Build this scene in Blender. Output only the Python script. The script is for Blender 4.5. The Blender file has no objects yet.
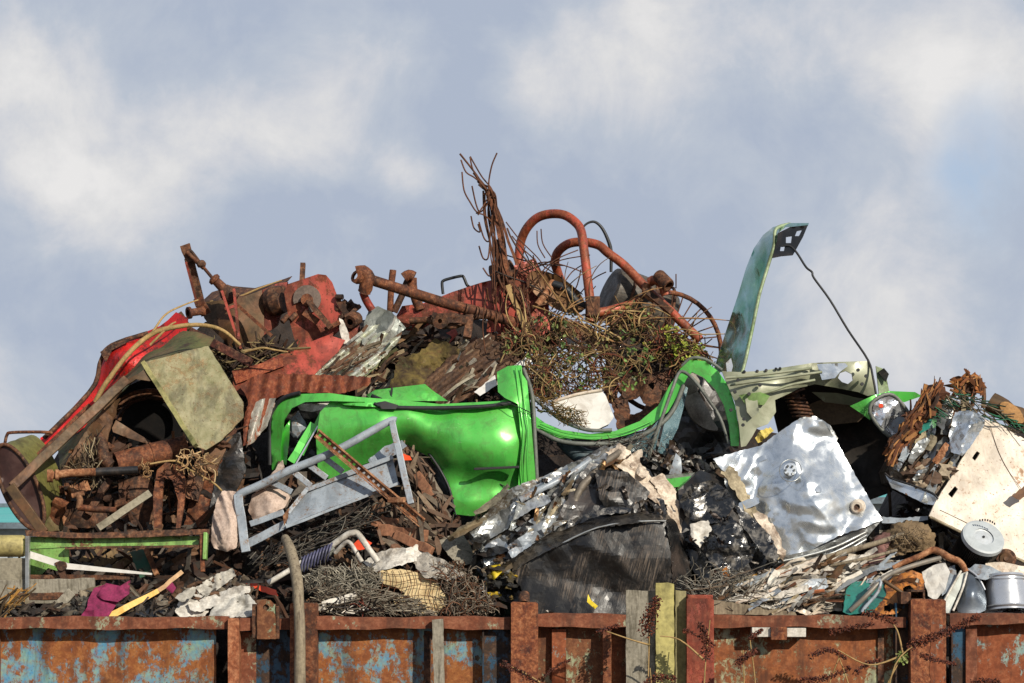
import bpy, math, random
from mathutils import Vector, Matrix, noise
from mathutils.geometry import delaunay_2d_cdt, intersect_point_tri_2d
R=math.radians
scene=bpy.context.scene
COL=scene.collection
# ---------------------------------------------------------------- camera model
F=2498.0; D=20.0; CZ=2.5; HY=560.0
def P(px,py,y=0.0):
    s=(D+y)/F
    return Vector(((px-512)*s, y, CZ+(HY-py)*s))
cd=bpy.data.cameras.new("camera"); cam=bpy.data.objects.new("camera",cd); COL.objects.link(cam)
cam.location=(0,-D,CZ); cam.rotation_euler=(R(90),0,0)
cd.sensor_width=36; cd.lens=F/1024*36; cd.shift_y=(HY-341.5)/1024; cd.clip_end=3000; cd.clip_start=.1
scene.camera=cam
scene.view_settings.view_transform='Standard'; scene.view_settings.look='None'; scene.view_settings.exposure=0
# ---------------------------------------------------------------- colour
def lin(c): return c/12.92 if c<=.04045 else ((c+.055)/1.055)**2.4
def C(h,f=1.0):
    h=h.lstrip('#'); return tuple(lin(int(h[i:i+2],16)/255)*f for i in (0,2,4))+(1,)
# ---------------------------------------------------------------- materials
def newmat(name):
    m=bpy.data.materials.new(name); m.use_nodes=True; nt=m.node_tree; nt.nodes.clear()
    o=nt.nodes.new('ShaderNodeOutputMaterial'); b=nt.nodes.new('ShaderNodeBsdfPrincipled')
    nt.links.new(b.outputs[0],o.inputs[0]); return m,nt,b
def N(nt,t,**kw):
    n=nt.nodes.new(t)
    for k,v in kw.items():
        if k in n.inputs: n.inputs[k].default_value=v
        else: setattr(n,k,v)
    return n
def coords(nt,kind='Object'):
    tc=nt.nodes.new('ShaderNodeTexCoord'); oi=nt.nodes.new('ShaderNodeObjectInfo')
    ad=nt.nodes.new('ShaderNodeVectorMath'); ad.operation='ADD'
    sc=nt.nodes.new('ShaderNodeMath'); sc.operation='MULTIPLY'; sc.inputs[1].default_value=37.0
    nt.links.new(oi.outputs['Random'],sc.inputs[0]); nt.links.new(tc.outputs[kind],ad.inputs[0]); nt.links.new(sc.outputs[0],ad.inputs[1])
    return ad.outputs[0]
def nz(nt,vec,scale,detail=6,rough=.6,dist=0.0,stretch=None):
    if stretch:
        mp=nt.nodes.new('ShaderNodeMapping'); mp.inputs['Scale'].default_value=stretch; nt.links.new(vec,mp.inputs[0]); vec=mp.outputs[0]
    n=N(nt,'ShaderNodeTexNoise',Scale=scale,Detail=detail,Roughness=rough,Distortion=dist); nt.links.new(vec,n.inputs['Vector']); return n.outputs['Fac']
def ramp(nt,fac,stops):
    r=nt.nodes.new('ShaderNodeValToRGB'); nt.links.new(fac,r.inputs[0]); e=r.color_ramp.elements
    while len(e)<len(stops): e.new(.5)
    for i,(p,c) in enumerate(stops): e[i].position=p; e[i].color=c if len(c)==4 else (*c,1)
    return r.outputs['Color']
def mixc(nt,fac,a,b,mode='MIX'):
    m=nt.nodes.new('ShaderNodeMix'); m.data_type='RGBA'; m.blend_type=mode
    for s,v in ((0,fac),(6,a),(7,b)):
        if isinstance(v,(float,int)): m.inputs[s].default_value=v
        elif isinstance(v,tuple): m.inputs[s].default_value=v
        else: nt.links.new(v,m.inputs[s])
    return m.outputs[2]
def mrange(nt,v,a,b,c=0.0,d=1.0,smooth=False):
    m=nt.nodes.new('ShaderNodeMapRange'); nt.links.new(v,m.inputs[0])
    if smooth: m.interpolation_type='SMOOTHSTEP'
    for i,x in zip((1,2,3,4),(a,b,c,d)): m.inputs[i].default_value=x
    return m.outputs[0]
def bump(nt,b,h,strength,dist=.01):
    n=N(nt,'ShaderNodeBump',Strength=strength,Distance=dist); nt.links.new(h,n.inputs['Height']); nt.links.new(n.outputs[0],b.inputs['Normal'])
def simple(name,cols,scale=8,rough=.7,metal=0.0,bs=.5,bd=.006,detail=8,dirt=.5,dirtcol='#2a211a',stretch=None,coat=0.0,rvar=.15,dscale=5,dthr=.56):
    """layered noise colour, dirt in patches, rough variation, bump"""
    m,nt,b=newmat(name); v=coords(nt)
    n1=nz(nt,v,scale,detail,.65,.3,stretch); k=len(cols)
    stops=[(.32+.36*i/max(1,k-1),C(c)) for i,c in enumerate(cols)] if k>1 else [(0,C(cols[0])),(1,C(cols[0],.8))]
    c=ramp(nt,n1,stops)
    n2=nz(nt,v,dscale,9,.7,.6)
    dm=mrange(nt,n2,dthr-.08,dthr+.1,0,dirt)
    c=mixc(nt,dm,c,C(dirtcol))
    n3=nz(nt,v,scale*9,4,.6)
    c=mixc(nt,mrange(nt,n3,.3,.7,0,.35),c,(0,0,0,1),'MULTIPLY') if rough>.5 else c
    nt.links.new(c,b.inputs['Base Color'])
    rr=mrange(nt,n2,.35,.65,max(.05,rough-rvar),min(1,rough+rvar)); nt.links.new(rr,b.inputs['Roughness'])
    if metal:
        mm=mrange(nt,dm,0,1,metal,metal*.3); nt.links.new(mm,b.inputs['Metallic'])
    b.inputs['Coat Weight'].default_value=coat; b.inputs['Coat Roughness'].default_value=.08
    hh=mixc(nt,.5,n1,n3); bump(nt,b,hh,bs,bd)
    return m
def rusty(name,rust=('#2e1509','#6e3314','#a4562a'),paint=None,paint2=None,amt=.5,scale=4,streak=True,metal=.15,rough=.8,bd=.008,pal_dirt=.3,sharp=.03):
    m,nt,b=newmat(name); v=coords(nt)
    n1=nz(nt,v,scale*2.2,10,.7,.5); n2=nz(nt,v,scale,12,.72,.9)
    n4=nz(nt,v,scale*14,5,.7)
    cr=ramp(nt,n1,[(.36,C(rust[0])),(.46,C(rust[1])),(.56,C(rust[2])),(.66,C(rust[1],.8)),(.74,C(rust[0]))])
    n7=nz(nt,v,scale*5.5,8,.75,.3); cr=mixc(nt,mrange(nt,n7,.44,.6,0,.6),cr,C(rust[0],1.2)); cr=mixc(nt,mrange(nt,n7,.5,.36,0,.35),cr,C('#b08a68'))
    cr=mixc(nt,mrange(nt,n4,.35,.65,0,.55),cr,C(rust[0]))
    h=n1
    if paint:
        n5=nz(nt,v,scale*3.1,9,.7,.2); pc=ramp(nt,n5,[(.35,C(paint)),(.65,C(paint2 or paint))])
        na=nz(nt,v,scale*.8,10,.7,.25,(1,1,.8) if streak else None); nb=nz(nt,v,scale*4.5,10,.75,.2,(1,1,.7) if streak else None)
        nn=mrange(nt,mixc(nt,.42,na,nb),.3,.7,.3,.7)
        msk=mrange(nt,nn,amt-sharp*.5,amt+sharp*.5)
        # fine scratches in the paint edge
        msk2=mrange(nt,n4,.62,.66); mx=nt.nodes.new('ShaderNodeMath'); mx.operation='MAXIMUM'; nt.links.new(msk,mx.inputs[0]); nt.links.new(msk2,mx.inputs[1])
        c=mixc(nt,mx.outputs[0],pc,cr)
        halo=mrange(nt,nn,amt-.07,amt+.005,0,.4); c=mixc(nt,halo,c,C(rust[1]))
        h=mixc(nt,.6,mx.outputs[0],n1)
        rr=mrange(nt,mx.outputs[0],0,1,.42,rough); nt.links.new(rr,b.inputs['Roughness'])
    else:
        c=cr; b.inputs['Roughness'].default_value=rough
    if pal_dirt:
        n6=nz(nt,v,1.7,8,.7,.5,(3.5,3.5,.6)); c=mixc(nt,mrange(nt,n6,.48,.6,0,pal_dirt+.15),c,C('#1c130d'))
    nt.links.new(c,b.inputs['Base Color']); b.inputs['Metallic'].default_value=metal
    bump(nt,b,h,.7,bd)
    return m
def vmat(name,rough=.7,metal=0.0,bd=.004,scale=30,dirt=.45,coat=0.0,trans=0.0):
    m,nt,b=newmat(name); v=coords(nt); a=nt.nodes.new('ShaderNodeVertexColor'); a.layer_name='Col'
    n=nz(nt,v,scale,8,.7,.4); n2=nz(nt,v,scale*.22,8,.7,.8)
    c=mixc(nt,mrange(nt,n,.3,.7,0,.5),a.outputs['Color'],C('#3a2c20'),'MULTIPLY')
    c=mixc(nt,mrange(nt,n2,.52,.64,0,dirt),c,C('#4a2c18'))
    nt.links.new(c,b.inputs['Base Color']); nt.links.new(mrange(nt,n2,.35,.65,rough-.12,min(1,rough+.15)),b.inputs['Roughness'])
    if metal: nt.links.new(mrange(nt,n2,.5,.64,metal,metal*.25),b.inputs['Metallic'])
    b.inputs['Coat Weight'].default_value=coat
    if bd: bump(nt,b,n,.6,bd)
    return m
# ---------------------------------------------------------------- mesh builder
def tri(u): return abs((u%2)-1)
def _h(i,j,s):
    n=(i*374761393+j*668265263+s*2147483647)&0xffffffff; n=((n^(n>>13))*1274126177)&0xffffffff; n^=n>>16
    return (n&0xffff)/32767.5-1
def lat(u,v,s):
    """height of a sheet folded along the edges of a triangle lattice"""
    i=math.floor(u); j=math.floor(v); a=u-i; b=v-j
    if a>b: return (1-a)*_h(i,j,s)+(a-b)*_h(i+1,j,s)+b*_h(i+1,j+1,s)
    return (1-b)*_h(i,j,s)+(b-a)*_h(i,j+1,s)+a*_h(i+1,j+1,s)
def foldf(x,z,amp,freq,seed):
    w=noise.noise(Vector((x*freq*.7+seed,z*freq*.7,seed*1.7)))*.35/freq
    w2=noise.noise(Vector((x*freq*.7-seed,seed*.7,z*freq*.7)))*.35/freq
    x+=w; z+=w2; f=freq*1.7; a=amp*.95; v=0
    for k in range(3):
        an=seed*1.3+k*1.1; c_,s_=math.cos(an),math.sin(an)
        u=(x*c_+z*s_)*f; q=(-x*s_+z*c_)*f*(.62 if k<2 else 1.1)
        v+=a*lat(u+31.7,q+17.3,seed*5+k); f*=2.05; a*=.45 if k==0 else .25
    return v
def nzf(x,z,freq,seed): return noise.noise(Vector((x*freq,seed*3.3,z*freq)))
def catmull(pts,n=6,closed=False):
    out=[]; L=len(pts)
    if L<3 and not closed: return list(pts)
    rng=range(L if closed else L-1)
    for i in rng:
        g=lambda j: pts[j%L] if closed else pts[max(0,min(L-1,j))]
        p0,p1,p2,p3=g(i-1),g(i),g(i+1),g(i+2)
        for k in range(n):
            t=k/n
            out.append(tuple(.5*((2*b)+(-a+c)*t+(2*a-5*b+4*c-d)*t*t+(-a+3*b-3*c+d)*t**3) for a,b,c,d in zip(p0,p1,p2,p3)))
    if not closed: out.append(tuple(pts[-1]))
    return out
def inpoly(x,y,poly):
    ins=False; j=len(poly)-1
    for i in range(len(poly)):
        xi,yi=poly[i][0],poly[i][1]; xj,yj=poly[j][0],poly[j][1]
        if (yi>y)!=(yj>y) and x<(xj-xi)*(y-yi)/(yj-yi)+xi: ins=not ins
        j=i
    return ins
def segd(x,y,a,b):
    dx,dy=b[0]-a[0],b[1]-a[1]; L=dx*dx+dy*dy
    t=0 if L==0 else max(0,min(1,((x-a[0])*dx+(y-a[1])*dy)/L))
    return math.hypot(x-a[0]-t*dx,y-a[1]-t*dy)
def depthfn(ctrl):
    """smooth (thin plate) depth surface through scattered (px, py, depth) points"""
    import numpy as np
    P0={}
    for c in ctrl: P0[(round(c[0],1),round(c[1],1))]=c[2]
    pts=list(P0.items()); X=np.array([p[0] for p in pts],float)/50; b=np.array([p[1] for p in pts],float); n=len(b); lo=X.mean(0); X=X-lo
    def phi(r2): return .5*r2*np.log(r2+1e-9)
    K=phi(((X[:,None,:]-X[None,:,:])**2).sum(-1))+np.eye(n)*.02
    Pm=np.hstack([X,np.ones((n,1))]); M=np.zeros((n+3,n+3)); M[:n,:n]=K; M[:n,n:]=Pm; M[n:,:n]=Pm.T; M[n:,n:]-=np.eye(3)*1e-4
    s=np.linalg.solve(M,np.concatenate([b,[0,0,0]])); w=s[:n]; c=s[n:]; lob,hib=b.min()-.15,b.max()+.15
    def f(x,y):
        px=x/50-lo[0]; py=y/50-lo[1]; r2=(X[:,0]-px)**2+(X[:,1]-py)**2
        return float(min(hib,max(lob,c[0]*px+c[1]*py+c[2]+(w*phi(r2)).sum())))
    return f
class MB:
    def __init__(s): s.v=[]; s.f=[]; s.sm=[]; s.mi=[]; s.col=[]; s.cur=0; s.c=(1,1,1,1)
    def add(s,vs,fs,smooth=False):
        o=len(s.v); s.v+= [tuple(v) for v in vs]
        for f in fs: s.f.append(tuple(o+i for i in f)); s.sm.append(smooth); s.mi.append(s.cur); s.col.append(s.c)
        return o
    # box from 8 corners given frame
    def obox(s,c,ax,ay,az):
        c=Vector(c); vs=[c+ax*i+ay*j+az*k for i in(-1,1) for j in(-1,1) for k in(-1,1)]
        s.add(vs,[(0,1,3,2),(4,6,7,5),(0,4,5,1),(2,3,7,6),(0,2,6,4),(1,5,7,3)])
    def box(s,x0,y0,x1,y1,ya,yb):
        """pixel rectangle at depth ya, running straight back to yb"""
        a=P(x0,y0,ya); b=P(x1,y1,ya)
        s.obox(((a.x+b.x)/2,(ya+yb)/2,(a.z+b.z)/2),Vector((abs(b.x-a.x)/2,0,0)),Vector((0,(yb-ya)/2,0)),Vector((0,0,abs(a.z-b.z)/2)))
    def bar(s,a,b,w,t,n=None,wob=0,seg=1,taper=1.0,seed=0):
        """bar between px points a,b; w width across, t thickness along n (default toward camera)"""
        A=P(*a); B=P(*b); d=(B-A).normalized(); n=Vector(n or (0,-1,0)); side=d.cross(n).normalized(); n=side.cross(d).normalized()
        rnd=random.Random(seed); rings=[]
        for i in range(seg+1):
            k=i/seg; c=A.lerp(B,k)
            if wob and 0<i<seg: c=c+side*rnd.uniform(-wob,wob)+n*rnd.uniform(-wob,wob)
            ww=w/2*(1+(taper-1)*k); tt=t/2
            rings.append([c+side*ww*i1+n*tt*j1 for i1,j1 in((-1,-1),(1,-1),(1,1),(-1,1))])
        vs=[v for r in rings for v in r]; fs=[(3,2,1,0)]
        for i in range(seg):
            o=i*4
            for k in range(4): fs.append((o+k,o+(k+1)%4,o+4+(k+1)%4,o+4+k))
        o=seg*4; fs.append((o,o+1,o+2,o+3)); s.add(vs,fs)
    def tube(s,pts,r,seg=8,smooth=0,closed=False,world=False,cap=True,jit=0,seed=0):
        if smooth: pts=catmull(pts,smooth,closed)
        W=[Vector(p) if world else P(*p[:3]) for p in pts]
        n=len(W); rs=r if isinstance(r,(list,tuple)) else None
        if rs and len(rs)!=n: rs=[rs[min(len(rs)-1,int(i/(n-1)*(len(rs)-1)))]*(1-((i/(n-1)*(len(rs)-1))%1))+rs[min(len(rs)-1,int(i/(n-1)*(len(rs)-1))+1)]*((i/(n-1)*(len(rs)-1))%1) for i in range(n)]
        rnd=random.Random(seed); vs=[]; up=None
        for i,c in enumerate(W):
            t=(W[(i+1)%n]-W[i-1]) if closed else (W[min(n-1,i+1)]-W[max(0,i-1)])
            if t.length<1e-9: t=Vector((0,0,1))
            t.normalize()
            if up is None:
                up=Vector((0,-1,0)) if abs(t.y)<.9 else Vector((0,0,1))
            sd=t.cross(up).normalized(); up=sd.cross(t).normalized()
            rr=rs[i] if rs else r
            for k in range(seg):
                a=2*math.pi*k/seg; q=rr*(1+rnd.uniform(-jit,jit))
                vs.append(c+sd*math.cos(a)*q+up*math.sin(a)*q)
        fs=[]
        for i in range(n if closed else n-1):
            o=i*seg; o2=((i+1)%n)*seg
            for k in range(seg): fs.append((o+k,o+(k+1)%seg,o2+(k+1)%seg,o2+k))
        o=s.add(vs,fs,True)
        if cap and not closed:
            s.add(vs[:seg],[tuple(range(seg))[::-1]]); s.add(vs[-seg:],[tuple(range(seg))])
    def rings(s,a,b,prof,seg=24,world=False):
        """lathe about axis a->b: prof list of (t along axis 0..1, radius m)"""
        A=Vector(a) if world else P(*a); B=Vector(b) if world else P(*b); d=(B-A); dn=d.normalized()
        u=dn.orthogonal().normalized(); w=dn.cross(u)
        for (t0,r0),(t1,r1) in zip(prof,prof[1:]):
            vs=[]
            for t,r in((t0,r0),(t1,r1)):
                for k in range(seg):
                    an=2*math.pi*k/seg; vs.append(A+d*t+u*math.cos(an)*r+w*math.sin(an)*r)
            s.add(vs,[(k,(k+1)%seg,seg+(k+1)%seg,seg+k) for k in range(seg)],True)
    def disc(s,c,nrm,r,t,seg=28,world=False):
        c=Vector(c) if world else P(*c); nrm=Vector(nrm).normalized()
        s.rings(c-nrm*t/2,c+nrm*t/2,[(0,0.001),(0,r*.98),(.08,r),(.92,r),(1,r*.98),(1,.001)],seg,True)
    def skin(s,outline,sp=5,ctrl=(),thick=.01,fold=(0,0),nz_=(0,0),seed=0,holes=(),smooth=0,wave=None,sm=True,edge=0,fold2=None,wr=None):
        if smooth: outline=catmull(outline,smooth,True)
        if fold[0]>=.035 and not wr and sm!='smooth': sm=False
        sm=bool(sm)
        yf=depthfn(list(outline)+list(ctrl)); rnd=random.Random(seed+11)
        def resamp(pl):
            out=[]
            for a,b in zip(pl,pl[1:]+pl[:1]):
                L=math.hypot(b[0]-a[0],b[1]-a[1]); k=max(1,int(L/sp))
                for i in range(k):
                    t=i/k; e=edge if i>0 else 0
                    out.append((a[0]+(b[0]-a[0])*t+rnd.uniform(-e,e),a[1]+(b[1]-a[1])*t+rnd.uniform(-e,e)))
            return out
        ol=resamp([tuple(p) for p in outline]); hl=[resamp([tuple(p) for p in h]) for h in holes]
        x0=min(p[0] for p in ol);x1=max(p[0] for p in ol);y0=min(p[1] for p in ol);y1=max(p[1] for p in ol)
        pts=list(ol); edges=[(i,(i+1)%len(ol)) for i in range(len(ol))]
        for h in hl:
            o=len(pts); pts+=h; edges+=[(o+i,o+(i+1)%len(h)) for i in range(len(h))]
        segs=[(pts[a],pts[b]) for a,b in edges]
        y=y0+sp/2; row=0
        while y<y1:
            x=x0+sp/2+(row%2)*sp/2
            while x<x1:
                q=(x+rnd.uniform(-.2,.2)*sp,y+rnd.uniform(-.2,.2)*sp)
                if inpoly(q[0],q[1],ol) and not any(inpoly(q[0],q[1],h) for h in hl):
                    if all(abs(a[0]-q[0])>2*sp+abs(b[0]-a[0]) or segd(q[0],q[1],a,b)>sp*.4 for a,b in segs): pts.append(q)
                x+=sp
            y+=sp*.87; row+=1
        v2,e2,f2,_,_,_=delaunay_2d_cdt([Vector(p) for p in pts],edges,[],0,1e-5)
        F2=[]
        for f in f2:
            cx=sum(v2[i][0] for i in f)/3; cy=sum(v2[i][1] for i in f)/3
            if inpoly(cx,cy,ol) and not any(inpoly(cx,cy,h) for h in hl):
                a,b,c=[v2[i] for i in f[:3]]
                if (b[0]-a[0])*(c[1]-a[1])-(b[1]-a[1])*(c[0]-a[0])<0: f=list(f)[::-1]
                F2.append(tuple(f))
        V=[];Bk=[]
        for p in v2:
            xm,zm=p[0]*.008,p[1]*.008; dy=yf(p[0],p[1])
            if fold[0]: dy+=foldf(xm,zm,fold[0],fold[1],seed)
            if fold2: dy+=foldf(xm,zm,fold2[0],fold2[1],seed+3)
            if wr:
                a_,f_,an=wr; ca,sa=math.cos(an),math.sin(an); u_=(xm*ca+zm*sa)*f_*.35; q_=(-xm*sa+zm*ca)*f_
                q_+=1.6*noise.noise(Vector((xm*f_*.25,zm*f_*.25,seed))); u_+=.8*noise.noise(Vector((xm*f_*.3,seed,zm*f_*.3)))
                dy-=a_*((1-abs(noise.noise(Vector((u_,q_,seed*1.9))))*2.6)+.5*(1-abs(noise.noise(Vector((u_*2.1,q_*2.3,seed*2.9+5))))*2.6))
            if nz_[0]: dy+=nz_[0]*nzf(xm,zm,nz_[1],seed)
            if wave: dy+=wave[0]*math.sin((p[0]*math.cos(wave[2])+p[1]*math.sin(wave[2]))*2*math.pi/wave[1])
            V.append(P(p[0],p[1],dy)); q=V[-1].copy(); q.y+=thick; Bk.append(q)
        s.add(V,[f[::-1] for f in F2],sm) 
        s.add(Bk,F2,sm)
        cnt={}
        for f in F2:
            for i in range(3):
                a,b=f[i],f[(i+1)%3]; cnt[(a,b)]=1
        be=[(a,b) for (a,b) in cnt if (b,a) not in cnt]
        vs=[];fs=[]
        for a,b in be:
            o=len(vs); vs+=[V[a],V[b],Bk[b],Bk[a]]; fs.append((o,o+1,o+2,o+3))
        s.add(vs,fs)
        return yf
    def blob(s,c,r,seed=0,sub=2,amp=.3,fr=2,world=False,scale=(1,1,1),fold=0):
        c=Vector(c) if world else P(*c)
        import bmesh
        bm=bmesh.new(); bmesh.ops.create_icosphere(bm,subdivisions=sub,radius=1)
        vs=[]
        for v in bm.verts:
            d=v.co.copy(); k=1+amp*noise.noise(d*fr+Vector((seed*3.1,seed,0)))
            if fold: k+=fold*tri(d.x*2.1+d.z*3.3+seed+noise.noise(d*2))
            vs.append(c+Vector((d.x*r*scale[0]*k,d.y*r*scale[1]*k,d.z*r*scale[2]*k)))
        s.add(vs,[tuple(v.index for v in f.verts) for f in bm.faces],sub>2); bm.free()
    def shard(s,c,dirn,nrm,L,W,rnd,amp=.15,nu=4,nv=2,curl=.3):
        d=dirn.normalized(); sd=d.cross(nrm).normalized(); n=sd.cross(d)
        ph=rnd.uniform(0,6); k1=rnd.uniform(-curl,curl)*L; k2=rnd.uniform(-curl,curl)*W*1.5; vs=[]
        for i in range(nu+1):
            for j in range(nv+1):
                u=i/nu-.5; v=j/nv-.5
                h=k1*(u*u*4-.5)+k2*(v*v*4-.5)+amp*W*rnd.uniform(-1,1)
                vs.append(c+d*(u*L+rnd.uniform(-.08,.08)*W)+sd*(v*W*(1-.5*abs(u)*rnd.random())+rnd.uniform(-.1,.1)*W)+n*h)
        fs=[]
        for i in range(nu):
            for j in range(nv):
                a=i*(nv+1)+j; fs+= [(a,a+1,a+nv+2),(a,a+nv+2,a+nv+1)] if rnd.random()<.5 else [(a,a+1,a+nv+1),(a+1,a+nv+2,a+nv+1)]
        s.add(vs,fs,False)
    def build(s,name,mats,parent=None,bevel=0):
        me=bpy.data.meshes.new(name); me.from_pydata(s.v,[],s.f); me.validate(clean_customdata=False)
        if not isinstance(mats,(list,tuple)): mats=[mats]
        for m in mats: me.materials.append(m)
        if len(me.polygons)==len(s.f):
            me.polygons.foreach_set('use_smooth',s.sm); me.polygons.foreach_set('material_index',s.mi)
            ca=me.color_attributes.new('Col','FLOAT_COLOR','CORNER'); buf=[]
            for p,c in zip(me.polygons,s.col): buf+=list(c)*p.loop_total
            ca.data.foreach_set('color',buf)
        me.update()
        o=bpy.data.objects.new(name,me); COL.objects.link(o)
        if parent: o.parent=parent
        if bevel:
            b=o.modifiers.new('bevel','BEVEL'); b.width=bevel; b.segments=2; b.limit_method='ANGLE'
        return o
# ---------------------------------------------------------------- things
LABELS=set()
def base_of(objs):
    xs=[];ys=[];zs=[]
    for o in objs:
        for v in o.data.vertices: xs.append(v.co.x);ys.append(v.co.y);zs.append(v.co.z)
    return Vector(((min(xs)+max(xs))/2,(min(ys)+max(ys))/2,min(zs)))
def settags(o,label,cat,group=None,kind=None):
    if kind=='structure': o['kind']=kind
    if label: o['label']=label; o['category']=cat; assert label not in LABELS or group,label; LABELS.add(label)
    if group: o['group']=group
    if kind: o['kind']=kind
def one(name,label,cat,mb,mat,group=None,kind=None,bevel=0):
    o=mb.build(name,mat,bevel=bevel); b=base_of([o]); o.data.transform(Matrix.Translation(-b)); o.location=b
    settags(o,label,cat,group,kind); return o
class T:
    def __init__(s,name,label,cat,group=None,kind=None):
        s.e=bpy.data.objects.new(name,None); COL.objects.link(s.e); settags(s.e,label,cat,group,kind); s.ps=[]; s.e.empty_display_size=.1
    def part(s,name,mb,mat,parent=None,label=None,bevel=0,kind=None):
        o=mb.build(name,mat,parent or s.e,bevel=bevel); s.ps.append(o)
        if label: o['label']=label
        if kind: o['kind']=kind
        return o
    def done(s):
        b=base_of(s.ps); s.e.location=b
        for o in s.ps: o.data.transform(Matrix.Translation(-b))
        return s.e
def mk(f):
    m=MB(); f(m); return m
# random scatters; poly in px, yf depth function
def rpt(poly,rnd):
    x0=min(p[0] for p in poly);x1=max(p[0] for p in poly);y0=min(p[1] for p in poly);y1=max(p[1] for p in poly)
    while 1:
        x=rnd.uniform(x0,x1);y=rnd.uniform(y0,y1)
        if inpoly(x,y,poly): return x,y
def shards(mb,poly,n,L,W,pal,yf,ang=None,jit=.5,seed=0,tilt=.7,amp=.15,proud=.06,curl=.3,nu=4,nv=2):
    rnd=random.Random(seed)
    for i in range(n):
        x,y=rpt(poly,rnd); c=P(x,y,yf(x,y)-rnd.uniform(0,proud))
        a=(ang if ang is not None else rnd.uniform(0,3.14))+rnd.gauss(0,jit)
        d=Vector((math.cos(a),rnd.uniform(-.3,.3),math.sin(a)))
        nr=Vector((rnd.uniform(-tilt,tilt),-1,rnd.uniform(-tilt,tilt)+.25))
        mb.c=C(rnd.choice(pal),rnd.uniform(.65,1.05)); mb.shard(c,d,nr,rnd.uniform(*L),rnd.uniform(*W),rnd,amp,nu,nv,curl)
def wires(mb,poly,n_,L,r,pal,yf,seed=0,curl=.9,ang=None,jit=.6,depth=.12,seg=4,step=8):
    rnd=random.Random(seed)
    for i in range(int(n_*.62)):
        x,y=rpt(poly,rnd); a=(ang if ang is not None else rnd.uniform(0,6.28))+rnd.gauss(0,jit); el=rnd.uniform(-.5,.5)
        p=P(x,y,yf(x,y)-rnd.uniform(-.03,depth)); pts=[p]; st=rnd.uniform(*L)/step; da=rnd.gauss(0,curl)/step*2
        for k in range(step):
            a+=da+rnd.gauss(0,curl)/step; el=el*.7+rnd.gauss(0,.25)
            p=p+Vector((math.cos(a),el*.7,math.sin(a)))*st
            sc=(D+p.y)/F; qx=512+p.x/sc; qy=HY-(p.z-CZ)/sc
            if not inpoly(qx,qy,poly) and rnd.random()>.25 and len(pts)>1: break
            pts.append(p)
        mb.c=C(rnd.choice(pal),rnd.uniform(.6,1.1)); mb.tube(pts,rnd.uniform(*r),seg,world=True,cap=False)
def sticks(mb,poly,n,L,r,pal,yf,ang=None,jit=.5,seed=0,flat=False,depth=.1):
    rnd=random.Random(seed)
    for i in range(n):
        x,y=rpt(poly,rnd); a=(ang if ang is not None else rnd.uniform(0,3.14))+rnd.gauss(0,jit)
        c=P(x,y,yf(x,y)-rnd.uniform(-.02,depth)); l=rnd.uniform(*L)/2; d=Vector((math.cos(a),rnd.uniform(-.35,.35),math.sin(a))).normalized()
        mb.c=C(rnd.choice(pal),rnd.uniform(.6,1.1)); q=rnd.uniform(*r)
        if flat:
            sd=d.cross(Vector((rnd.uniform(-.6,.6),-1,rnd.uniform(-.5,.5)))).normalized(); nn=sd.cross(d); ww=q*rnd.uniform(.6,1.7); vs=[]; by=rnd.uniform(-.12,.12)*l; bz=rnd.uniform(-.12,.12)*l
            for j in range(5):
                u=j/2-1; k_=(1-.75*abs(u)**3*rnd.random())*rnd.uniform(.75,1.2); cc=c+d*l*(u+rnd.uniform(-.06,.06))+nn*by*u*u+sd*bz*u*u
                vs+=[cc+sd*ww*k_*a1*rnd.uniform(.8,1.1)+nn*q*.45*k_*b1 for a1,b1 in((-1,-1),(1,-1),(1,1),(-1,1))]
            fs=[(3,2,1,0),(16,17,18,19)]
            for j in range(4):
                o=j*4
                for m_ in range(4): fs.append((o+m_,o+(m_+1)%4,o+4+(m_+1)%4,o+4+m_))
            mb.add(vs,fs)
        else:
            m=c+Vector((rnd.uniform(-1,1),rnd.uniform(-1,1),rnd.uniform(-1,1)))*l*.08
            mb.tube([c-d*l,m,c+d*l],[q,q*.95,q*.7],6,world=True)
def chunks(mb,poly,n,r,pal,yf,seed=0,amp=.6,depth=.05):
    rnd=random.Random(seed)
    for i in range(n):
        x,y=rpt(poly,rnd); mb.c=C(rnd.choice(pal),rnd.uniform(.6,1.1))
        mb.blob(P(x,y,yf(x,y)-rnd.uniform(-.02,depth)),rnd.uniform(*r)*.85,seed*50+i,2,amp*1.4,2.2,True,(rnd.uniform(.6,1.6),rnd.uniform(.5,1),rnd.uniform(.4,1.1)),.25)

def layers(t,name,poly,n,L,W,ang,jit,yf,mats,seed,amp=.05,fr=4,proud=.1,tilt=.12,parent=None,sp=3):
    """overlapping crumpled sheet strips, each its own part"""
    rnd=random.Random(seed)
    for i in range(n):
        x,y=rpt(poly,rnd); a=ang+rnd.gauss(0,jit); l=rnd.uniform(*L)/2; w_=rnd.uniform(*W)/2; k=max(2,int(l/5)); up=[];dn=[]
        g=rnd.uniform(-tilt,tilt); bend=rnd.uniform(-.15,.15)*l
        for j in range(k+1):
            u=(j/k*2-1); ww=w_*(1-.35*abs(u)**2)*rnd.uniform(.75,1.2); b_=bend*u*u
            for lst,sgn in((up,-1),(dn,1)):
                X=x+math.cos(a)*u*l-math.sin(a)*(sgn*ww+b_); Y=y+math.sin(a)*u*l+math.cos(a)*(sgn*ww+b_)
                lst.append((X,Y,yf(x+(X-x)*.8,y+(Y-y)*.8)-proud*(i/n)-.02+g*sgn))
        m_=MB(); m_.skin(up+dn[::-1],sp,thick=.01,fold=(amp,fr),seed=seed*31+i,edge=.7); t.part(name,m_,rnd.choice(mats),parent)
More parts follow.
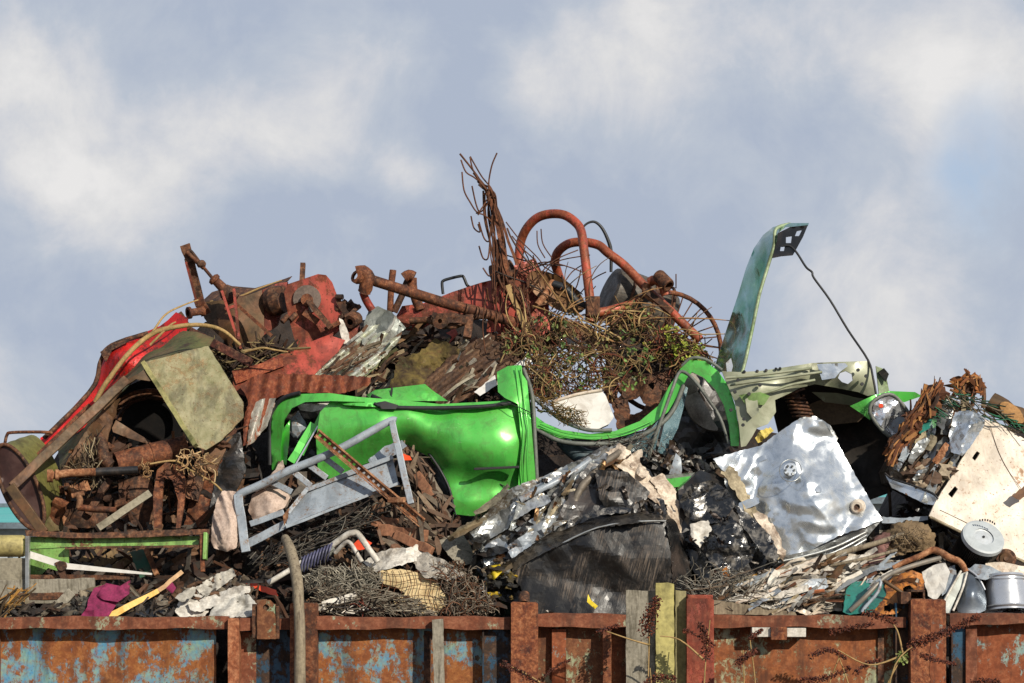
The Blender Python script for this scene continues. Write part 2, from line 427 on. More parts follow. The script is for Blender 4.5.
# ---------------------------------------------------------------- sun and sky
SUN=Vector((.62,-.85,.56)).normalized()
sd_=bpy.data.lights.new("sun",'SUN'); sd_.energy=5.3; sd_.angle=R(.5); sd_.color=(1,.92,.79)
so=bpy.data.objects.new("sun",sd_); COL.objects.link(so); so.rotation_euler=(-SUN).to_track_quat('-Z','Y').to_euler(); so.location=(8,-10,12)
w=bpy.data.worlds.new("World"); scene.world=w; w.use_nodes=True; nt=w.node_tree; nt.nodes.clear()
out=nt.nodes.new('ShaderNodeOutputWorld'); bg=nt.nodes.new('ShaderNodeBackground'); nt.links.new(bg.outputs[0],out.inputs[0]); bg.inputs[1].default_value=.1
sky=nt.nodes.new('ShaderNodeTexSky'); sky.sky_type='NISHITA'; sky.sun_disc=False; sky.sun_elevation=math.asin(SUN.z); sky.sun_rotation=math.atan2(SUN.x,SUN.y); sky.dust_density=1.5
tc=nt.nodes.new('ShaderNodeTexCoord'); dirv=tc.outputs['Generated']
wn=N(nt,'ShaderNodeTexNoise',Scale=8.0,Detail=9.0,Roughness=.58); nt.links.new(dirv,wn.inputs['Vector'])
sub=nt.nodes.new('ShaderNodeVectorMath'); sub.operation='SUBTRACT'; sub.inputs[1].default_value=(.5,.5,.5); nt.links.new(wn.outputs['Color'],sub.inputs[0])
scl=nt.nodes.new('ShaderNodeVectorMath'); scl.operation='SCALE'; scl.inputs['Scale'].default_value=.06; nt.links.new(sub.outputs[0],scl.inputs[0])
wv=nt.nodes.new('ShaderNodeVectorMath'); wv.operation='ADD'; nt.links.new(dirv,wv.inputs[0]); nt.links.new(scl.outputs[0],wv.inputs[1])
def blobm(px,py,r0,r1,amt,squash=1.0):
    d=Vector(((px-512)/F,1,(HY-py)/F)).normalized()
    n=nt.nodes.new('ShaderNodeVectorMath'); n.operation='SUBTRACT'; nt.links.new(wv.outputs[0],n.inputs[0]); n.inputs[1].default_value=d
    m=nt.nodes.new('ShaderNodeVectorMath'); m.operation='MULTIPLY'; nt.links.new(n.outputs[0],m.inputs[0]); m.inputs[1].default_value=(1,1,squash)
    l=nt.nodes.new('ShaderNodeVectorMath'); l.operation='LENGTH'; nt.links.new(m.outputs[0],l.inputs[0])
    return mrange(nt,l.outputs['Value'],r0/F,r1/F,amt,0,True)
def addn(a,b,op='ADD'):
    m=nt.nodes.new('ShaderNodeMath'); m.operation=op
    for i,x in enumerate((a,b)):
        if isinstance(x,(int,float)): m.inputs[i].default_value=x
        else: nt.links.new(x,m.inputs[i])
    return m.outputs[0]
clouds=[(50,130,30,200,.85,1.2),(250,130,10,150,.72,1.5),(110,215,10,150,.5,1.5),(600,65,20,130,.5,1.1),(415,165,10,80,.5,1.3),(520,90,10,90,.3,1.3),(700,30,20,200,.35,2),(960,250,30,260,.42,1),(880,60,20,200,.25,1.6),(330,60,20,150,.15,1.5),(820,330,30,200,.3,1),(1000,90,10,160,.3,1)]
acc=None
for c in clouds:
    b=blobm(*c); acc=b if acc is None else addn(acc,b)
n1=nz(nt,dirv,6.0,7,.55); n2=nz(nt,dirv,19.0,9,.62,.3)
base=addn(mrange(nt,n1,.42,.7,0,.42,True),mrange(nt,n2,.35,.7,-.26,.28))
n3=nz(nt,dirv,10.0,10,.6,.15); acc=addn(acc,mrange(nt,n3,.34,.66,.5,1.3),'MULTIPLY'); fac=addn(acc,base); fac=addn(addn(fac,0.0,'MAXIMUM'),1.0,'MINIMUM')
cl=ramp(nt,fac,[(0,(4.2,4.8,5.95,1)),(.3,(5.0,5.5,6.35,1)),(.52,(6.1,6.3,6.8,1)),(.75,(7.2,7.2,7.3,1)),(1,(8.1,8.0,7.95,1))])
# thin blue break in the cloud at the right
br=blobm(1000,185,5,85,.95,.8); br2=addn(br,mrange(nt,n2,.35,.6,.2,1.0),'MULTIPLY')
skyb=mixc(nt,.55,sky.outputs[0],(4.2,5.8,8.6,1))
cc=mixc(nt,br2,cl,skyb)
# clouds thin out overhead and behind so that the light stays directional
sep=nt.nodes.new('ShaderNodeSeparateXYZ'); nt.links.new(dirv,sep.inputs[0])
ov=mrange(nt,sep.outputs['Z'],.3,.75,0,.35,True)
cc=mixc(nt,ov,cc,sky.outputs[0])
gd=mrange(nt,sep.outputs['Z'],-.02,.0,1,0); cc=mixc(nt,gd,cc,(.6,.5,.4,1))
nt.links.new(cc,bg.inputs[0])
# ---------------------------------------------------------------- materials used all over
RUST=rusty('rust',('#2a150b','#6a3619','#94552f')); RUSTD=rusty('dark_rust',('#20120a','#4a2c1a','#7c4c2e')); RUSTL=rusty('light_rust',('#5a3018','#a06a44','#c8966e'),rough=.85)
RUSTO=rusty('orange_rust',('#3c190d','#85431f','#a8653a'),scale=5)
WALLB=rusty('blue_flaking_plate',('#4a2410','#8c4e22','#b47a3c'),'#3f84aa','#84a08a',.49,4.2,bd=.006)
WALLG=rusty('grey_green_flaking_plate',('#3c1a0c','#8a4520','#a5603a'),'#8fa897','#6f9fa8',.475,3.4,bd=.006)
WALLR=rusty('rusty_plate',('#3a1e10','#744426','#96643c'),'#a3a98a','#8a9a78',.455,4.5,bd=.006)
RIM=rusty('rim_rust',('#3c1c10','#7c4226','#a0664a'),'#a8b090','#8f9f86',.43,4,bd=.005)
BLUED=rusty('dark_blue_steel',('#1c1a18','#3a2618','#5c3a22'),'#1f4a63','#24506a',.5,3)
POSTR=rusty('red_primer_post',('#3f150d','#8a3c26','#a3553c'),'#a5513c','#8f4030',.5,3)
REDP=rusty('red_machine_paint',('#3a180e','#74321c','#96502f'),'#b4503f','#a24236',.5,2.6,bd=.004)
REDD=rusty('dull_red_paint',('#2e130c','#6a2a1a','#8a4830'),'#a03c2e','#863024',.48,4,bd=.004)
REDB=rusty('bright_red_sheet',('#2a0c08','#6e1c12','#8a2c1c'),'#d42420','#b01c18',.56,3,rough=.6)
REDT=rusty('red_tube_paint',('#451c10','#8f4526','#b4653f'),'#b5523c','#a04330',.47,7,bd=.002,rough=.55)
GRN=None
m,nt,b=newmat('green_car_paint'); v=coords(nt); n=nz(nt,v,2.3,8,.65,.4); n2=nz(nt,v,40,3,.5); n3=nz(nt,v,9,9,.75,1.2)
c=mixc(nt,mrange(nt,n,.3,.7),C('#4cba46'),C('#6ccc5a')); c=mixc(nt,mrange(nt,n3,.48,.68,0,.5),c,C('#5f6a3e')); n8=nz(nt,v,2.5,9,.7,.5,(4,4,.7)); c=mixc(nt,mrange(nt,n8,.52,.68,0,.5),c,C('#3f7a34'))
sc_=nz(nt,v,5,10,.8,2.0,(1,6,6)); c=mixc(nt,mrange(nt,sc_,.62,.66,0,.75),c,C('#b8cca4'))
nt.links.new(c,b.inputs['Base Color']); b.inputs['Metallic'].default_value=.4; nt.links.new(mrange(nt,n3,.4,.7,.34,.5),b.inputs['Roughness']); b.inputs['Coat Weight'].default_value=.6; b.inputs['Coat Roughness'].default_value=.16
bump(nt,b,n2,.06,.002); GRN=m
GRNE=simple('green_primer',['#7f9a62','#9aa886','#5f7a44'],4,.6,.2,.3,.003,dirt=.5,dirtcol='#3c3020')
APR=simple('grey_green_inner_body',['#7e8468','#9a9c84','#868e72'],3.5,.5,.08,.3,.003,dirt=.55,dirtcol='#4d4a30',dscale=4)
SEAL=simple('rubber_seal',['#15171a','#26292c'],9,.55,0,.4,.003,dirt=.3,dirtcol='#4a4038')
SEALG=simple('grey_trim',['#5b5e58','#7c7f76'],9,.6,0,.4,.003)
BLK=simple('black_scrap_plastic',['#0b0b0c','#1a1a1a','#101112'],6,.38,.0,.6,.004,dirt=.55,dirtcol='#4e4036',dscale=3,coat=.3)
BLKS=simple('scraped_black_panel',['#0e0e0f','#1c1b1b','#2c2a28'],3,.4,.1,.5,.003,dirt=.75,dirtcol='#5c5146',dscale=2.2,stretch=(7,1,.8),coat=.2)
m,nt,b=newmat('scratched_black_panel'); v=coords(nt)
mp=nt.nodes.new('ShaderNodeMapping'); mp.inputs['Rotation'].default_value=(0,R(-14),0); nt.links.new(v,mp.inputs[0])
s1=nz(nt,mp.outputs[0],9,8,.7,.0,(9,1,.7)); s2=nz(nt,v,2.6,8,.7,.6); s3=nz(nt,v,10,8,.7,.6)
c=mixc(nt,mrange(nt,s3,.3,.7),C('#0a0a0b'),C('#1c1a18')); mm=nt.nodes.new('ShaderNodeMath'); mm.operation='MULTIPLY'; nt.links.new(mrange(nt,s1,.46,.68),mm.inputs[0]); nt.links.new(mrange(nt,s2,.46,.6,.0,.9),mm.inputs[1])
c=mixc(nt,mm.outputs[0],c,C('#7b6c5e')); nt.links.new(c,b.inputs['Base Color']); nt.links.new(mrange(nt,s2,.4,.6,.3,.65),b.inputs['Roughness']); b.inputs['Coat Weight'].default_value=.05; bump(nt,b,s1,.4,.003); BLKS=m
DARK=simple('dark_brown_scrap',['#1a1512','#33261d','#241c17','#45301f'],7,.9,0,1,.02,dirt=.5,dirtcol='#100d0b')  # patchy dark brown for the heap's fill and backing sheets
def metal(name,cols,rough,met,dirt,dirtcol='#5a4a3c',bs=.4,scale=4,dscale=3):
    return simple(name,cols,scale,rough,met,bs,.005,dirt=dirt,dirtcol=dirtcol,dscale=dscale,rvar=.12,dthr=.58)
SILV=metal('galvanised_silver',['#a0aab4','#d2d7da','#b8c0c6'],.25,.8,.55,'#6c6458',.07,5,6)
SILD=metal('dull_silver',['#8b8f90','#b4b6b3','#777a7a'],.38,.75,.6,'#4b4238',.15)
STEEL=metal('stainless',['#b9bbbe','#d3d5d8'],.3,.7,.2,'#6a625a',.15)
GREY=rusty('grey_painted_steel',('#4c3a2c','#7c6450','#94806c'),'#9aa2a9','#858e96',.58,5,streak=False,metal=.05,rough=.7,bd=.003,pal_dirt=.1)
CREAM=rusty('cream_panel',('#7c5438','#a88464','#c4a888'),'#d4c8b8','#c2b4a0',.6,3,streak=False,metal=0,rough=.7,bd=.003,pal_dirt=.12)
WHT=simple('white_plastic',['#c4c1b8','#dcd9d2'],4,.5,0,.25,.003,dirt=.4,dirtcol='#7c6a56',dscale=6)
WHTD=simple('dirty_white_sheet',['#b9b2a4','#d8d2c6','#9a9284'],6,.6,0,.5,.004,dirt=.6,dirtcol='#4f4236',dscale=5)
WOOD=simple('weathered_wood',['#6b5f4f','#93866f','#57493a'],5,.85,0,.7,.004,dirt=.4,dirtcol='#2d241b',stretch=(6,6,.7))
WOODG=simple('grey_wood',['#6e6858','#979080','#5c5546'],5,.85,0,.7,.004,dirt=.45,dirtcol='#37301f',stretch=(6,6,.7))
WOODY=simple('yellow_painted_plank',['#a39a58','#b9ae6a','#8c8450'],3,.75,0,.4,.003,dirt=.5,dirtcol='#5c5436',stretch=(3,3,.8))
MOSS=rusty('mossy_slab',('#6a5434','#96805a','#b09a78'),'#6c6a44','#969070',.54,3.2,streak=False,metal=0,rough=.85,bd=.008)
MOSSB=simple('mossy_brown_sheet',['#4c4228','#6b5a38','#565a30','#3a2c1a'],3.5,.85,0,.7,.008,dirt=.5,dirtcol='#231a10')
BRN=simple('brown_steel_sheet',['#4a3220','#6e4b2e','#5a452a','#3c2a1a'],3.5,.65,.2,.4,.005,dirt=.6,dirtcol='#2a1a10')
OLIVE=simple('olive_drum_paint',['#5c5c2a','#6f6c38','#4c4a20'],4,.6,.1,.4,.004,dirt=.5,dirtcol='#3a2414')
PINK=simple('pink_dusty_cloth',['#a8907f','#c8b2a2','#957e70'],7,.95,0,.6,.006,dirt=.35,dirtcol='#6f5a4c')
MAG=simple('magenta_cloth',['#64143a','#8a2450','#480f2a'],8,.9,0,.6,.005,dirt=.3,dirtcol='#3a1420')
TAN=simple('tan_foam',['#b89a6a','#d6bf90','#c4ab7c'],7,.9,0,.6,.006,dirt=.35,dirtcol='#6b5436')
FUR=simple('matted_brown_fibre',['#5e4b35','#8a7353','#6f5a40'],14,1,0,1,.012,dirt=.4,dirtcol='#2e2216')
ROSE=simple('dusky_rose_cloth',['#6e4a42','#8a625a','#5c3c36'],8,.9,0,.6,.006)
TEAL=simple('teal_enamel',['#1c6058','#2a7468','#185048'],4,.4,0,.3,.003,dirt=.6,dirtcol='#20302a',coat=.3)
ORNG=rusty('orange_paint_sheet',('#2e1a0e','#6e3a1a','#8a5a30'),'#c0803c','#b06a2c',.53,7,streak=False)
YEL=simple('yellow_plastic',['#c9962c','#d8ac44'],6,.5,0,.3,.002,dirt=.3,dirtcol='#6a4a20')
YELB=simple('bright_yellow_plastic',['#cdb21e','#e0c838'],6,.5,0,.3,.002,dirt=.3,dirtcol='#4a3a10')
LGRN=rusty('pale_green_paint',('#3a2418','#6a3c28','#8a5640'),'#6f9a4c','#84ac5c',.56,4,streak=False,rough=.7)
DGRN=simple('dark_green_paint',['#1f4a3a','#2c5c46'],5,.5,0,.3,.003,dirt=.5,dirtcol='#4a3020')
CONC=simple('concrete',['#77705f','#948c78','#686150'],5,.9,0,.6,.005,dirt=.4,dirtcol='#3c3628')
STRAW=simple('dry_bramble_cane',['#8c7048','#b0905c','#7c6a3a'],9,.8,0,.3,.002,dirt=.3,dirtcol='#4c4a22')
TWIG=simple('brown_twig',['#3c2618','#5c3a22'],9,.85,0,.3,.002)
RWIRE=simple('rusty_wire',['#3a2114','#6a3e22','#4a2c1a'],14,.8,.2,.3,.001)
BLUEP=simple('lavender_spring',['#34344c','#50506c','#28283a'],8,.5,0,.3,.002,dirt=.4,dirtcol='#2a2428')
REDO=simple('bright_orange_red_plastic',['#c83a14','#d84c20'],6,.5,0,.3,.002,dirt=.3,dirtcol='#4a2010')
VMET=vmat('scrap_metal_fragments',.4,.7); VMAT=vmat('matt_fragments',.8,0); VPLA=vmat('plastic_fragments',.35,0,coat=.3); VWOOD=vmat('splinters',.9,0,.006); VWIRE=vmat('wire_mix',.6,.35,0)
VLEAF=vmat('leaves_mix',.6,0,0,20,.1)
# glass
m,nt,b=newmat('crazed_windscreen_glass'); v=coords(nt); vo=N(nt,'ShaderNodeTexVoronoi',Scale=60.0); vo.feature='DISTANCE_TO_EDGE'; nt.links.new(v,vo.inputs['Vector'])
e=mrange(nt,vo.outputs['Distance'],0,.06,1,0); n=nz(nt,v,4,8,.7); c=ramp(nt,n,[(.3,C('#243c42')),(.5,C('#4a6a72')),(.7,C('#7c98a0'))]); c=mixc(nt,e,c,C('#8fa4a6'))
nt.links.new(c,b.inputs['Base Color']); b.inputs['Roughness'].default_value=.25; b.inputs['Coat Weight'].default_value=.5; b.inputs['Alpha'].default_value=.9; bump(nt,b,e,.5,.003); CRAZE=m
m,nt,b=newmat('headlamp_lens'); b.inputs['Base Color'].default_value=(.85,.88,.9,1); b.inputs['Roughness'].default_value=.08; b.inputs['Transmission Weight'].default_value=.85; b.inputs['IOR'].default_value=1.2; LENS=m
# ---------------------------------------------------------------- ground and far building
g=MB(); n=40
vs=[];fs=[]
for i in range(n+1):
    for j in range(n+1):
        x=-1; u=(i/n*2-1); q=(j/n*2-1); X=math.copysign(abs(u)**2.5,u)*1500; Y=math.copysign(abs(q)**2.5,q)*1500+5
        vs.append((X,Y,0))
for i in range(n):
    for j in range(n): a=i*(n+1)+j; fs.append((a,a+n+1,a+n+2,a+1))
g.add(vs,fs); GM=simple('yard_earth',['#4a4034','#6b5e4c','#3c342a','#5a5040'],1.3,.95,0,.6,.03,dirt=.5,dirtcol='#2a241c',dscale=.4)
one('ground','','',g,GM,kind='structure')['kind']='structure'
TEALR=simple('teal_roof_sheet',['#3f9c98','#56b0aa'],.6,.5,0,.2,.01,dirt=.2,dirtcol='#2a6a68',dscale=.3)
WCLAD=simple('pale_wall_cladding',['#b4bcc2','#c6ccd0'],.5,.6,0,.2,.01,dirt=.3,dirtcol='#7a8288',dscale=.5)
GCLAD=simple('grey_trim_far',['#5c6a74','#6c7880'],.5,.6,0,.2,.01)
def warehouse(name,label,x0,x1,ytop,yroof,yb,Y,seed):
    t=T(name,label,'building','low sheds seen beyond the heap')
    a=P(x0,yroof,Y); b_=P(x1,yroof,Y); top=P(x0,ytop,Y); zt=a.z; cx=(a.x+b_.x)/2; hw=(b_.x-a.x)/2
    w_=MB(); w_.obox((cx,Y+6,zt/2),Vector((hw,0,0)),Vector((0,6,0)),Vector((0,0,zt/2))); t.part('wall',w_,WCLAD)
    r_=MB(); rz=top.z-zt
    r_.add([(cx-hw-.3,Y-.5,zt),(cx+hw+.3,Y-.5,zt),(cx+hw+.3,Y+6,zt+rz),(cx-hw-.3,Y+6,zt+rz),(cx+hw+.3,Y+12.5,zt),(cx-hw-.3,Y+12.5,zt)],[(0,1,2,3),(3,2,4,5),(0,3,5),(1,4,2)])
    t.part('roof',r_,TEALR)
    gt=MB(); gt.obox((cx,Y-.6,zt-.06),Vector((hw+.3,0,0)),Vector((0,.1,0)),Vector((0,0,.1))); t.part('gutter',gt,GCLAD); gt=MB(); gt.obox((cx,Y+6,zt+rz+.05),Vector((hw+.3,0,0)),Vector((0,.2,0)),Vector((0,0,.07))); t.part('ridge_cap',gt,GCLAD)
    for k in range(int(hw*2/3)):
        f=MB(); X=cx-hw+1.2+k*3
        for dx in(-.9,0,.9): f.obox((X+dx,Y-.08,zt-1.5),Vector((.05,0,0)),Vector((0,.05,0)),Vector((0,0,.7)))
        for dz in(-.7,0,.7): f.obox((X,Y-.085,zt-1.5+dz),Vector((.95,0,0)),Vector((0,.05,0)),Vector((0,0,.04)))
        wf=t.part('window',f,GCLAD)
        p=MB(); p.obox((X,Y-.03,zt-1.5),Vector((.9,0,0)),Vector((0,.02,0)),Vector((0,0,.7))); t.part('pane',p,simple('dull_pane',['#8fa0ac','#a8b4bc'],.6,.2) if k==0 else bpy.data.materials['dull_pane'],wf)
    t.done()
warehouse('shed','low teal roofed shed with pale walls, partly seen left of the heap',-180,150,503,524,545,62,1)
warehouse('shed','teal roofed shed glimpsed through the gap left of the cream door panel',760,1010,487,499,540,58,2)
# ---------------------------------------------------------------- front wall of old container sides
BOT=871
def wav(x,seed=1): return 1.1*math.sin(x*.045+seed)+.7*math.sin(x*.13+seed*2)
def panel(label,x0,x1,rt,rb,mat,rimmat,recess=(),rimx=None,seed=0,holes=(),tilt=0,stiles_or_shades=(),yrim=-.12):
    t=T('container_wall_panel',label,'steel wall panel','container wall panels along the front')
    m_=MB(); o=[(x0,rb-6,.03),(x1,rb-6,.03),(x1,BOT,.02),(x0,BOT,.02)]
    m_.skin(o,14,thick=.02,nz_=(.028,1.5),fold=(.01,1.6),seed=seed,holes=holes); t.part('plate',m_,mat)
    ra,rb2=rimx or (x0,x1)
    r_=MB(); top=[];bot=[]
    n_=int((rb2-ra)/9)+1
    for i in range(n_+1):
        x=ra+(rb2-ra)*i/n_; k=tilt(x) if tilt else 0
        top.append((x,rt+wav(x,seed)*.6+k,yrim)); bot.append((x,rb+wav(x,seed+2)*.7+k,yrim))
    r_.skin(top+bot[::-1],6,thick=.014,nz_=(.008,2.5),seed=seed)
    # top flange running back, and the lower return lip
    for (a,b2),(c_,d_) in zip(zip(top,bot),zip(top[1:],bot[1:])):
        A=P(*a);B=P(*c_); up=Vector((0,0,.012)); q=Vector((0,.17,0)); y0=Vector((0,.0145,0))
        r_.add([A+y0,B+y0,B+q,A+q,A+y0-up,B+y0-up,B+q-up,A+q-up],[(0,1,2,3),(4,7,6,5),(3,2,6,7),(0,4,5,1)])
        A=P(*b2);B=P(*d_); q=Vector((0,.14,0)); up=Vector((0,0,.010))
        r_.add([A+y0,B+y0,B+q,A+q,A+y0+up,B+y0+up,B+q+up,A+q+up],[(3,2,1,0),(4,5,6,7)])
    t.part('rim',r_,rimmat)
    for (sx0,sx1,sm_,sy) in stiles_or_shades:
        q=MB(); q.skin([(sx0,rb+2,sy),(sx1,rb+2,sy),(sx1+.5,BOT,sy),(sx0-.5,BOT,sy)],9,thick=abs(sy)+.03,nz_=(.004,3),seed=seed+sx0); t.part('stile',q,sm_)
    t.done()
BL=BLUED
panel('long blue and rust flaked wall panel at the left end',-60,216,617,629,WALLB,RIM,seed=1,rimx=(-60,229),stiles_or_shades=((-8,0,RIM,.0),))
panel('narrow dark blue wall panel behind the lug and the bent wooden pole',229,300,618,630,BLUED,RIM,seed=2,rimx=(240,292),stiles_or_shades=((240,256,RIM,.0),))
panel('blue flaked wall panel between the bent wooden pole and the pale stake',316,482,617,629,WALLB,RIM,seed=3,rimx=(316,510),holes=([(475,656),(478,655),(480,658),(478,661),(475,660)],),stiles_or_shades=((424,431,RUSTD,.01),))  # dark strip beside the stake paints its cast shadow
panel('short bare rusty wall panel left of the yellow plank',538,640,614,627,WALLR,RIM,seed=4,rimx=(538,626),stiles_or_shades=((552,566,WALLG,-.05),))
panel('long orange rusty wall panel between the red post and the weedy post',714,898,615,627,rusty('orange_plate',('#44220f','#864a24','#a9642e'),'#a9a77c','#8fa088',.462,4),RIM,seed=5,rimx=(714,906),tilt=lambda x:(x-714)*.006,stiles_or_shades=((878,884,RUSTD,.01),))
panel('rusty wall panel with pale blue patches at the right end',968,1090,613,624,WALLG,RIM,seed=6,rimx=(950,1090),tilt=lambda x:max(0,(985-x))*.06,stiles_or_shades=((966,977,RIM,-.07),))
def post(label,x0,x1,top,mat,ya=-.17,yb=.05,cap=False,seed=0,name='steel_post',extra=None,bottom=BOT,cat='post'):
    t=T(name,label,cat,'posts of the container wall')
    m_=MB(); m_.skin([(x0,top,ya),(x0+2,top-1,ya),(x1-2,top-.5,ya),(x1,top+1,ya),(x1+.5,bottom,ya),(x0-.5,bottom,ya)],8,thick=yb-ya,nz_=(.006,3),seed=seed,edge=.25); t.part('post_body',m_,mat,bevel=.004)
    if cap:
        c_=MB(); c_.box(x0+1,top-4,x1-1,top-.3,ya+.01,yb-.02); t.part('cap',c_,mat,bevel=.004)
    if extra: extra(t)
    t.done()
post('thin rusty upright post at the right end of the long blue panel',228,239,619,rusty('streaky_post',('#5a2c16','#a05a34','#c08058')),-.16,.03,seed=3)
post('thin orange rusted upright strip left of the bent wooden pole',290,295,604,RUSTO,-.15,.03,seed=4)
post('rusty square post just right of the bent wooden pole',300,317,604,RUST,-.13,.05,seed=5)
def pipe(t):
    q=MB(); q.rings((524,604,-.06),(524,594,.0),[(0,.045),(1,.045),(1,.036),(.2,.034),(0,.001)],20); t.part('pipe_end',q,RUSTD)
post('broad rusty square post with a pipe end on top',511,538,603,RUSTO,-.2,.05,seed=6,extra=pipe)
def bolt(t):
    for y in(640,668):
        q=MB(); q.disc((607,y,-.12),(0,-1,0),.012,.015,10); t.part('bolt',q,RUSTD)
post('slim pair of rusty uprights left of the grey board',603,611,617,RUSTO,-.1,.03,seed=7,extra=bolt)
post('red primed square post right of the yellow plank',687,714,599,POSTR,-.21,.05,cap=True,seed=8)
def patch(t):
    q=MB(); q.skin([(931,606,-.193),(943,608,-.193),(944,683,-.193),(930,684,-.193)],5,thick=.006,nz_=(.003,6),seed=3,edge=1.2); t.part('paint_patch',q,WALLG)
post('wide rusty square post with pale paint patches behind the dock seed head',911,946,600,RUSTO,-.19,.05,seed=9,extra=patch)
def addchan(label,x0,x1,top,seed):
    m_=MB(); m_.skin([(x0,top,-.04),(x1,top,-.04),(x1,BOT,-.04),(x0,BOT,-.04)],8,thick=.07,nz_=(.004,3),seed=seed)
    t=T('blue_channel',label,'steel channel','dark blue channels'); t.part('web',m_,BLUED)
    f=MB(); f.box(x0-1.5,top,x0,BOT,-.09,.03); t.part('flange',f,BLUED); t.done()
addchan('dark blue steel channel on the left side of the wide weedy post',897,911,603,1)
addchan('dark blue steel channel on the right side of the wide weedy post',953,966,622,2)
addchan('dark steel channel left of the broad post with the pipe end',484,511,630,5)
# lug with a hole
t=T('lifting_lug','rusty lifting lug with a round hole hooked over the rim','lug')
m_=MB(); m_.skin([(257,605,-.17),(261,600,-.17),(270,600,-.17),(275,605,-.17),(276,639,-.17),(257,639,-.17)],4,thick=.02,nz_=(.003,4),holes=([(263,606),(266,604),(269,606),(269,609),(266,611),(263,609)],),edge=.3); t.part('plate',m_,rusty('lug_paint',('#3a1e10','#744426','#96643c'),'#8aa88c','#8a9a78',.44,6))
m_=MB(); m_.box(252,604,276,638,-.148,-.1); m_.box(276,606,279,639,-.165,-.1); t.part('bracket',m_,RUSTD,bevel=.004); t.done()
t=T('rim_bracket','bracket with two white plates and a rusty block below the right rim','bracket')
m_=MB(); m_.box(752,627.5,771,637,-.15,.01); t.part('white_plate',m_,WHTD,bevel=.004)
m_=MB(); m_.box(787,628,806,637,-.15,.01); t.part('white_plate',m_,WHTD,bevel=.004)
m_=MB(); m_.box(771,627,787,640,-.18,.01); t.part('block',m_,RUSTO,bevel=.004); t.done()
m_=MB(); m_.box(901,592,911,604,-.14,0.1); m_.box(911,590,925,592,-.14,.1); m_.box(923,592,925,600,-.14,.1); m_.box(911,598.5,923,600,-.14,.1)
one('box_section_stub','short rusty open box section lying on top of the wide weedy post','steel section',m_,RUSTD,bevel=.003)
# timber
def plank(name,label,pts,ya,th,mat,seed,cat='board',group=None):
    m_=MB(); m_.skin([(x,y,ya) for x,y in pts],5,thick=th,nz_=(.006,3),seed=seed,edge=.35); one(name,label,cat,m_,mat,bevel=.003,group=group)
plank('wooden_board','broad grey brown board standing left of the yellow plank',[(626,590),(655,591),(655.5,871),(626,871)],-.12,.04,WOODG,1)
plank('yellow_plank','yellow painted plank standing upright against the wall',[(656,583),(668,582.5),(674,584),(675,871),(656,871)],-.2,.06,WOODY,2)
plank('wooden_board','narrow khaki board standing just right of the yellow plank',[(675.5,590),(686,591),(686,871),(675.5,871)],-.11,.04,simple('khaki_board',['#7c7550','#989068'],4,.85,0,.5,.004,stretch=(4,4,.7)),3)
plank('wooden_stake','pale sawn stake leaning upright against the blue panel',[(432,620),(443,619),(449,871),(440,871)],-.2,.05,WOODG,4,'stake')
m_=MB(); m_.tube([(285,538,.3),(291,552,.1),(297,580,-.15),(299,610,-.26),(300,650,-.27),(299,760,-.27),(298,871,-.27)],[.034,.045,.046,.042,.044,.05,.055],12,6,jit=.03)
one('wooden_pole','bent weathered wooden pole standing against the wall and curving over the rim','pole',m_,WOOD)
plank('wooden_lath','pale splintered lath lying along the rim right of the red post',[(714,600),(722,601),(795,612),(797,615.5),(714,614)],.02,.04,WOOD,6)
# dock weeds
SEED=vmat('dock_seed_heads',.85,0,0,40,.3)
def dock(label,stalk,heads,seed,leafy=False,group='dry dock stalks in front of the wall'):
    t=T('dock_plant',label,'weed',group); rnd=random.Random(seed)
    m_=MB(); m_.c=C('#a08a5c')
    for s in stalk: m_.tube(s,[.009,.006,.004],6,5)
    t.part('stem',m_,STRAW)
    if leafy:
        q=MB()
        for k in range(14):
            q.c=C(rnd.choice(['#8a9a50','#a8a868','#6c7a38']));x,y,d=leafy; a=rnd.uniform(0,6.28); q.shard(P(x+rnd.uniform(-3,3),y+rnd.uniform(-3,3),d),Vector((math.cos(a),rnd.uniform(-.5,.5),math.sin(a))),Vector((rnd.uniform(-1,1),-1,rnd.uniform(-1,1))),.09,.018,rnd)
        t.part('leaf',q,VLEAF)
    for (pts,r0,n_) in heads:
        q=MB(); path=catmull(pts,10); q.c=C('#4a1f12'); q.tube(path,[.006,.004],5)
        for i in range(n_):
            k=rnd.random(); f=k*(len(path)-1); a=path[int(f)]; b2=path[min(len(path)-1,int(f)+1)]; u=f-int(f)
            c_=P(*[a[j]*(1-u)+b2[j]*u for j in range(3)]); rr=r0*(1-.45*k)*(.45+.55*abs(math.sin(k*17+seed)))
            an=rnd.uniform(0,6.28); ra=rr*rnd.random()**.6
            off=Vector((math.cos(an)*ra,rnd.uniform(-1,1)*ra,math.sin(an)*ra)); q.c=C(rnd.choice(['#4a1f12','#6a3018','#35160c','#7c3c20','#542414']),rnd.uniform(.7,1.2))
            d=Vector((rnd.uniform(-1,1),rnd.uniform(-1,1),rnd.uniform(-1,1))).normalized(); e_=d.orthogonal().normalized(); s_=rnd.uniform(.006,.013); f_=d.cross(e_)
            c_=c_+off; q.add([c_+d*s_,c_-d*s_,c_+e_*s_*.8,c_-e_*s_*.8,c_+f_*s_*.6,c_-f_*s_*.6],[(0,2,4),(0,4,3),(0,3,5),(0,5,2),(1,4,2),(1,3,4),(1,5,3),(1,2,5)])
        t.part('seed_head',q,SEED)
    t.done()
dock('dark red dock seed head leaning right along the bottom in front of the pipe post',[[(565,700,-.8),(530,676,-.8),(502,663,-.8)]],[([(556,694,-.8),(530,678,-.8),(502,663,-.8)],.05,420),([(545,676,-.8),(560,664,-.8),(570,660,-.8)],.02,90)],1)
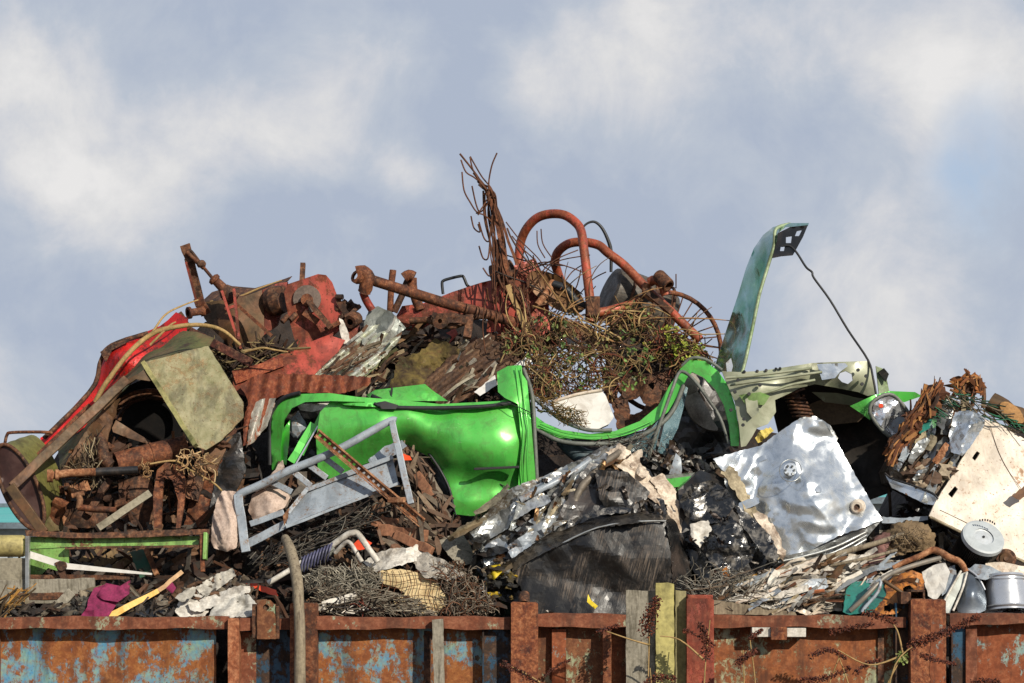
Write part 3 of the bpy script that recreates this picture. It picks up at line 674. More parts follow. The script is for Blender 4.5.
dock('tall dock seed head standing in front of the grey board',[[(646,800,-.6),(648,690,-.6),(650,605,-.6)],[(650,645,-.6),(632,640,-.6),(600,629,-.6)]],[([(646,632,-.6),(650,615,-.6),(657,600,-.6)],.085,520),([(598,632,-.6),(610,628,-.6),(618,626,-.6)],.03,120)],2)
dock('dock seed head in front of the red primed post',[[(706,800,-.6),(704,690,-.6),(710,620,-.6)],[(704,660,-.6),(680,640,-.6),(660,636,-.6)]],[([(707,656,-.6),(705,635,-.6),(700,624,-.6)],.055,330),([(716,646,-.6),(690,632,-.6),(684,631,-.6)],.03,120)],3)
dock('small dock seed head on a thin stem right of the red primed post',[[(742,800,-.6),(744,700,-.6),(743,650,-.6)]],[([(738,664,-.6),(744,657,-.6),(756,650,-.6)],.045,220)],4)
dock('low cluster of dock heads at the bottom by the foot of the boards',[[(655,720,-.7),(652,690,-.7),(650,668,-.7)]],[([(646,690,-.7),(655,678,-.7),(675,679,-.7)],.06,260)],5)
dock('arching dock stalk with bright green leaves at its node, by the orange panel',[[(870,740,-.8),(885,690,-.8),(903,655,-.8)],[(903,655,-.8),(897,630,-.8),(886,618,-.8)],[(903,655,-.8),(870,665,-.8),(838,650,-.8)]],[([(830,632,-.8),(850,628,-.8),(872,624,-.8)],.035,330),([(866,612,-.8),(880,617,-.8),(896,622,-.8)],.05,240)],6,(902,657,-.82))
dock('long drooping dock seed head running up and right across the wide post',[[(880,740,-.85),(895,665,-.85),(925,640,-.85)]],[([(912,645,-.85),(940,634,-.85),(978,617,-.85)],.055,800),([(921,655,-.85),(935,660,-.85),(956,664,-.85)],.03,260)],7)
dock('scattered brown dock heads low on the orange panel',[[(820,760,-.7),(825,700,-.7),(840,655,-.7)],[(858,740,-.7),(850,690,-.7),(838,655,-.7)]],[([(800,680,-.7),(825,678,-.7),(850,668,-.7)],.045,300),([(812,655,-.7),(830,650,-.7),(845,658,-.7)],.035,220),([(856,672,-.7),(868,664,-.7),(880,660,-.7)],.035,180)],8)
dock('small dock heads at the left edge of the orange panel',[[(748,760,-.5),(756,700,-.5),(750,640,-.5)]],[([(742,660,-.5),(748,656,-.5),(753,652,-.5)],.03,160),([(750,638,-.5),(756,634,-.5),(762,630,-.5)],.03,140)],9)
dock('low dock head at the bottom edge under the right end panel',[[(990,740,-.7),(985,710,-.7),(982,690,-.7)]],[([(972,686,-.7),(985,681,-.7),(1000,683,-.7)],.05,240)],10)
# ================================================================ THE HEAP
def H(x,y):
    k=[(200,4.2),(250,3.8),(320,3.3),(380,2.8),(440,2.2),(500,1.5),(560,.85),(600,.4),(625,.12),(900,.0)]
    if y<=k[0][0]: return k[0][1]
    for (a,b),(c,d) in zip(k,k[1:]):
        if y<=c: return b+(d-b)*(y-a)/(c-a)
    return 0
# dark mass of packed scrap behind everything
sil=[(-60,600),(24,592),(36,545),(42,480),(62,446),(98,405),(138,372),(190,336),(205,322),(240,312),(262,304),(290,308),(330,328),(345,322),(400,316),(450,318),(518,322),(530,400),(541,430),(600,439),(645,430),(668,410),(700,405),(760,430),(862,450),(872,520),(908,528),(930,480),(960,440),(1000,425),(1090,430),(1090,700),(-60,700)]
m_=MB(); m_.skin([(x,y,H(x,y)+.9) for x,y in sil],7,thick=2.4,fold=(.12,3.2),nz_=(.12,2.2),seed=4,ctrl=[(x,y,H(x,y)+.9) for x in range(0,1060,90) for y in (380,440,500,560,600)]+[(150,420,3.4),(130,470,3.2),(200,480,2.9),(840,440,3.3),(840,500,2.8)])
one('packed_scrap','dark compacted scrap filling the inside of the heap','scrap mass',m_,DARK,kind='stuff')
# ---------------------------------------------------------------- the green car
t=T('wrecked_car','crushed bright green car lying on its side across the heap, bonnet standing open','car')
A=1.75
def cs(o,**k):
    m_=MB(); m_.skin(o,**k); return m_
# main flank: quarter panel + door
fl=[(345,398,A),(360,402,A-.02),(392,405,A-.02),(430,408,A),(470,407,A),(505,402,A),(521,396,A-.02),(526,375,A+.02),(531,420,A),(534,470,A),(533,498,A+.02),(510,505,A),(488,515,A),(470,516,A),(454,514,A),(450,492,A),(440,472,A+.03),(428,456,A+.06),(412,448,A+.1),(395,452,A+.1),(350,470,A+.1),(330,480,A+.1),(318,470,A+.05),(316,440,A),(320,412,A),(330,402,A)]
flc=[(470,425,A-.16),(470,445,A-.21),(500,450,A-.2),(500,425,A-.16),(425,428,A-.13),(480,464,A-.16),(505,466,A-.15),(450,460,A-.12),(465,482,A+.02),(500,486,A+.0),(470,500,A-.07),(500,498,A-.04),(420,448,A+.0),(380,425,A-.12),(350,430,A-.08),(520,440,A-.13),(440,445,A-.1),(445,412,A-.03),(456,418,A-.12),(405,412,A-.09)]
body=t.part('body_side',cs(fl,sp=4,ctrl=flc,thick=.02,nz_=(.02,1.3),fold=(.024,1.5),fold2=(.008,4),seed=5),GRN)
q=MB(); q.tube([(498,403,A-.14),(506,402.5,A-.15),(521,408,A-.2),(533,414,A-.06)],.004,6,4); t.part('panel_gap',q,SEAL,body)
q=MB(); q.tube([(486,474,A-.03),(500,484,A-.02),(515,490,A-.06)],.004,6,4); t.part('crease_shade',q,SEAL,body)  # black line painting the shade in the flank's crease
# belt line shoulder and upper strip
t.part('shoulder_panel',cs([(330,400,A),(345,396,A-.04),(400,400,A-.03),(440,404,A-.04),(500,401,A-.03),(522,394,A-.03),(522,400,A-.07),(500,407,A-.09),(440,411,A-.1),(390,408,A-.08),(345,405,A-.08)],sp=4,thick=.02,nz_=(.008,4),seed=2),GRN,body)
# B pillar shoulder
pil=t.part('door_pillar',cs([(497,372,A+.1),(508,366,A+.06),(521,365,A+.06),(527,380,A),(531,420,A-.06),(535,470,A-.05),(537,500,A),(528,502,A-.05),(518,488,A-.12),(521,440,A-.16),(518,404,A-.14),(505,398,A-.1),(498,392,A)],sp=4,thick=.02,ctrl=[(525,430,A-.16),(512,380,A-.04)],seed=2,nz_=(.01,5)),GRN)
for k,xo in enumerate((0,5)):
    q=MB(); q.tube([(516+xo,368,A-.0),(519+xo,400,A-.12),(523+xo,430,A-.17),(522+xo,465,A-.16),(524+xo,495,A-.1)],.007,8,6); t.part('pressed_rib',q,GRN,pil)
q=MB(); q.tube([(523,368,A+.02),(532,395,A),(535,440,A-.03),(537,480,A-.02),(538,500,A)],.018,8,6); t.part('door_seal',q,SEALG)
q=MB(); q.tube([(520,392,A-.02),(522,398,A-.06),(515,402,A-.09),(490,406,A-.1),(450,408,A-.1),(410,408,A-.09),(385,407,A-.08),(374,404,A-.07)],.019,8,5); t.part('window_seal',q,SEAL)
q=MB(); q.skin([(374,403,A-.1),(385,401,A-.1),(398,405,A-.11),(396,409,A-.12),(382,409,A-.12)],3,thick=.03,seed=1); t.part('seal_end',q,SEAL)
q=MB(); q.bar((474,469,A-.16),(519,467,A-.19),.022,.02); t.part('rubbing_strip',q,SEAL,bevel=.004)
# rear wheel arch
q=MB(); q.tube([(428,452,A+.04),(440,470,A-.0),(449,488,A-.02),(453,505,A-.01),(456,515,A)],.013,8,6); t.part('wheel_arch_lip',q,SEAL)
q=cs([(405,452,A+.3),(428,455,A+.25),(442,475,A+.22),(452,500,A+.2),(455,525,A+.25),(400,530,A+.3)],sp=6,thick=.02,nz_=(.03,3)); t.part('wheel_arch_liner',q,BLK)
# rear opening (left end) : hoop
q=MB(); q.skin([(272,470,A+.1),(271,440,A+.1),(272,415,A+.1),(282,400,A+.08),(300,394,A+.02),(330,393,A-.05),(365,398,A-.05),(365,402,A-.1),(330,401,A-.1),(305,402,A),(292,408,A+.02),(284,420,A+.03),(281,445,A+.05),(281,470,A+.05)],4,thick=.05,nz_=(.015,4),seed=7,fold=(.01,5)); hoop=t.part('rear_frame',q,GRN)
q=MB(); q.tube([(270,465,A+.12),(270,430,A+.12),(273,410,A+.1),(284,398,A+.06),(300,393,A)],.02,8,6); t.part('frame_seal',q,SEAL,hoop)
q=cs([(280,462,A+.1),(282,430,A+.1),(290,420,A+.1),(289,440,A),(286,465,A)],sp=4,thick=.02); t.part('inner_pillar',q,GRN)
q=MB(); q.bar((291,462,A+.05),(314,424,A+.12),.07,.02,seg=4,wob=.008); q.bar((302,455,A+.1),(322,412,A+.1),.03,.04); t.part('hinge_arm',q,GRN)
q=MB(); q.bar((296,464,A+.02),(318,426,A+.06),.012,.03); t.part('chrome_edge',q,STEEL)
t.part('inner_lining',cs([(284,412,A+.35),(330,402,A+.3),(335,450,A+.35),(290,465,A+.4)],sp=5,fold=(.05,4),seed=4),BLK)
q=MB(); q.blob((298,426,A+.25),.09,4,2,.4,2,scale=(.8,.5,1.2)); t.part('speaker_pod',q,GREY)
q=cs([(296,404,A+.12),(330,403,A+.12),(328,408,A+.1),(312,412,A+.1),(300,410,A+.1)],sp=3,fold=(.03,6),seed=3); t.part('torn_padding',q,WHTD)
# roof remains above belt line
q=cs([(366,395,A+.35),(375,390,A+.3),(400,387,A+.35),(425,384,A+.4),(432,390,A+.35),(448,401,A+.2),(400,401,A+.15),(372,400,A+.15)],sp=3,thick=.02,fold=(.07,3.5),seed=9); rf=t.part('folded_roof',q,GRN)
q=MB(); q.tube([(372,396,A+.2),(381,400,A+.15)],.02,8); q.tube([(392,388,A+.25),(391,396,A+.2),(394,401,A+.15)],.01,6); t.part('roof_seal',q,SEAL,rf)
# front half: roof rail / opening
B=1.9
q=MB(); q.skin([(533,414,B),(545,423,B-.03),(562,430,B-.05),(590,434,B-.06),(615,431,B-.05),(640,421,B-.03),(658,406,B),(668,388,B+.02),(680,369,B+.04),(692,362,B+.04),(696,368,B+.0),(687,378,B),(678,395,B-.02),(668,412,B-.03),(650,426,B-.07),(625,436,B-.1),(595,440,B-.12),(560,438,B-.1),(540,430,B-.06),(533,425,B-.03)],4,thick=.05,fold=(.012,5),seed=3); rl=t.part('roof_rail',q,GRN)
q=MB(); q.tube([(533,397,B+.1),(548,410,B+.03),(565,422,B-.04),(588,430,B-.08),(612,430,B-.08)],.017,8,6); t.part('rail_seal',q,SEALG,rl)
q=MB(); q.tube([(534,428,B-.02),(560,441,B-.14),(595,444,B-.16),(628,440,B-.14),(655,428,B-.1),(672,412,B-.05),(684,385,B-.02)],.02,8,6); t.part('rail_trim',q,SEALG,rl)
for k in range(2):
    q=MB(); q.tube([(540,424+k*4,B-.07),(565,433+k*3,B-.12),(595,436+k*3,B-.14),(625,432+k*3,B-.12),(652,421+k*3,B-.08)],.006,6,6); t.part('rail_rib',q,GRN,rl)
# windscreen pillar loop
q=MB(); q.skin([(680,369,B+.03),(690,360,B),(705,361,B-.02),(718,371,B-.05),(728,385,B-.1),(735,405,B-.15),(739,430,B-.18),(739,446,B-.2),(731,446,B-.2),(729,425,B-.17),(724,405,B-.14),(715,389,B-.09),(703,377,B-.04),(692,372,B),(684,377,B+.02)],3,thick=.06,fold=(.008,6),seed=5); ap=t.part('windscreen_pillar',q,GRN)
q=MB(); q.tube([(682,366,B+.06),(692,358,B+.03),(707,360,B),(722,370,B-.05)],.014,8,6); t.part('pillar_trim',q,SEALG,ap)
q=MB(); q.tube([(648,460,B-.1),(654,440,B-.12),(663,415,B-.12),(672,390,B-.1),(680,372,B-.06),(692,378,B-.1),(706,396,B-.15),(720,418,B-.18),(729,444,B-.2)],.015,8,5); df=t.part('door_opening_frame',q,SEALG)
gl=t.part('shattered_windscreen',cs([(656,458,B+.0),(664,425,B),(680,382,B+.02),(688,388,B+.05),(683,410,B+.03),(678,428,B),(664,456,B)],sp=4,thick=.008,fold=(.015,5),seed=3),CRAZE)
t.part('crumpled_glass',cs([(626,436,B-.08),(650,430,B-.1),(665,412,B-.08),(660,430,B-.06),(655,450,B-.02),(648,458,B),(630,455,B-.02)],sp=4,thick=.008,fold=(.03,4),seed=8),CRAZE)
q=MB(); q.skin([(684,392,B+.25),(694,388,B+.22),(703,400,B+.2),(713,420,B+.2),(718,430,B+.2),(704,428,B+.2),(690,415,B+.22)],4,thick=.12,ctrl=[(700,410,B+.1)],smooth=3); seat=t.part('seat',q,simple('grey_beige_seat',['#8b8378','#9c948a'],8,.85,0,.5,.003),)
q=MB(); q.blob((690,384,B+.24),.085,2,3,.12,2,scale=(1,.6,1.2)); t.part('headrest',q,bpy.data.materials['grey_beige_seat'],seat)
t.part('cabin_lining',cs([(640,455,B+.45),(660,420,B+.45),(682,372,B+.5),(708,372,B+.5),(726,384,B+.45),(736,410,B+.4),(740,435,B+.4),(735,470,B+.4),(650,485,B+.4)],sp=6,fold=(.06,3),seed=6),BLK)
q=cs([(669,474,B-.25),(673,462,B-.25),(676,453,B-.25),(681,458,B-.25),(682,470,B-.25),(681,476,B-.25)],sp=3,thick=.02,ctrl=[(676,466,B-.3)]); t.part('door_mirror_shell',q,GREY)
q=MB(); q.skin([(655,476,B-.3),(700,472,B-.35),(701,475,B-.36),(656,480,B-.31)],3,thick=.03); q2=MB(); q2.skin([(656,480,B-.32),(701,475,B-.38),(702,484,B-.38),(660,489,B-.33)],3,thick=.04,nz_=(.008,5)); sl=t.part('sill',q2,GRN); t.part('sill_seal',q,SEALG,sl)
q=MB(); q.tube([(560,440,B+.15),(580,455,B+.1),(600,458,B+.1)],[.05,.08,.05],10,4); t.part('door_trim',q,simple('blue_grey_trim',['#3a4a50','#50626a'],6,.6))
# inner wing
W_=1.6
q=MB(); q.skin([(722,371,W_+.1),(738,372,W_+.05),(760,371,W_+.05),(786,367,W_+.05),(812,363,W_+.02),(834,362,W_),(868,361,W_),(873,372,W_),(877,394,W_),(868,396,W_+.02),(858,392,W_+.05),(838,388,W_+.06),(815,384,W_+.06),(800,388,W_+.05),(788,394,W_+.02),(775,400,W_),(776,412,W_),(768,424,W_-.03),(757,428,W_-.04),(752,437,W_-.05),(746,446,W_-.05),(741,447,W_-.05),(739,425,W_-.03),(735,402,W_),(727,384,W_+.05)],3,thick=.03,fold=(.004,4),nz_=(.004,5),seed=6,ctrl=[(760,385,W_-.08),(800,375,W_-.06),(850,378,W_-.07),(750,410,W_-.06)],holes=([(727+4,405),(734,405),(735,410),(731,413),(727,410)],[(840,373),(846,371),(852,374),(853,380),(848,384),(842,382),(838,378)])); iw=t.part('inner_wing',q,APR)
for a in ([(730,385,W_-.04),(765,380,W_-.11),(800,375,W_-.1),(822,372,W_-.09)],[(742,396,W_-.05),(768,392,W_-.09),(790,385,W_-.07),(815,380,W_-.05)],[(726,378,W_),(760,375,W_-.05),(812,368,W_-.06)]):
    q=MB(); q.tube(a,.012,8,6); t.part('pressed_rib',q,APR,iw)
q=MB(); q.skin([(739,395,W_-.09),(760,392,W_-.12),(770,396,W_-.1),(764,405,W_-.09),(745,404,W_-.08)],3,thick=.02,nz_=(.01,6)); t.part('overspray_patch',q,simple('green_overspray',['#6fa04a','#8aa868','#7c9a5c'],5,.5,.2),iw)
q=MB(); q.skin([(817,364,W_-.08),(845,363,W_-.08),(848,366,W_-.08),(840,372,W_-.09),(835,378,W_-.1),(822,380,W_-.09),(820,374,W_-.09)],3,thick=.02,fold=(.01,8)); t.part('bright_bracket',q,SILV,iw)
q=MB()
for (x,y) in [(749,394),(731,410),(858,370),(862,384),(743,425),(760,385),(738,380),(735,392),(744,419),(866,376)]: q.disc((x,y,W_-.12),(0,-1,0),.015,.03,12)
t.part('grommet',q,SEAL,iw,kind='stuff')
q=MB(); q.skin([(745,398,W_-.1),(757,397,W_-.11),(759,412,W_-.11),(752,418,W_-.1),(747,412,W_-.1)],3,thick=.02,fold=(.015,8)); t.part('bracket_plate',q,APR,iw)
q=MB(); q.skin([(876,366,W_+.02),(884,369,W_+.05),(887,380,W_+.1),(890,395,W_+.1),(879,394,W_)],3,thick=.03,fold=(.01,6)); t.part('front_crossmember_end',q,GRNE)
q=MB(); q.skin([(878,372,W_-.03),(884,368,W_-.03),(889,374,W_),(886,382,W_)],3,thick=.04); t.part('bonnet_catch',q,BLK)
# wheel well
t.part('wheel_well',cs([(770,400,W_+.5),(785,388,W_+.3),(820,382,W_+.2),(870,392,W_+.15),(895,410,W_+.3),(900,450,W_+.5),(892,492,W_+.6),(870,500,W_+.6),(835,470,W_+.7),(780,440,W_+.7)],sp=6,ctrl=[(830,430,W_+.85)],nz_=(.04,2),seed=3),simple('arch_liner',['#1c1b19','#2c2620','#40342a'],3,.8,0,.5,.006,dirt=.5,dirtcol='#181512'))
t.part('muddy_arch_lining',cs([(800,408,W_+.55),(820,400,W_+.45),(850,404,W_+.4),(866,415,W_+.4),(858,422,W_+.45),(830,425,W_+.55),(806,428,W_+.6)],sp=5,nz_=(.02,4)),simple('arch_mud',['#6c5842','#84705a'],5,.9,0,.5,.006))
for (o_,mt_) in (([(812,392,W_+.02),(838,393,W_+.05),(858,398,W_+.08),(876,400,W_+.05),(874,408,W_+.12),(850,405,W_+.2),(825,402,W_+.2)],APR),):
    t.part('inner_flange',cs(o_,sp=3,thick=.02,fold=(.02,4)),mt_)
sp_=MB(); pts=[]
import math as _m
for i in range(90):
    a=i*.42; k=i/89; c_=P(794+k*10,396+k*22,W_+.28); pts.append(c_+Vector((_m.cos(a)*.085,_m.sin(a)*.085,.0)))
sp_.tube(pts,.013,6,world=True); cs_=t.part('coil_spring',sp_,RUSTD)
q=MB(); q.rings((793,392,W_+.28),(805,424,W_+.28),[(0,.001),(0,.11),(.06,.11),(.06,.05),(.9,.05),(.9,.12),(1,.12),(1,.001)],20); t.part('damper',q,RUSTD,cs_)
# front wing remnant + headlamp
t.part('front_wing',cs([(850,406,W_-.05),(872,396,W_-.1),(890,391,W_-.05),(915,392,W_+.1),(922,396,W_+.2),(905,402,W_+.05),(885,402,W_-.05),(872,408,W_-.12),(870,420,W_-.1),(862,414,W_-.06)],sp=3,thick=.02,nz_=(.02,4),seed=2),GRN)
lo_=[(870,412),(872,403),(879,397),(889,394),(897,398),(906,409),(912,420),(911,428),(903,434),(892,437),(885,433),(876,423)]
q=MB(); q.skin([(x,y,W_-.14+(x-870)*.002) for x,y in lo_],3,thick=.12); hl=t.part('headlight',q,GREY)
q=MB(); q.skin([(891+(x-891)*.9,415+(y-415)*.9,W_-.16+(x-870)*.002) for x,y in lo_],2.4,thick=.015,fold=(.045,6),seed=3); t.part('lens',q,simple('headlamp_reflector',['#b8bcc0','#e4e6e8','#7c8084'],9,.15,.8,.3,.004,dirt=.25),hl)
q=MB(); q.tube([(x,y,W_-.17+(x-870)*.002) for x,y in lo_],.016,8,2,closed=True); t.part('lamp_rim',q,SEALG,hl)
q=MB(); q.disc((881,406,W_-.24),(-.2,-1,.3),.02,.02,14); t.part('indicator_bulb',q,REDO,hl)
# bonnet
q=MB(); oo=[(713,372,2.1),(720,350,2.15),(728,325,2.25),(738,295,2.35),(746,268,2.42),(754,248,2.45),(763,235,2.42),(773,227,2.35),(790,223,2.2),(809,223,2.05),(808,226,2.02),(786,227,2.05),(778,233,2.06),(776,245,2.08),(772,257,2.08),(765,275,2.05),(758,298,1.98),(756,310,1.95),(750,338,1.85),(746,355,1.8),(742,372,1.75)]
q.skin(oo,4,thick=.012,ctrl=[(738,310,2.12),(752,265,2.2),(730,350,1.98),(765,240,2.2)],nz_=(.012,2),seed=3)
BON=simple('bonnet_paint_sky_sheen',['#3c8c58','#6ca890','#9cc4c0','#4c9c60'],2.2,.08,.9,.1,.002,stretch=(3,1,.5),dirt=.3,dirtcol='#5c4a30',dscale=2,coat=1.0); bn=t.part('bonnet',q,BON)  # blue-grey streaks put the sky's reflection into the green paint
q=MB(); q.skin([(778,233,2.03),(790,227,2.0),(808,225,1.98),(803,237,1.95),(797,248,1.95),(793,255,1.97),(782,256,2.0),(772,258,2.04),(776,245,2.05)],3,thick=.03,fold=(.012,8),seed=2,holes=([(786,237),(792,236),(791,243),(786,243)],[(797,231),(802,230),(799,236),(795,236)],[(781,246),(785,246),(784,251),(780,251)])); t.part('bonnet_frame',q,BLK,bn)
q=MB(); q.tube([(790,224,2.19),(776,229,2.1),(774,245,2.07),(768,266,2.04),(760,292,1.98),(757,306,1.94),(752,330,1.86),(746,358,1.78),(742,373,1.74)],.016,8,5); t.part('bonnet_edge',q,GRNE,bn)
q=MB(); q.skin([(726,363,1.68),(731,358,1.68),(733,366,1.68),(731,374,1.68),(727,372,1.68)],2,thick=.03); t.part('hinge',q,STEEL)
q=MB(); q.tube([(781,246,2.0),(790,246,1.98),(797,253,1.95),(806,267,1.9),(812,272,1.88),(814,278,1.87),(830,300,1.82),(848,330,1.75),(868,360,1.6),(873,378,1.52),(876,394,1.5)],.010,7,4); t.part('bonnet_stay',q,SEAL)
q=MB()
for x,y in [(757,371),(766,370.5),(776,369),(780,368.5),(744,372)]: q.blob((x,y,W_+.03),.016,x,1,.5)
t.part('clip',q,SEAL,kind='stuff')
t.done()

BLKG2=simple('glossy_black_sheet',['#0c0c0e','#191a1c','#0f1012'],7,.25,.1,.6,.005,dirt=.75,dirtcol='#8a847a',dscale=11,coat=.5,dthr=.57)
TANW=simple('tan_weathered_sheet',['#8c7c60','#b0a284','#6a5c46'],7,.8,0,.6,.005,dirt=.4)
CREAMD=simple('grimy_cream_sheet',['#b8a48e','#dccdb8','#8c7660'],7,.6,0,.5,.005,dirt=.75,dirtcol='#5c3c26',dscale=6,dthr=.54)
BLKT=simple('dull_black_sheet',['#141312','#2c2a28','#1c1a19'],5,.3,.3,.5,.004,dirt=.6,dirtcol='#6c6254',dscale=6,coat=.3)
# ---------------------------------------------------------------- central crushed bale
t=T('crushed_metal_bale','big black crushed car bale in the middle, cream panel on its right edge','bale','crushed car bales')
Y0=.75
FY=Y0-.34
t.part('scraped_panel',cs([(512,573,FY+.03),(530,559,FY),(562,543,FY-.01),(598,527,FY-.02),(640,521,FY-.02),(666,521,FY-.01),(670,550,FY-.02),(674,594,FY-.02),(660,604,FY-.03),(641,616,FY-.03),(541,617,FY-.02),(526,598,FY)],sp=3,thick=.3,fold=(.04,1.6),fold2=(.008,5),seed=9,edge=1),BLKS)
t.part('folded_top_panel',cs([(512,572,FY+.02),(516,552,FY+.16),(538,534,FY+.28),(565,520,FY+.34),(600,511,FY+.38),(640,509,FY+.38),(667,512,FY+.34),(666,521,FY-.02),(640,522,FY-.03),(598,528,FY-.03),(562,544,FY-.02),(530,560,FY-.01)],sp=2.6,thick=.05,fold=(.07,2.2),fold2=(.012,6),seed=5,edge=1),BLKT)
q=MB(); q.tube([(512,573,FY+.01),(530,559.5,FY-.02),(562,543.5,FY-.03),(598,527.5,FY-.04),(640,521.5,FY-.05),(666,521,FY-.04)],.007,6,6,jit=.4); t.part('fold_highlight',q,SILD)  # silver line laid in as the highlight along the fold
t.part('side_panel',cs([(666,514,FY+.3),(676,522,FY+.3),(686,548,FY+.28),(692,575,FY+.25),(684,592,FY+.1),(674,595,FY-.02),(670,550,FY-.01),(666,520,FY+.0)],sp=3,thick=.05,fold=(.05,3),seed=6,edge=.8),BLK)
t.part('crushed_core',cs([(470,560,Y0),(500,520,Y0+.1),(560,470,Y0+.3),(605,445,Y0+.5),(650,470,Y0+.4),(690,545,Y0+.1),(685,600,Y0-.1),(560,620,Y0-.2),(500,600,Y0-.2)],sp=7,thick=.6,fold=(.06,3),seed=12,nz_=(.05,3)),BLK)
t.part('black_panel',cs([(560,512,Y0-.12),(578,478,Y0),(590,462,Y0+.1),(618,470,Y0+.08),(640,490,Y0+.03),(664,500,Y0),(667,514,Y0-.05),(650,518,Y0-.1),(630,514,Y0-.12),(600,524,Y0-.12),(575,535,Y0-.12),(545,545,Y0-.14)],sp=3,thick=.04,fold=(.07,2.4),seed=21,edge=.8),BLK)
t.part('black_panel',cs([(595,470,Y0-.02),(628,472,Y0),(650,492,Y0-.03),(640,512,Y0-.12),(612,515,Y0-.14),(600,500,Y0-.08)],sp=3,thick=.03,fold=(.08,2.6),seed=33,edge=.8),BLKS)
t.part('bent_strip',cs([(520,552,Y0-.14),(545,532,Y0-.16),(575,518,Y0-.18),(605,508,Y0-.18),(632,508,Y0-.16),(630,512,Y0-.18),(600,515,Y0-.2),(570,527,Y0-.2),(545,541,Y0-.2),(524,560,Y0-.18)],sp=2.5,thick=.03,fold=(.05,4),seed=4,edge=.8),BLKG2)
q=MB(); q.tube([(568,530,Y0-.1),(572,510,Y0-.08),(580,490,Y0-.02),(590,478,Y0+.05),(606,462,Y0+.1),(620,452,Y0+.2)],.03,7,5,jit=.2); t.part('seam_flange',q,simple('brown_grey_flange',['#5f564c','#7c7264'],6,.6,.2))
# cream side
t.part('cream_side_panel',cs([(650,480,Y0+.05),(662,473,Y0+.1),(674,488,Y0+.12),(685,512,Y0+.1),(692,535,Y0+.08),(692,556,Y0+.02),(680,568,Y0-.05),(674,560,Y0-.06),(675,540,Y0-.04),(668,515,Y0-.03),(664,500,Y0)],sp=3,thick=.04,fold=(.06,4),seed=7,edge=1.8),CREAMD)
t.part('cream_folded_strip',cs([(605,452,Y0+.2),(620,443,Y0+.25),(634,456,Y0+.2),(646,470,Y0+.15),(660,492,Y0+.08),(668,505,Y0+.05),(660,506,Y0),(640,488,Y0+.02),(628,474,Y0+.05),(614,465,Y0+.1)],sp=3,thick=.04,fold=(.07,4),seed=9,edge=1.8),CREAMD)
t.part('cream_folded_strip',cs([(632,454,Y0+.25),(642,449,Y0+.25),(640,462,Y0+.15),(650,474,Y0+.1),(642,478,Y0+.08),(630,465,Y0+.15)],sp=3,thick=.03,fold=(.06,6),seed=19,edge=1.4),CREAMD)
yb=depthfn([(465,530,Y0),(620,445,Y0+.35),(560,520,Y0-.1),(500,580,Y0-.3),(470,560,Y0-.1)])
reg=[(463,528),(500,492),(560,470),(612,446),(632,462),(612,478),(592,468),(578,490),(568,520),(540,540),(515,555),(505,585),(490,580),(478,555)]
PM=['#b9bcbc','#9ca09f','#c9cac6','#7c7f80','#a89c88','#8c8070','#d4cfc2','#6c5a48','#4c4a48','#a0a8b0']
SILC=metal('crushed_bright_sheet',['#a4a6a6','#c8cac8','#6c6a66'],.35,.7,.6,'#3c3026',.6,6)
LAY=[SILD,SILC,SILC,GREY,BLKG2,WHTD,metal('brownish_sheet',['#6a5a48','#8a7a62','#4c4034'],.5,.4,.5),BLK,TANW]
t.part('crumpled_skin',cs([(x,y,yb(x,y)-.0) for x,y in reg],sp=2.6,thick=.05,fold=(.085,3.6),seed=61,edge=1),metal('crumpled_mixed_sheet',['#5a564e','#9a9c98','#6a5c48','#b8bab8','#4a4440'],.42,.55,.6,'#3c2e22',.8,9))
layers(t,'crushed_sheet_layer',reg,36,(18,46),(5,13),R(-38),.4,yb,LAY+[TANW,BRN,SILD,BLK],77,.06,6,.12,.08,sp=2.4)
q=MB(); shards(q,reg,34,(.05,.12),(.015,.05),['#5a3c24','#8a6a48','#2a2420','#c0b49a','#3c3834','#b8bcc0'],yb,.62,.6,60,1.0,.25,.2); t.part('crushed_trim',q,VMET,kind='stuff')
for (o,s_) in (([(468,530),(500,512),(520,498),(528,508),(505,530),(480,545)],3),([(505,505),(545,480),(556,486),(548,505),(530,520),(512,530)],5),([(480,548),(505,535),(512,556),(500,575),(486,568)],8),([(540,478),(572,462),(584,470),(566,492),(548,496)],13),([(515,530),(540,512),(556,506),(552,525),(530,545)],15)):
    t.part('silver_sheet',cs([(x,y,yb(x,y)-.06) for x,y in o],sp=3,thick=.015,fold=(.06,4.5),seed=s_,edge=1),SILD)
q=MB(); q.tube([(520,500,yb(520,500)-.1),(545,487,yb(545,487)-.12),(572,473,yb(572,473)-.1),(590,460,yb(590,460)-.08)],.03,8,5,jit=.1); t.part('grey_tube',q,GREY)
q=MB(); chunks(q,[(486,562),(500,558),(512,575),(514,600),(500,604),(490,590)],26,(.02,.045),['#c8a81c','#1a1a1a','#242018','#3c3420','#6a5a28'],lambda x,y:.42,3,.8,.12); t.part('yellow_plastic_bits',q,VMAT,kind='stuff')
q=cs([(489,566,.32),(500,564,.3),(502,572,.3),(494,580,.32),(489,576,.34)],sp=2,thick=.02,fold=(.03,9)); t.part('yellow_tab',q,YELB)
q=cs([(588,594,.18),(591,600,.17),(598,606,.15),(595,609,.15),(587,602,.17)],sp=2,thick=.01,fold=(.02,9)); t.part('yellow_tab',q,YELB)
q=MB(); 
rnd=random.Random(5)
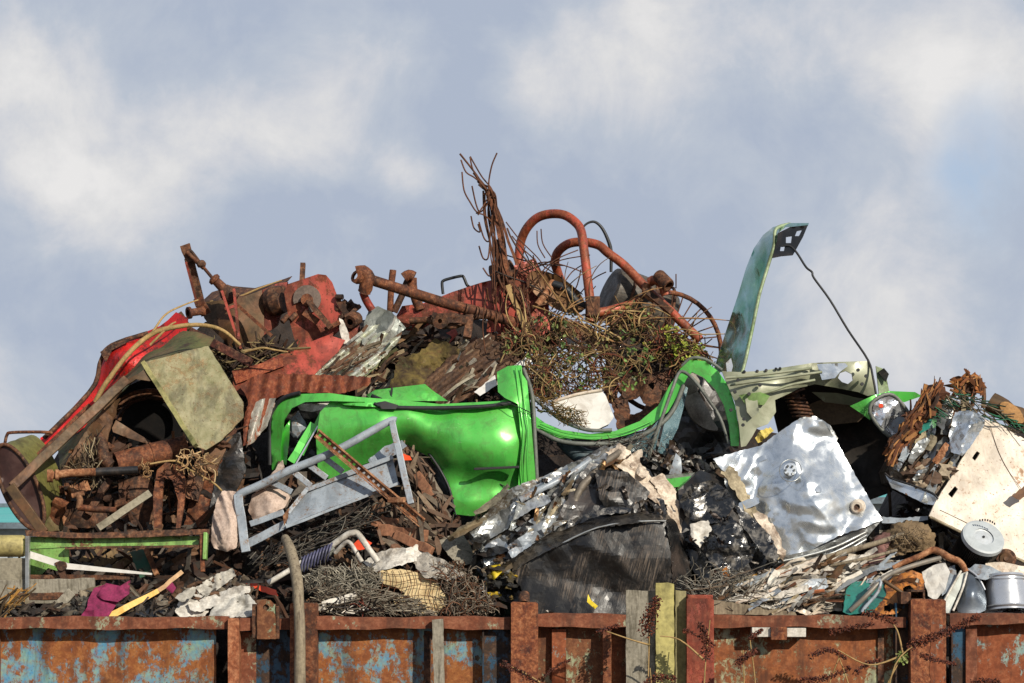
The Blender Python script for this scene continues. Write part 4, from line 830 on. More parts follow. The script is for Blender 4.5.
for k in range(16):
    x=rnd.uniform(600,690);y=480+rnd.random()*25+(x-620)*.75; y=min(y,580)
    if rnd.random()<.5: x=rnd.uniform(636,662); y=rnd.uniform(498,515)
    q.c=C(rnd.choice(['#3c3632','#1c1a18','#9a948a','#5c5248'])); q.shard(P(x,y,Y0-.12+ (x>665)*.1),Vector((rnd.uniform(-1,1),.2,rnd.uniform(-1,1))),Vector((rnd.uniform(-.6,.6),-1,.4)),rnd.uniform(.05,.11),rnd.uniform(.02,.05),rnd,.3)
t.part('torn_bracket_pieces',q,VMET,kind='stuff')
t.done()

# ---------------------------------------------------------------- right black bale + silver tank panel
t=T('crushed_metal_bale','glossy black crumpled bale below the left edge of the silver panel','bale','crushed car bales')
Y1=.85
BLKG=simple('crumpled_black_sheet',['#0c0c0e','#191a1c','#0f1012'],7,.25,.1,.6,.005,dirt=.75,dirtcol='#8a847a',dscale=11,coat=.5,dthr=.57)
core=[(678,490,Y1),(700,470,Y1+.1),(725,478,Y1),(760,520,Y1-.05),(800,560,Y1-.2),(790,590,Y1-.35),(740,600,Y1-.4),(700,580,Y1-.3),(682,540,Y1-.1)]
t.part('crushed_core',cs(core,sp=6,thick=.5,fold=(.08,3),seed=12),BLK)
for o,s_,mt in (([(680,500,Y1-.1),(690,484,Y1-.08),(712,480,Y1-.08),(728,490,Y1-.1),(735,505,Y1-.12),(722,522,Y1-.15),(700,525,Y1-.15),(685,515,Y1-.12)],2,BLKG),
              ([(716,522,Y1-.18),(730,516,Y1-.2),(745,530,Y1-.22),(756,545,Y1-.28),(752,560,Y1-.3),(735,576,Y1-.36),(722,580,Y1-.36),(706,556,Y1-.3),(708,535,Y1-.24)],3,BLKG),
              ([(735,505,Y1-.15),(750,515,Y1-.16),(770,535,Y1-.2),(780,555,Y1-.26),(772,566,Y1-.3),(756,545,Y1-.25),(742,525,Y1-.2)],4,BLKG),
              ([(690,524,Y1-.14),(708,520,Y1-.16),(712,530,Y1-.2),(700,548,Y1-.22),(692,540,Y1-.2)],5,WHTD),
              ([(684,540,Y1-.12),(700,548,Y1-.2),(708,562,Y1-.28),(700,580,Y1-.3),(688,562,Y1-.2)],6,BLKG),
              ([(724,478,Y1-.08),(738,488,Y1-.1),(745,500,Y1-.12),(738,508,Y1-.14),(728,496,Y1-.12)],7,SILD)):
    t.part('crumpled_sheet',cs(o,sp=2.3,thick=.015,fold=(.1,2.0),fold2=(.012,6),seed=s_,edge=.8),mt)
t.part('sheet_edge',cs([(712,462,Y1+.05),(720,458,Y1+.05),(735,470,Y1),(745,485,Y1-.05),(752,502,Y1-.1),(765,520,Y1-.15),(772,536,Y1-.2),(782,556,Y1-.3),(778,560,Y1-.3),(764,540,Y1-.25),(750,520,Y1-.18),(740,500,Y1-.12),(728,480,Y1-.05)],sp=3,thick=.05,fold=(.05,5),seed=9,edge=1.5),TANW)
t.part('sheet_edge',cs([(752,512,Y1-.16),(764,514,Y1-.18),(776,530,Y1-.22),(786,553,Y1-.3),(784,562,Y1-.32),(772,548,Y1-.28),(762,530,Y1-.22)],sp=3,thick=.03,fold=(.05,6),seed=11,edge=1.6),CREAMD)
q=MB(); shards(q,[(680,485),(740,490),(790,560),(730,590),(690,560)],22,(.04,.12),(.012,.04),['#1a1a1c','#8c867c','#2c2a28','#5c5650','#101012'],lambda x,y:Y1-.15-(y-500)*.003,.3,1.2,3,1,.3,.1); t.part('torn_sheet_bits',q,VMET,kind='stuff')
q=cs([(722,570,.42),(727,566,.42),(730,578,.4),(726,584,.4)],sp=2,thick=.02,fold=(.02,8)); t.part('orange_chip',q,ORNG)
q=MB(); chunks(q,[(752,572),(764,570),(766,580),(754,582)],6,(.015,.03),['#d8a820','#c89018','#3c2c14'],lambda x,y:.4,3); t.part('amber_bits',q,VPLA,kind='stuff')
t.done()

t=T('crumpled_fuel_tank','large crumpled silver tank panel leaning on the black bale','tank')
S=.75
o=[(713,459,S+0.164),(735,452,S+0.173),(760,446,S+0.182),(782,430,S+0.209),(800,418,S+0.227),(822,420,S+0.223),(836,440,S+0.191),(848,462,S+0.155),(862,486,S+0.110),(876,510,S+0.065),(883,520,S+0.043),(862,528,S),(840,535,S-0.003),(815,548,S-0.034),(790,560,S-0.061),(782,556,S-0.061),(768,534,S-0.003),(750,505,S+0.056),(738,480,S+0.110),(722,470,S+0.137)]
pn=t.part('silver_panel',cs(o,sp=2.4,thick=.015,fold=(.095,1.7),fold2=(.016,4.6),nz_=(.02,1.8),sm='smooth',seed=17,edge=.5,ctrl=[(800,480,S+.02),(830,500,S-.02),(790,450,S+.1)]),SILV)
t.part('tank_side',cs([(782,557,S-.16),(815,549,S-.1),(850,534,S),(880,522,S+.06),(868,536,S+.05),(856,552,S+.05),(830,560,S),(800,568,S-.05),(775,573,S-.05),(772,564,S-.1)],sp=3,thick=.3,fold=(.05,4),seed=5),SILD)
for yo in (0,6,12):
    q=MB(); q.tube([(778,562+yo,S-.17),(805,556+yo*.8,S-.14),(835,547+yo*.8,S-.1),(866,532+yo*.6,S-.02)],.011,7,5,jit=.15,seed=yo); t.part('folded_rim',q,SILD)
q=MB(); q.skin([(739,503,S-.06),(757,497,S-.06),(759,501,S-.07),(758,504,S-.07),(742,510,S-.06)],2,thick=.02,smooth=2); t.part('pressed_tab',q,SILV,pn)
def ringp(cx,cy,y,rad,r_,sq=1):
    return [(cx+math.cos(a)*rad,cy+math.sin(a)*rad*sq,y-(cy+math.sin(a)*rad-cy)*.006) for a in [i*math.pi/9 for i in range(18)]]
q=MB(); q.disc((790,470,S-.03),(0,-1,.25),.055,.04,20); sk=t.part('sender_cap',q,SILV,pn)
q=MB()
for a in range(6): q.blob((790+math.cos(a*1.05)*4.4,470+math.sin(a*1.05)*4.4,S-.06),.012,a,1)
for rr in (11,): q.tube(ringp(790.5,470.5,S-.05,rr,.01),.004,6,2,closed=True)
t.part('cap_bolts',q,SILD,pn,kind='stuff')
q=MB(); q.disc((818,490,S-.03),(0,-1,.45),.03,.03,16); t.part('small_boss',q,SILV,pn)
q=MB(); q.rings((857,507,S+.02),(858,506.5,S+.08),[(0,.025),(-.0,.045),(.3,.058),(1,.065)],20); t.part('filler_neck',q,CREAM,pn)
q=MB(); q.disc((857.4,507,S+.035),(0,-1,.2),.035,.01,14); t.part('filler_bore',q,RUSTD,pn)
for pth in ([(787,446),(786,470),(790,500),(788,530),(792,556)],[(820,452),(832,478),(846,500),(850,520)],[(760,462),(768,490),(780,520),(786,545)]):
    yf=depthfn(list(map(tuple,o))); pass
t.part('folded_corner',cs([(800,418,S+.4),(815,416,S+.42),(830,425,S+.38),(838,438,S+.33),(835,446,S+.3),(826,432,S+.36),(810,426,S+.38),(796,428,S+.38)],sp=2.5,thick=.02,fold=(.04,6),seed=4,edge=.7),SILD)
t.part('folded_corner',cs([(720,462,S+.25),(745,460,S+.22),(780,450,S+.3),(795,452,S+.25),(770,458,S+.2),(745,470,S+.18),(728,474,S+.2)],sp=2.5,thick=.02,fold=(.04,5),seed=6,edge=.7),SILV)
q=MB(); q.skin([(755,438,S+.3),(760,431,S+.3),(770,427,S+.3),(774,431,S+.28),(768,436,S+.27),(758,443,S+.27)],2,thick=.04,fold=(.05,9),edge=.8); t.part('yellow_flap',q,simple('yellow_foam',['#c8b04c','#dcc868','#a89040'],14,.8,0,.6,.004,dirt=.5,dirtcol='#5c4a24'))
t.done()
# ---------------------------------------------------------------- right bale, cream door panel, filter
t=T('crushed_metal_bale','mixed silver and brown crushed bale just left of the cream door panel','bale','crushed car bales')
Y2=1.25
fr_=[(889,470,Y2),(905,440,Y2+.1),(925,405,Y2+.25),(945,395,Y2+.3),(975,412,Y2+.25),(985,425,Y2+.2),(965,462,Y2),(945,498,Y2-.15),(925,500,Y2-.15),(892,482,Y2-.05)]
t.part('crushed_core',cs(fr_,sp=5,thick=.6,fold=(.09,4),seed=8),simple('brown_crushed_mix',['#3c3028','#6c5c4c','#8c8478'],9,.6,.3,.8,.008,dirt=.5))
y2=depthfn(fr_); reg2=[(893,475),(910,440),(930,410),(950,400),(980,418),(960,460),(938,492),(905,482)]
layers(t,'crushed_sheet_layer',reg2,34,(14,38),(5,11),R(-58),.35,y2,[SILD,SILV,SILD,RUSTL,BRN,GREY,TANW,BRN,SILD],91,.05,6,.16,.07,sp=2.6)
t.part('silver_sheet',cs([(955,412,Y2-.02),(968,410,Y2),(985,416,Y2),(984,426,Y2-.05),(970,448,Y2-.12),(962,456,Y2-.15),(951,452,Y2-.15),(949,435,Y2-.1)],sp=2.4,thick=.015,fold=(.07,4.5),seed=3,edge=.5),SILV)
t.part('silver_sheet',cs([(936,425,Y2),(941,406,Y2+.08),(946,402,Y2+.1),(947,415,Y2),(944,430,Y2-.05)],sp=2.4,thick=.015,fold=(.03,6),seed=3,edge=.5),SILD)
q=MB(); chunks(q,[(905,470),(925,455),(940,460),(950,470),(935,490),(912,485)],16,(.04,.08),['#7c6450','#8f8070','#5c4636','#a89880'],lambda x,y:y2(x,y)-.08,3,.8,.08); t.part('dirty_lumps',q,VMAT,kind='stuff')
t.part('bent_edge',cs([(885,474,Y2-.15),(890,479,Y2-.18),(910,485,Y2-.22),(930,492,Y2-.28),(938,498,Y2-.3),(937,506,Y2-.3),(925,504,Y2-.28),(905,494,Y2-.22),(892,488,Y2-.18)],sp=2.6,thick=.05,fold=(.01,6),seed=3,edge=.3),SILV)
q=MB(); q.tube([(885,473,Y2-.17),(893,479,Y2-.2),(912,485,Y2-.25),(932,493,Y2-.3),(938,499,Y2-.32)],.009,6,5); t.part('edge_bead',q,BLK)
t.part('teal_scrap',cs([(917,430,Y2-.02),(926,420,Y2+.02),(932,418,Y2),(930,428,Y2-.04),(920,434,Y2-.05)],sp=2.5,thick=.01,fold=(.04,7)),TEAL)
t.done()
def bundle(label,poly,n,L,pal,yf,ang,seed,name='timber_debris',cat='splintered wood',r=(.005,.014)):
    q=MB(); sticks(q,poly,n,L,r,pal,yf,ang,.25,seed,True,.15); chunks(q,poly,int(n/5),(.03,.07),pal,yf,seed); one(name,label,cat,q,VWOOD,kind='stuff')
bundle('orange brown rotten timber splinters leaning on the left of the right bale',[(888,450),(905,420),(925,392),(938,384),(940,395),(925,420),(905,445),(893,462)],150,(.08,.24),['#8a5228','#6c3c1e','#b07a44','#3c2212','#7a4a28'],lambda x,y:Y2-.05+(440-y)*.002,1.05,3)
q=MB(); lp=[(952,392),(956,382),(964,375),(974,376),(982,382),(980,392),(968,396)]; sticks(q,lp,60,(.05,.15),(.006,.014),['#a8642c','#7c4820','#c08850','#4a2c18'],lambda x,y:Y2+.15,.5,.8,3,True,.08); q.c=C('#8a5428'); q.blob((967,385,Y2+.22),.085,4,3,1.3,3,scale=(1.3,.6,.7),fold=.25); one('rotten_wood_lump','orange rotten wood lump on top of the right bale','wood lump',q,VWOOD)
WT=lambda n,l,mb,m,cat='wire': one(n,l,cat,mb,m,kind='stuff')
q=MB(); wires(q,[(925,400),(950,384),(985,400),(1024,425),(1030,440),(1000,425),(960,405),(935,425)],170,(.15,.5),(.003,.006),['#1e5a3c','#2c7a58','#143c2c','#5c5040','#8a7a60'],lambda x,y:Y2+.05,2,.5,-.5,.35,.12)
WT('green_netting','green rope strands draped over the top of the right bale',q,VWIRE,'rope')
q=MB(); q.tube([(990,402,1.5),(1010,413,1.45),(1040,428,1.4)],[.09,.085,.08],9,4,jit=.1); one('log','dark weathered log lying behind the cream door panel','log',q,BRN)
q=MB(); q.skin([(1000,404,1.35),(1008,402,1.35),(1020,410,1.35),(1024,422,1.3),(1015,422,1.28),(1004,415,1.3)],3,thick=.05,fold=(.03,6),smooth=3); one('tan_chip','rounded tan wood chip under the log at the right edge','wood chip',q,simple('tan_wood',['#9a7040','#b88a54'],6,.85,0,.5))
for x,y,l in [(983,396,20),(972,398,14)]:
    q=MB(); q.tube([(x,y+l*.6,1.4),(x+1,y,1.4),(x+1.5,y-8,1.4)],[.02,.018,.012],6,jit=.15); one('stub',f'short dark stub poking up from the right bale, {"by the log" if x>980 else "by the rotten wood lump"}','stub',q,BRN)
t=T('door_panel','large dirty cream door panel with two slots leaning at the right edge','panel')
Z_=.95
o=[(985,419,Z_+.35),(1000,424,Z_+.33),(1028,441,Z_+.3),(1080,470,Z_+.25),(1080,600,Z_-.15),(1024,560,Z_-.1),(990,548,Z_-.08),(960,530,Z_-.05),(929,516,Z_-.03),(935,503,Z_),(958,466,Z_+.18)]
t.part('panel',cs(o,sp=4,thick=.05,nz_=(.012,2.5),fold=(.012,1.6),seed=5,edge=.25,holes=([(972,458),(977,451),(980,453),(975,461)],[(948,494),(955,486),(958,489),(952,498)])),CREAM)
for i,(a,b2) in enumerate([((974,454),.0),((953,492),.0)]):
    q=MB(); q.box(a[0]-5,a[1]-7,a[0]+5,a[1]+7,Z_+.42,Z_+.46); t.part('slot_backing',q,BLK)
q=MB(); q.tube([(930,517,Z_-.05),(958,531,Z_-.075),(992,549,Z_-.1),(1024,562,Z_-.13),(1080,600,Z_-.17)],.012,6,3); t.part('bead',q,TANW)
q=MB(); q.skin([(1012,496,Z_-.0),(1024,486,Z_+.03),(1030,484,Z_+.03),(1030,494,Z_),(1020,500,Z_-.02)],3,thick=.01,edge=.8); t.part('peeled_patch',q,BRN)
q=MB(); yf=depthfn(o)
for pth in ([(990,425),(998,450),(1008,470),(1022,490)],[(940,510),(965,522),(1000,540)]): q.tube([(x,y,yf(x,y)-.006) for x,y in pth],.0025,5,6)
t.part('scratch',q,BRN,kind='stuff'); t.done()
t=T('filter_cartridge','grey round filter cartridge with a pleated black side on the cream panel','filter')
a0=Vector(P(983,538,.42)); b0=Vector(P(969,563,.66)); ax=(b0-a0); nrm=(-ax).normalized()
q=MB(); u=ax.normalized().orthogonal().normalized(); w2=ax.normalized().cross(u); vs=[];
for tt in (0.02,.98):
    for k in range(120):
        an=k*math.pi/60; rr=.165 if k%2 else .178; vs.append(a0+ax*tt+u*math.cos(an)*rr+w2*math.sin(an)*rr)
q.add(vs,[(k,(k+1)%120,120+(k+1)%120,120+k) for k in range(120)]); t.part('pleated_side',q,BLK)
q=MB(); q.rings(a0-ax*.06,a0+ax*.06,[(0,.085),(0,.16),(.15,.178),(1,.182)],36,True); t.part('end_cap',q,simple('grey_plastic_cap',['#9aa0a2','#b2b8ba'],5,.5,0,.2,.002,dirt=.3))
q=MB(); q.rings(a0-ax*.03,a0+ax*.02,[(0,.001),(0,.02),(.2,.075),(.0,.088),(.6,.088)],30,True); ins=t.part('centre_dish',q,simple('pale_cap_dish',['#b4babc','#c8ccce'],5,.4,.3))
q=MB(); q.disc(a0-ax*.045,nrm,.011,.01,12,True); t.part('hole',q,BLK,ins)
q=MB()
for k in range(7):
    an=math.radians(50+k*9); c_=a0-ax*.065+Vector((math.cos(an)*.135,0,math.sin(an)*.135)); q.obox(c_,Vector((.006,0,.0)),Vector((0,.002,0)),Vector((0,0,.009)))
t.part('printed_marks',q,SEAL,kind='stuff')
t.done()
t=T('round_cap','small brown ridged round cap beside the filter cartridge','cap')
q=MB(); q.disc((1006,559,.5),(-.1,-1,.3),.082,.05,24); t.part('rim_disc',q,RUSTD)
q=MB(); q.rings((1006,559,.46),(1006,559,.5),[(0,.02),(0,.05),(.3,.06),(1,.06)],20); q.disc((1006,559,.47),(-.1,-1,.3),.02,.03,12); t.part('boss',q,BRN); t.done()

# ---------------------------------------------------------------- bottom right scrap
q=MB(); q.skin([(984,578,.2),(988,575,.22),(1010,573,.24),(1024,574,.24),(1024,611,.1),(1000,612,.08),(986,611,.1)],3,thick=.02,ctrl=[(1000,590,.05),(1012,590,.06)],nz_=(.006,6)); 
t=T('metal_pail','bright stainless pail lying on its side at the right edge above the rim','pail'); 
q=MB(); q.rings((1005,575,.33),(1007,611,.28),[(0,.12),(0,.15),(.06,.158),(.1,.15),(.55,.165),(.86,.172),(.9,.182),(.95,.172),(1,.176)],36); t.part('shell',q,STEEL)
q=MB(); q.rings((1005,577,.33),(1005,579.5,.33),[(0,.156),(.5,.168),(1,.156)],36); t.part('rim_bead',q,STEEL); t.done()
t=T('metal_trough','curved dull steel trough standing left of the pail','trough')
q=MB(); q.skin([(958,578,.3),(968,570,.32),(976,576,.28),(984,588,.24),(986,610,.16),(972,613,.12),(958,612,.14),(956,595,.24)],3,thick=.02,ctrl=[(972,592,.1)],smooth=2,nz_=(.008,5)); t.part('shell',q,metal('blue_grey_steel',['#5c646c','#7c848c'],.35,.8,.3)); 
q=MB(); q.tube([(968,569,.3),(978,577,.26),(985,590,.22)],.01,7,4); t.part('lip',q,STEEL); t.done()
t=T('folded_gutter','pale folded metal channel leaning diagonally behind the wide weedy post','metal channel')
t.part('face',cs([(944,598,.15),(952,585,.2),(960,574,.25),(966,572,.26),(966,577,.24),(957,595,.16),(950,613,.08),(942,613,.08)],sp=3,thick=.02,fold=(.012,5)),metal('pale_channel',['#9a9e98','#c0c4bc'],.5,.4,.4))
q=MB(); q.tube([(961,571,.24),(953,585,.18),(945,600,.12),(941,611,.08)],.01,6,3); q2=MB(); q2.tube([(967,572,.24),(962,590,.16),(953,611,.06)],.01,6,3); t.part('edge',q,WHTD); t.part('edge',q2,WHTD); t.done()
def sheet(name,label,o,mat,cat='sheet',**k):
    d=dict(sp=3,thick=.015,fold=(.03,4.5),seed=len(label),edge=.5); d.update(k); q=MB(); q.skin(o,**d); one(name,label,cat,q,mat)
sheet('plastic_sheet','white crumpled plastic sheet above the wide weedy post',[(922,572,.34),(932,566,.36),(945,562,.38),(950,572,.3),(945,590,.22),(936,600,.14),(928,596,.2)],WHT,fold=(.06,4))
sheet('plastic_sheet','grey blue folded plastic piece beside the white crumpled sheet',[(945,568,.36),(955,565,.36),(957,578,.3),(948,592,.2),(942,596,.2)],GREY,fold=(.05,4))
sheet('torn_fabric','pale grey torn padding in front of the filter cartridge',[(968,570,.36),(975,564,.36),(990,566,.32),(1002,572,.28),(985,580,.2),(974,578,.25)],GREY,'fabric',fold=(.06,4))
sheet('cream_scrap','crumpled cream paper scrap above the pail',[(985,563,.4),(1000,562,.38),(1024,566,.34),(1030,575,.3),(1000,575,.3),(988,572,.3)],CREAM,'scrap',fold=(.07,5))
sheet('teal_lid','teal enamelled sheet lying creased on the rim',[(846,590,0.13),(852,582,0.19),(868,580,0.21),(882,582,0.19),(888,590,0.13),(884,600,0.05),(872,612,-0.07),(850,615,-0.07),(843,612,-0.05)],TEAL,thick=.04,fold=(.045,3.2))
t=T('perforated_sheet','orange painted sheet with ragged holes beside the teal sheet','sheet')
t.part('sheet',cs([(885,582,0.19),(898,575,0.23),(915,572,0.25),(925,582,0.19),(922,597,0.07),(908,606,-0.01),(895,614,-0.07),(872,615,-0.09),(878,604,-0.01),(886,596,0.07)],sp=2.6,thick=.015,fold=(.04,4),edge=.9,seed=6,holes=([(903,588),(910,585),(914,589),(909,594),(903,593)],[(884,606),(890,603),(896,606),(890,612),(884,611)],[(916,578),(920,578),(919,583),(915,582)])),ORNG)
t.part('curled_strip',cs([(895,582,0.12),(900,574,0.12),(912,570,0.12),(922,574,0.12),(924,582,0.08),(914,576,0.08),(903,579,0.08)],sp=2.5,thick=.015,fold=(.03,6)),ORNG); t.done()
t=T('metal_tubes','dark bent tube frame with a rusty joint lying across the right scrap','tube frame')
q=MB(); q.tube([(850,611,-.04),(860,602,-.05),(868,594,-.05),(884,578,.0),(900,570,.1),(925,562,.22),(940,558,.3)],.02,10,4); t.part('tube',q,simple('dull_grey_tube',['#5c5850','#7c766c','#8a7a68'],6,.5,.3,.4))
q=MB(); q.tube([(868,590,-.0),(880,580,-.03),(878,592,-.06),(866,606,-.08),(862,612,-.08)],.014,8,3,jit=.15); t.part('flattened_tube',q,GREY)
q=MB(); q.tube([(884,581,-.04),(895,588,-.06),(908,597,-.08)],.016,8,3); t.part('cross_tube',q,BRN); t.done()
q=MB(); q.tube([(893,568,.3),(905,562,.3),(920,556,.32),(934,550,.34),(950,558,.32),(960,562,.3),(966,572,.28)],[.02,.022,.024,.03,.03,.026,.024],10,5,jit=.06); one('rusty_pipe','rusty brown pipe bent over the scrap left of the filter','pipe',q,RUSTL)
sheet('dirty_cloth','matted brown fibrous cloth heaped left of the filter cartridge',[(882,548,.85),(886,532,.92),(898,523,.96),(912,520,1.0),(928,524,.95),(936,536,.85),(934,548,.75),(915,552,.66),(897,556,.64),(886,556,.7)],FUR,'cloth',ctrl=[(910,538,.6),(925,538,.68),(893,543,.7)],thick=.2,fold=(.05,4),nz_=(.08,4),wr=(.025,18,.5),smooth=1,sp=2,edge=1.6)
sheet('dusky_cloth','dusky rose cloth beside the matted brown cloth',[(862,560,.6),(872,550,.7),(875,538,.85),(885,532,.9),(895,534,.85),(888,548,.66),(884,560,.56),(872,566,.5)],ROSE,'cloth',ctrl=[(880,545,.62)],thick=.15,fold=(.03,5),wr=(.02,15,.9),smooth=1,sp=2)
q=MB(); rnd=random.Random(8)
wires(q,[(887,550),(902,526),(926,528),(932,545),(915,552)],150,(.04,.1),(.002,.004),['#8a7352','#6a563c','#a89070','#4c3c28'],lambda x,y:.62,9,1.2,None,1,.1,3,4)
WT('loose_fibres','hair like fibres bristling from the matted brown cloth',q,VWOOD,'fibre')
sheet('window_frame_scrap','dark edged grey strip under the gap at the right',[(880,517,1.15),(900,518,1.1),(928,516,1.05),(928,520,1.05),(903,524,1.06),(882,523,1.1)],GREY,'strip',fold=(.02,5))
sheet('black_scrap','black bent plastic piece above the grey strip',[(905,497,1.3),(918,500,1.25),(932,508,1.2),(930,516,1.15),(918,512,1.2),(908,504,1.25)],BLK,'scrap',fold=(.04,6))
# white/rust shredded sheets
yr=lambda x,y:.12+(612-y)*.0085
regA=[(700,596),(760,575),(800,560),(850,556),(900,560),(890,580),(846,592),(842,614),(780,614),(740,604)]
t=T('shredded_sheets','layered pile of torn white and grey sheet strips right of the red post','torn sheets')
t.part('crumpled_base',cs([(x,min(y,611),yr(x,y)+.06) for x,y in regA],sp=3,thick=.05,fold=(.06,4.5),seed=71,edge=1),simple('dirty_white_mix',['#6a5c4c','#bab2a2','#8c8474','#d0c8ba','#7a5a44'],9,.75,.1,.7,.006,dirt=.6,dirtcol='#4c3020'))
regA2=[(x,min(y,606)) for x,y in regA]
layers(t,'wide_sheet',[(760,578),(800,566),(840,566),(838,594),(790,600),(765,598)],9,(26,52),(9,17),R(-24),.3,lambda x,y:yr(x,y)-.06,[WHTD,CREAM,WHTD,GREY],15,.05,4,.08,.05,sp=2.4)
layers(t,'torn_strip',regA2,58,(16,50),(2.5,7),R(-24),.3,lambda x,y:yr(x,y)-.04,[WHTD,WHTD,GREY,CREAM,TANW,SILD,CREAM,BRN],5,.05,6,.12,.05,sp=2.4)
t.done()
q=MB(); shards(q,regA,90,(.08,.3),(.01,.04),['#c8b8a0','#a05c34','#e0d8c8','#8a8880','#6a4028','#d8ccb8','#3c2c20'],yr,.42,.3,7,1,.2,.16); WT('sheet_fragments','thin torn slivers among the white sheet strips',q,VMAT,'fragments')
q=MB(); q.tube([(720,587,.5),(760,578,.5),(790,568,.5),(830,556,.55),(870,545,.6),(905,534,.7)],[.02,.025,.022,.025,.02],8,5,jit=.12); one('grey_branch','long grey brown crooked stick running up to the matted cloth','stick',q,WOOD)
q=MB(); q.tube([(815,568,.42),(850,562,.4),(875,556,.4),(897,550,.45)],[.012,.016,.012],6,5,jit=.1); one('grey_branch','short crooked stick under the rose cloth','stick',q,WOOD)
q=MB(); wires(q,[(672,580),(700,566),(740,570),(790,592),(770,612),(700,605),(676,596)],420,(.12,.4),(.0025,.005),['#8c8678','#6c675c','#a8a294','#4c4840','#7a6a58'],lambda x,y:.25+(600-y)*.006,11,.7,-.15,.5,.22,4,6); WT('wire_tangle','grey wire tangle below the glossy black bale, right of the boards',q,VWIRE)
bits=[((766,583,.3),(778,586,.3),'#a8b0b8')]
q=MB(); q.skin([(756,590,.2),(768,584,.22),(784,592,.18),(775,598,.12),(760,596,.14)],3,thick=.01,fold=(.03,6)); one('white_chip','bright white torn chip in front of the shredded strips','chip',q,WHT)
q=MB(); q.skin([(820,575,.42),(832,570,.44),(835,580,.36),(824,584,.32)],3,thick=.02,fold=(.04,6)); one('yellow_chip','small amber plastic chip above the shredded strips','chip',q,YEL)

# ---------------------------------------------------------------- car seat frame / ladder like grey rack
L_=1.05
t=T('grey_metal_rack','grey painted slatted steel rack lying tilted in front of the green car','rack')
q=MB(); q.tube([(237,500,L_+.0),(240,494,L_-.02),(262,484,L_-.04),(290,470,L_-.06),(320,458,L_-.06),(345,446,L_-.05),(370,432,L_-.02),(390,421,L_),(396,421,L_)],.034,12,4); t.part('tube_rail',q,GREY)
q=MB(); q.bar((392,421,L_-.02),(411,504,L_-.25),.055,.03,seg=6,wob=.004); t.part('end_bar',q,GREY,bevel=.005)
q=MB(); q.bar((238,494,L_-.04),(246,552,L_-.25),.075,.02,seg=5,wob=.006); t.part('end_bar',q,GREY,bevel=.005)
q=MB(); q.bar((247,544,L_-.2),(286,524,L_-.2),.07,.02,seg=3,wob=.004); t.part('flat_bar',q,GREY,bevel=.004)
q=MB(); q.bar((250,524,L_-.12),(284,512,L_-.12),.05,.03,seg=3,wob=.004); t.part('flat_bar',q,GREY,bevel=.004)
q=MB(); q.skin([(292,505,L_-.02),(308,488,L_),(350,470,L_+.02),(392,455,L_+.02),(398,482,L_-.08),(365,495,L_-.14),(330,508,L_-.17),(300,520,L_-.2),(286,526,L_-.2),(288,514,L_-.1)],4,thick=.015,nz_=(.006,3)); pl=t.part('tray_sheet',q,GREY)
q=MB(); q.bar((288,513,L_-.1),(308,488,L_-.03),.035,.03); q2=MB(); q2.bar((306,490,L_-.03),(393,457,L_-.02),.035,.04,seg=6,wob=.003); t.part('tray_edge',q,GREY,pl); t.part('tray_edge',q2,GREY,pl)
q=MB(); q.bar((286,527,L_-.23),(399,483,L_-.13),.022,.02,seg=6,wob=.003); t.part('tray_edge',q,GREY,pl)
for (a,b2) in (((289,468),(311,486)),((305,462),(327,478)),((321,455),(343,472))):
    q=MB(); q.bar((a[0],a[1],L_-.04),(b2[0],b2[1],L_-.04),.05,.022); t.part('rung',q,GREY,bevel=.004)
q=MB(); q.bar((272,482,L_),(292,492,L_-.02),.05,.02); t.part('rung',q,GREY,bevel=.004)
q=MB(); q.skin([(283,515,L_-.25),(289,508,L_-.26),(288,518,L_-.27),(284,526,L_-.28)],2,thick=.01); t.part('rust_patch',q,RUSTL)
t.done()
sheet('bent_sheet','pale grey bent sheet sticking out behind the rack under the car',[(368,460,L_+.12),(385,446,L_+.2),(402,440,L_+.2),(407,446,L_+.1),(395,455,L_+.08),(372,468,L_+.1)],GREY,fold=(.04,5))
t=T('slotted_angle','rusty slotted angle iron lying diagonally across the grey rack','angle iron')
q=MB(); A0=(317,433,L_-.1);B0=(424,524,L_-.32)
yh=lambda x,y:L_-.1-.22*(x-317)/107
hs=[];
n_=22
for k in range(n_):
    u=(k+.6)/n_; cx=317+107*u; cy=433+91*u; dx,dy=.76*1.4,.65*1.4; nx,ny=-.65*1.1,.76*1.1
    hs.append([(cx+dx+nx*1.0,cy+dy+ny),(cx-dx+nx,cy-dy+ny),(cx-dx-nx,cy-dy-ny),(cx+dx-nx,cy+dy-ny)])
o=[(319,430),(425,520),(421,526),(315,436)]
q.skin([(x,y,yh(x,y)) for x,y in o],3,thick=.006,holes=hs); t.part('web',q,RUSTL)
q=MB(); q.bar((315,437,L_-.09),(420,527,L_-.31),.008,.06); t.part('flange',q,RUSTL)
q=MB(); q.bar((318.5,429.5,L_-.12),(425,519.5,L_-.34),.014,.02); t.part('rolled_edge',q,RUSTL)
q=MB(); q.bar((388,500,L_-.3),(405,500,L_-.33),.045,.05); t.part('joint_block',q,RUSTL,bevel=.006); t.done()
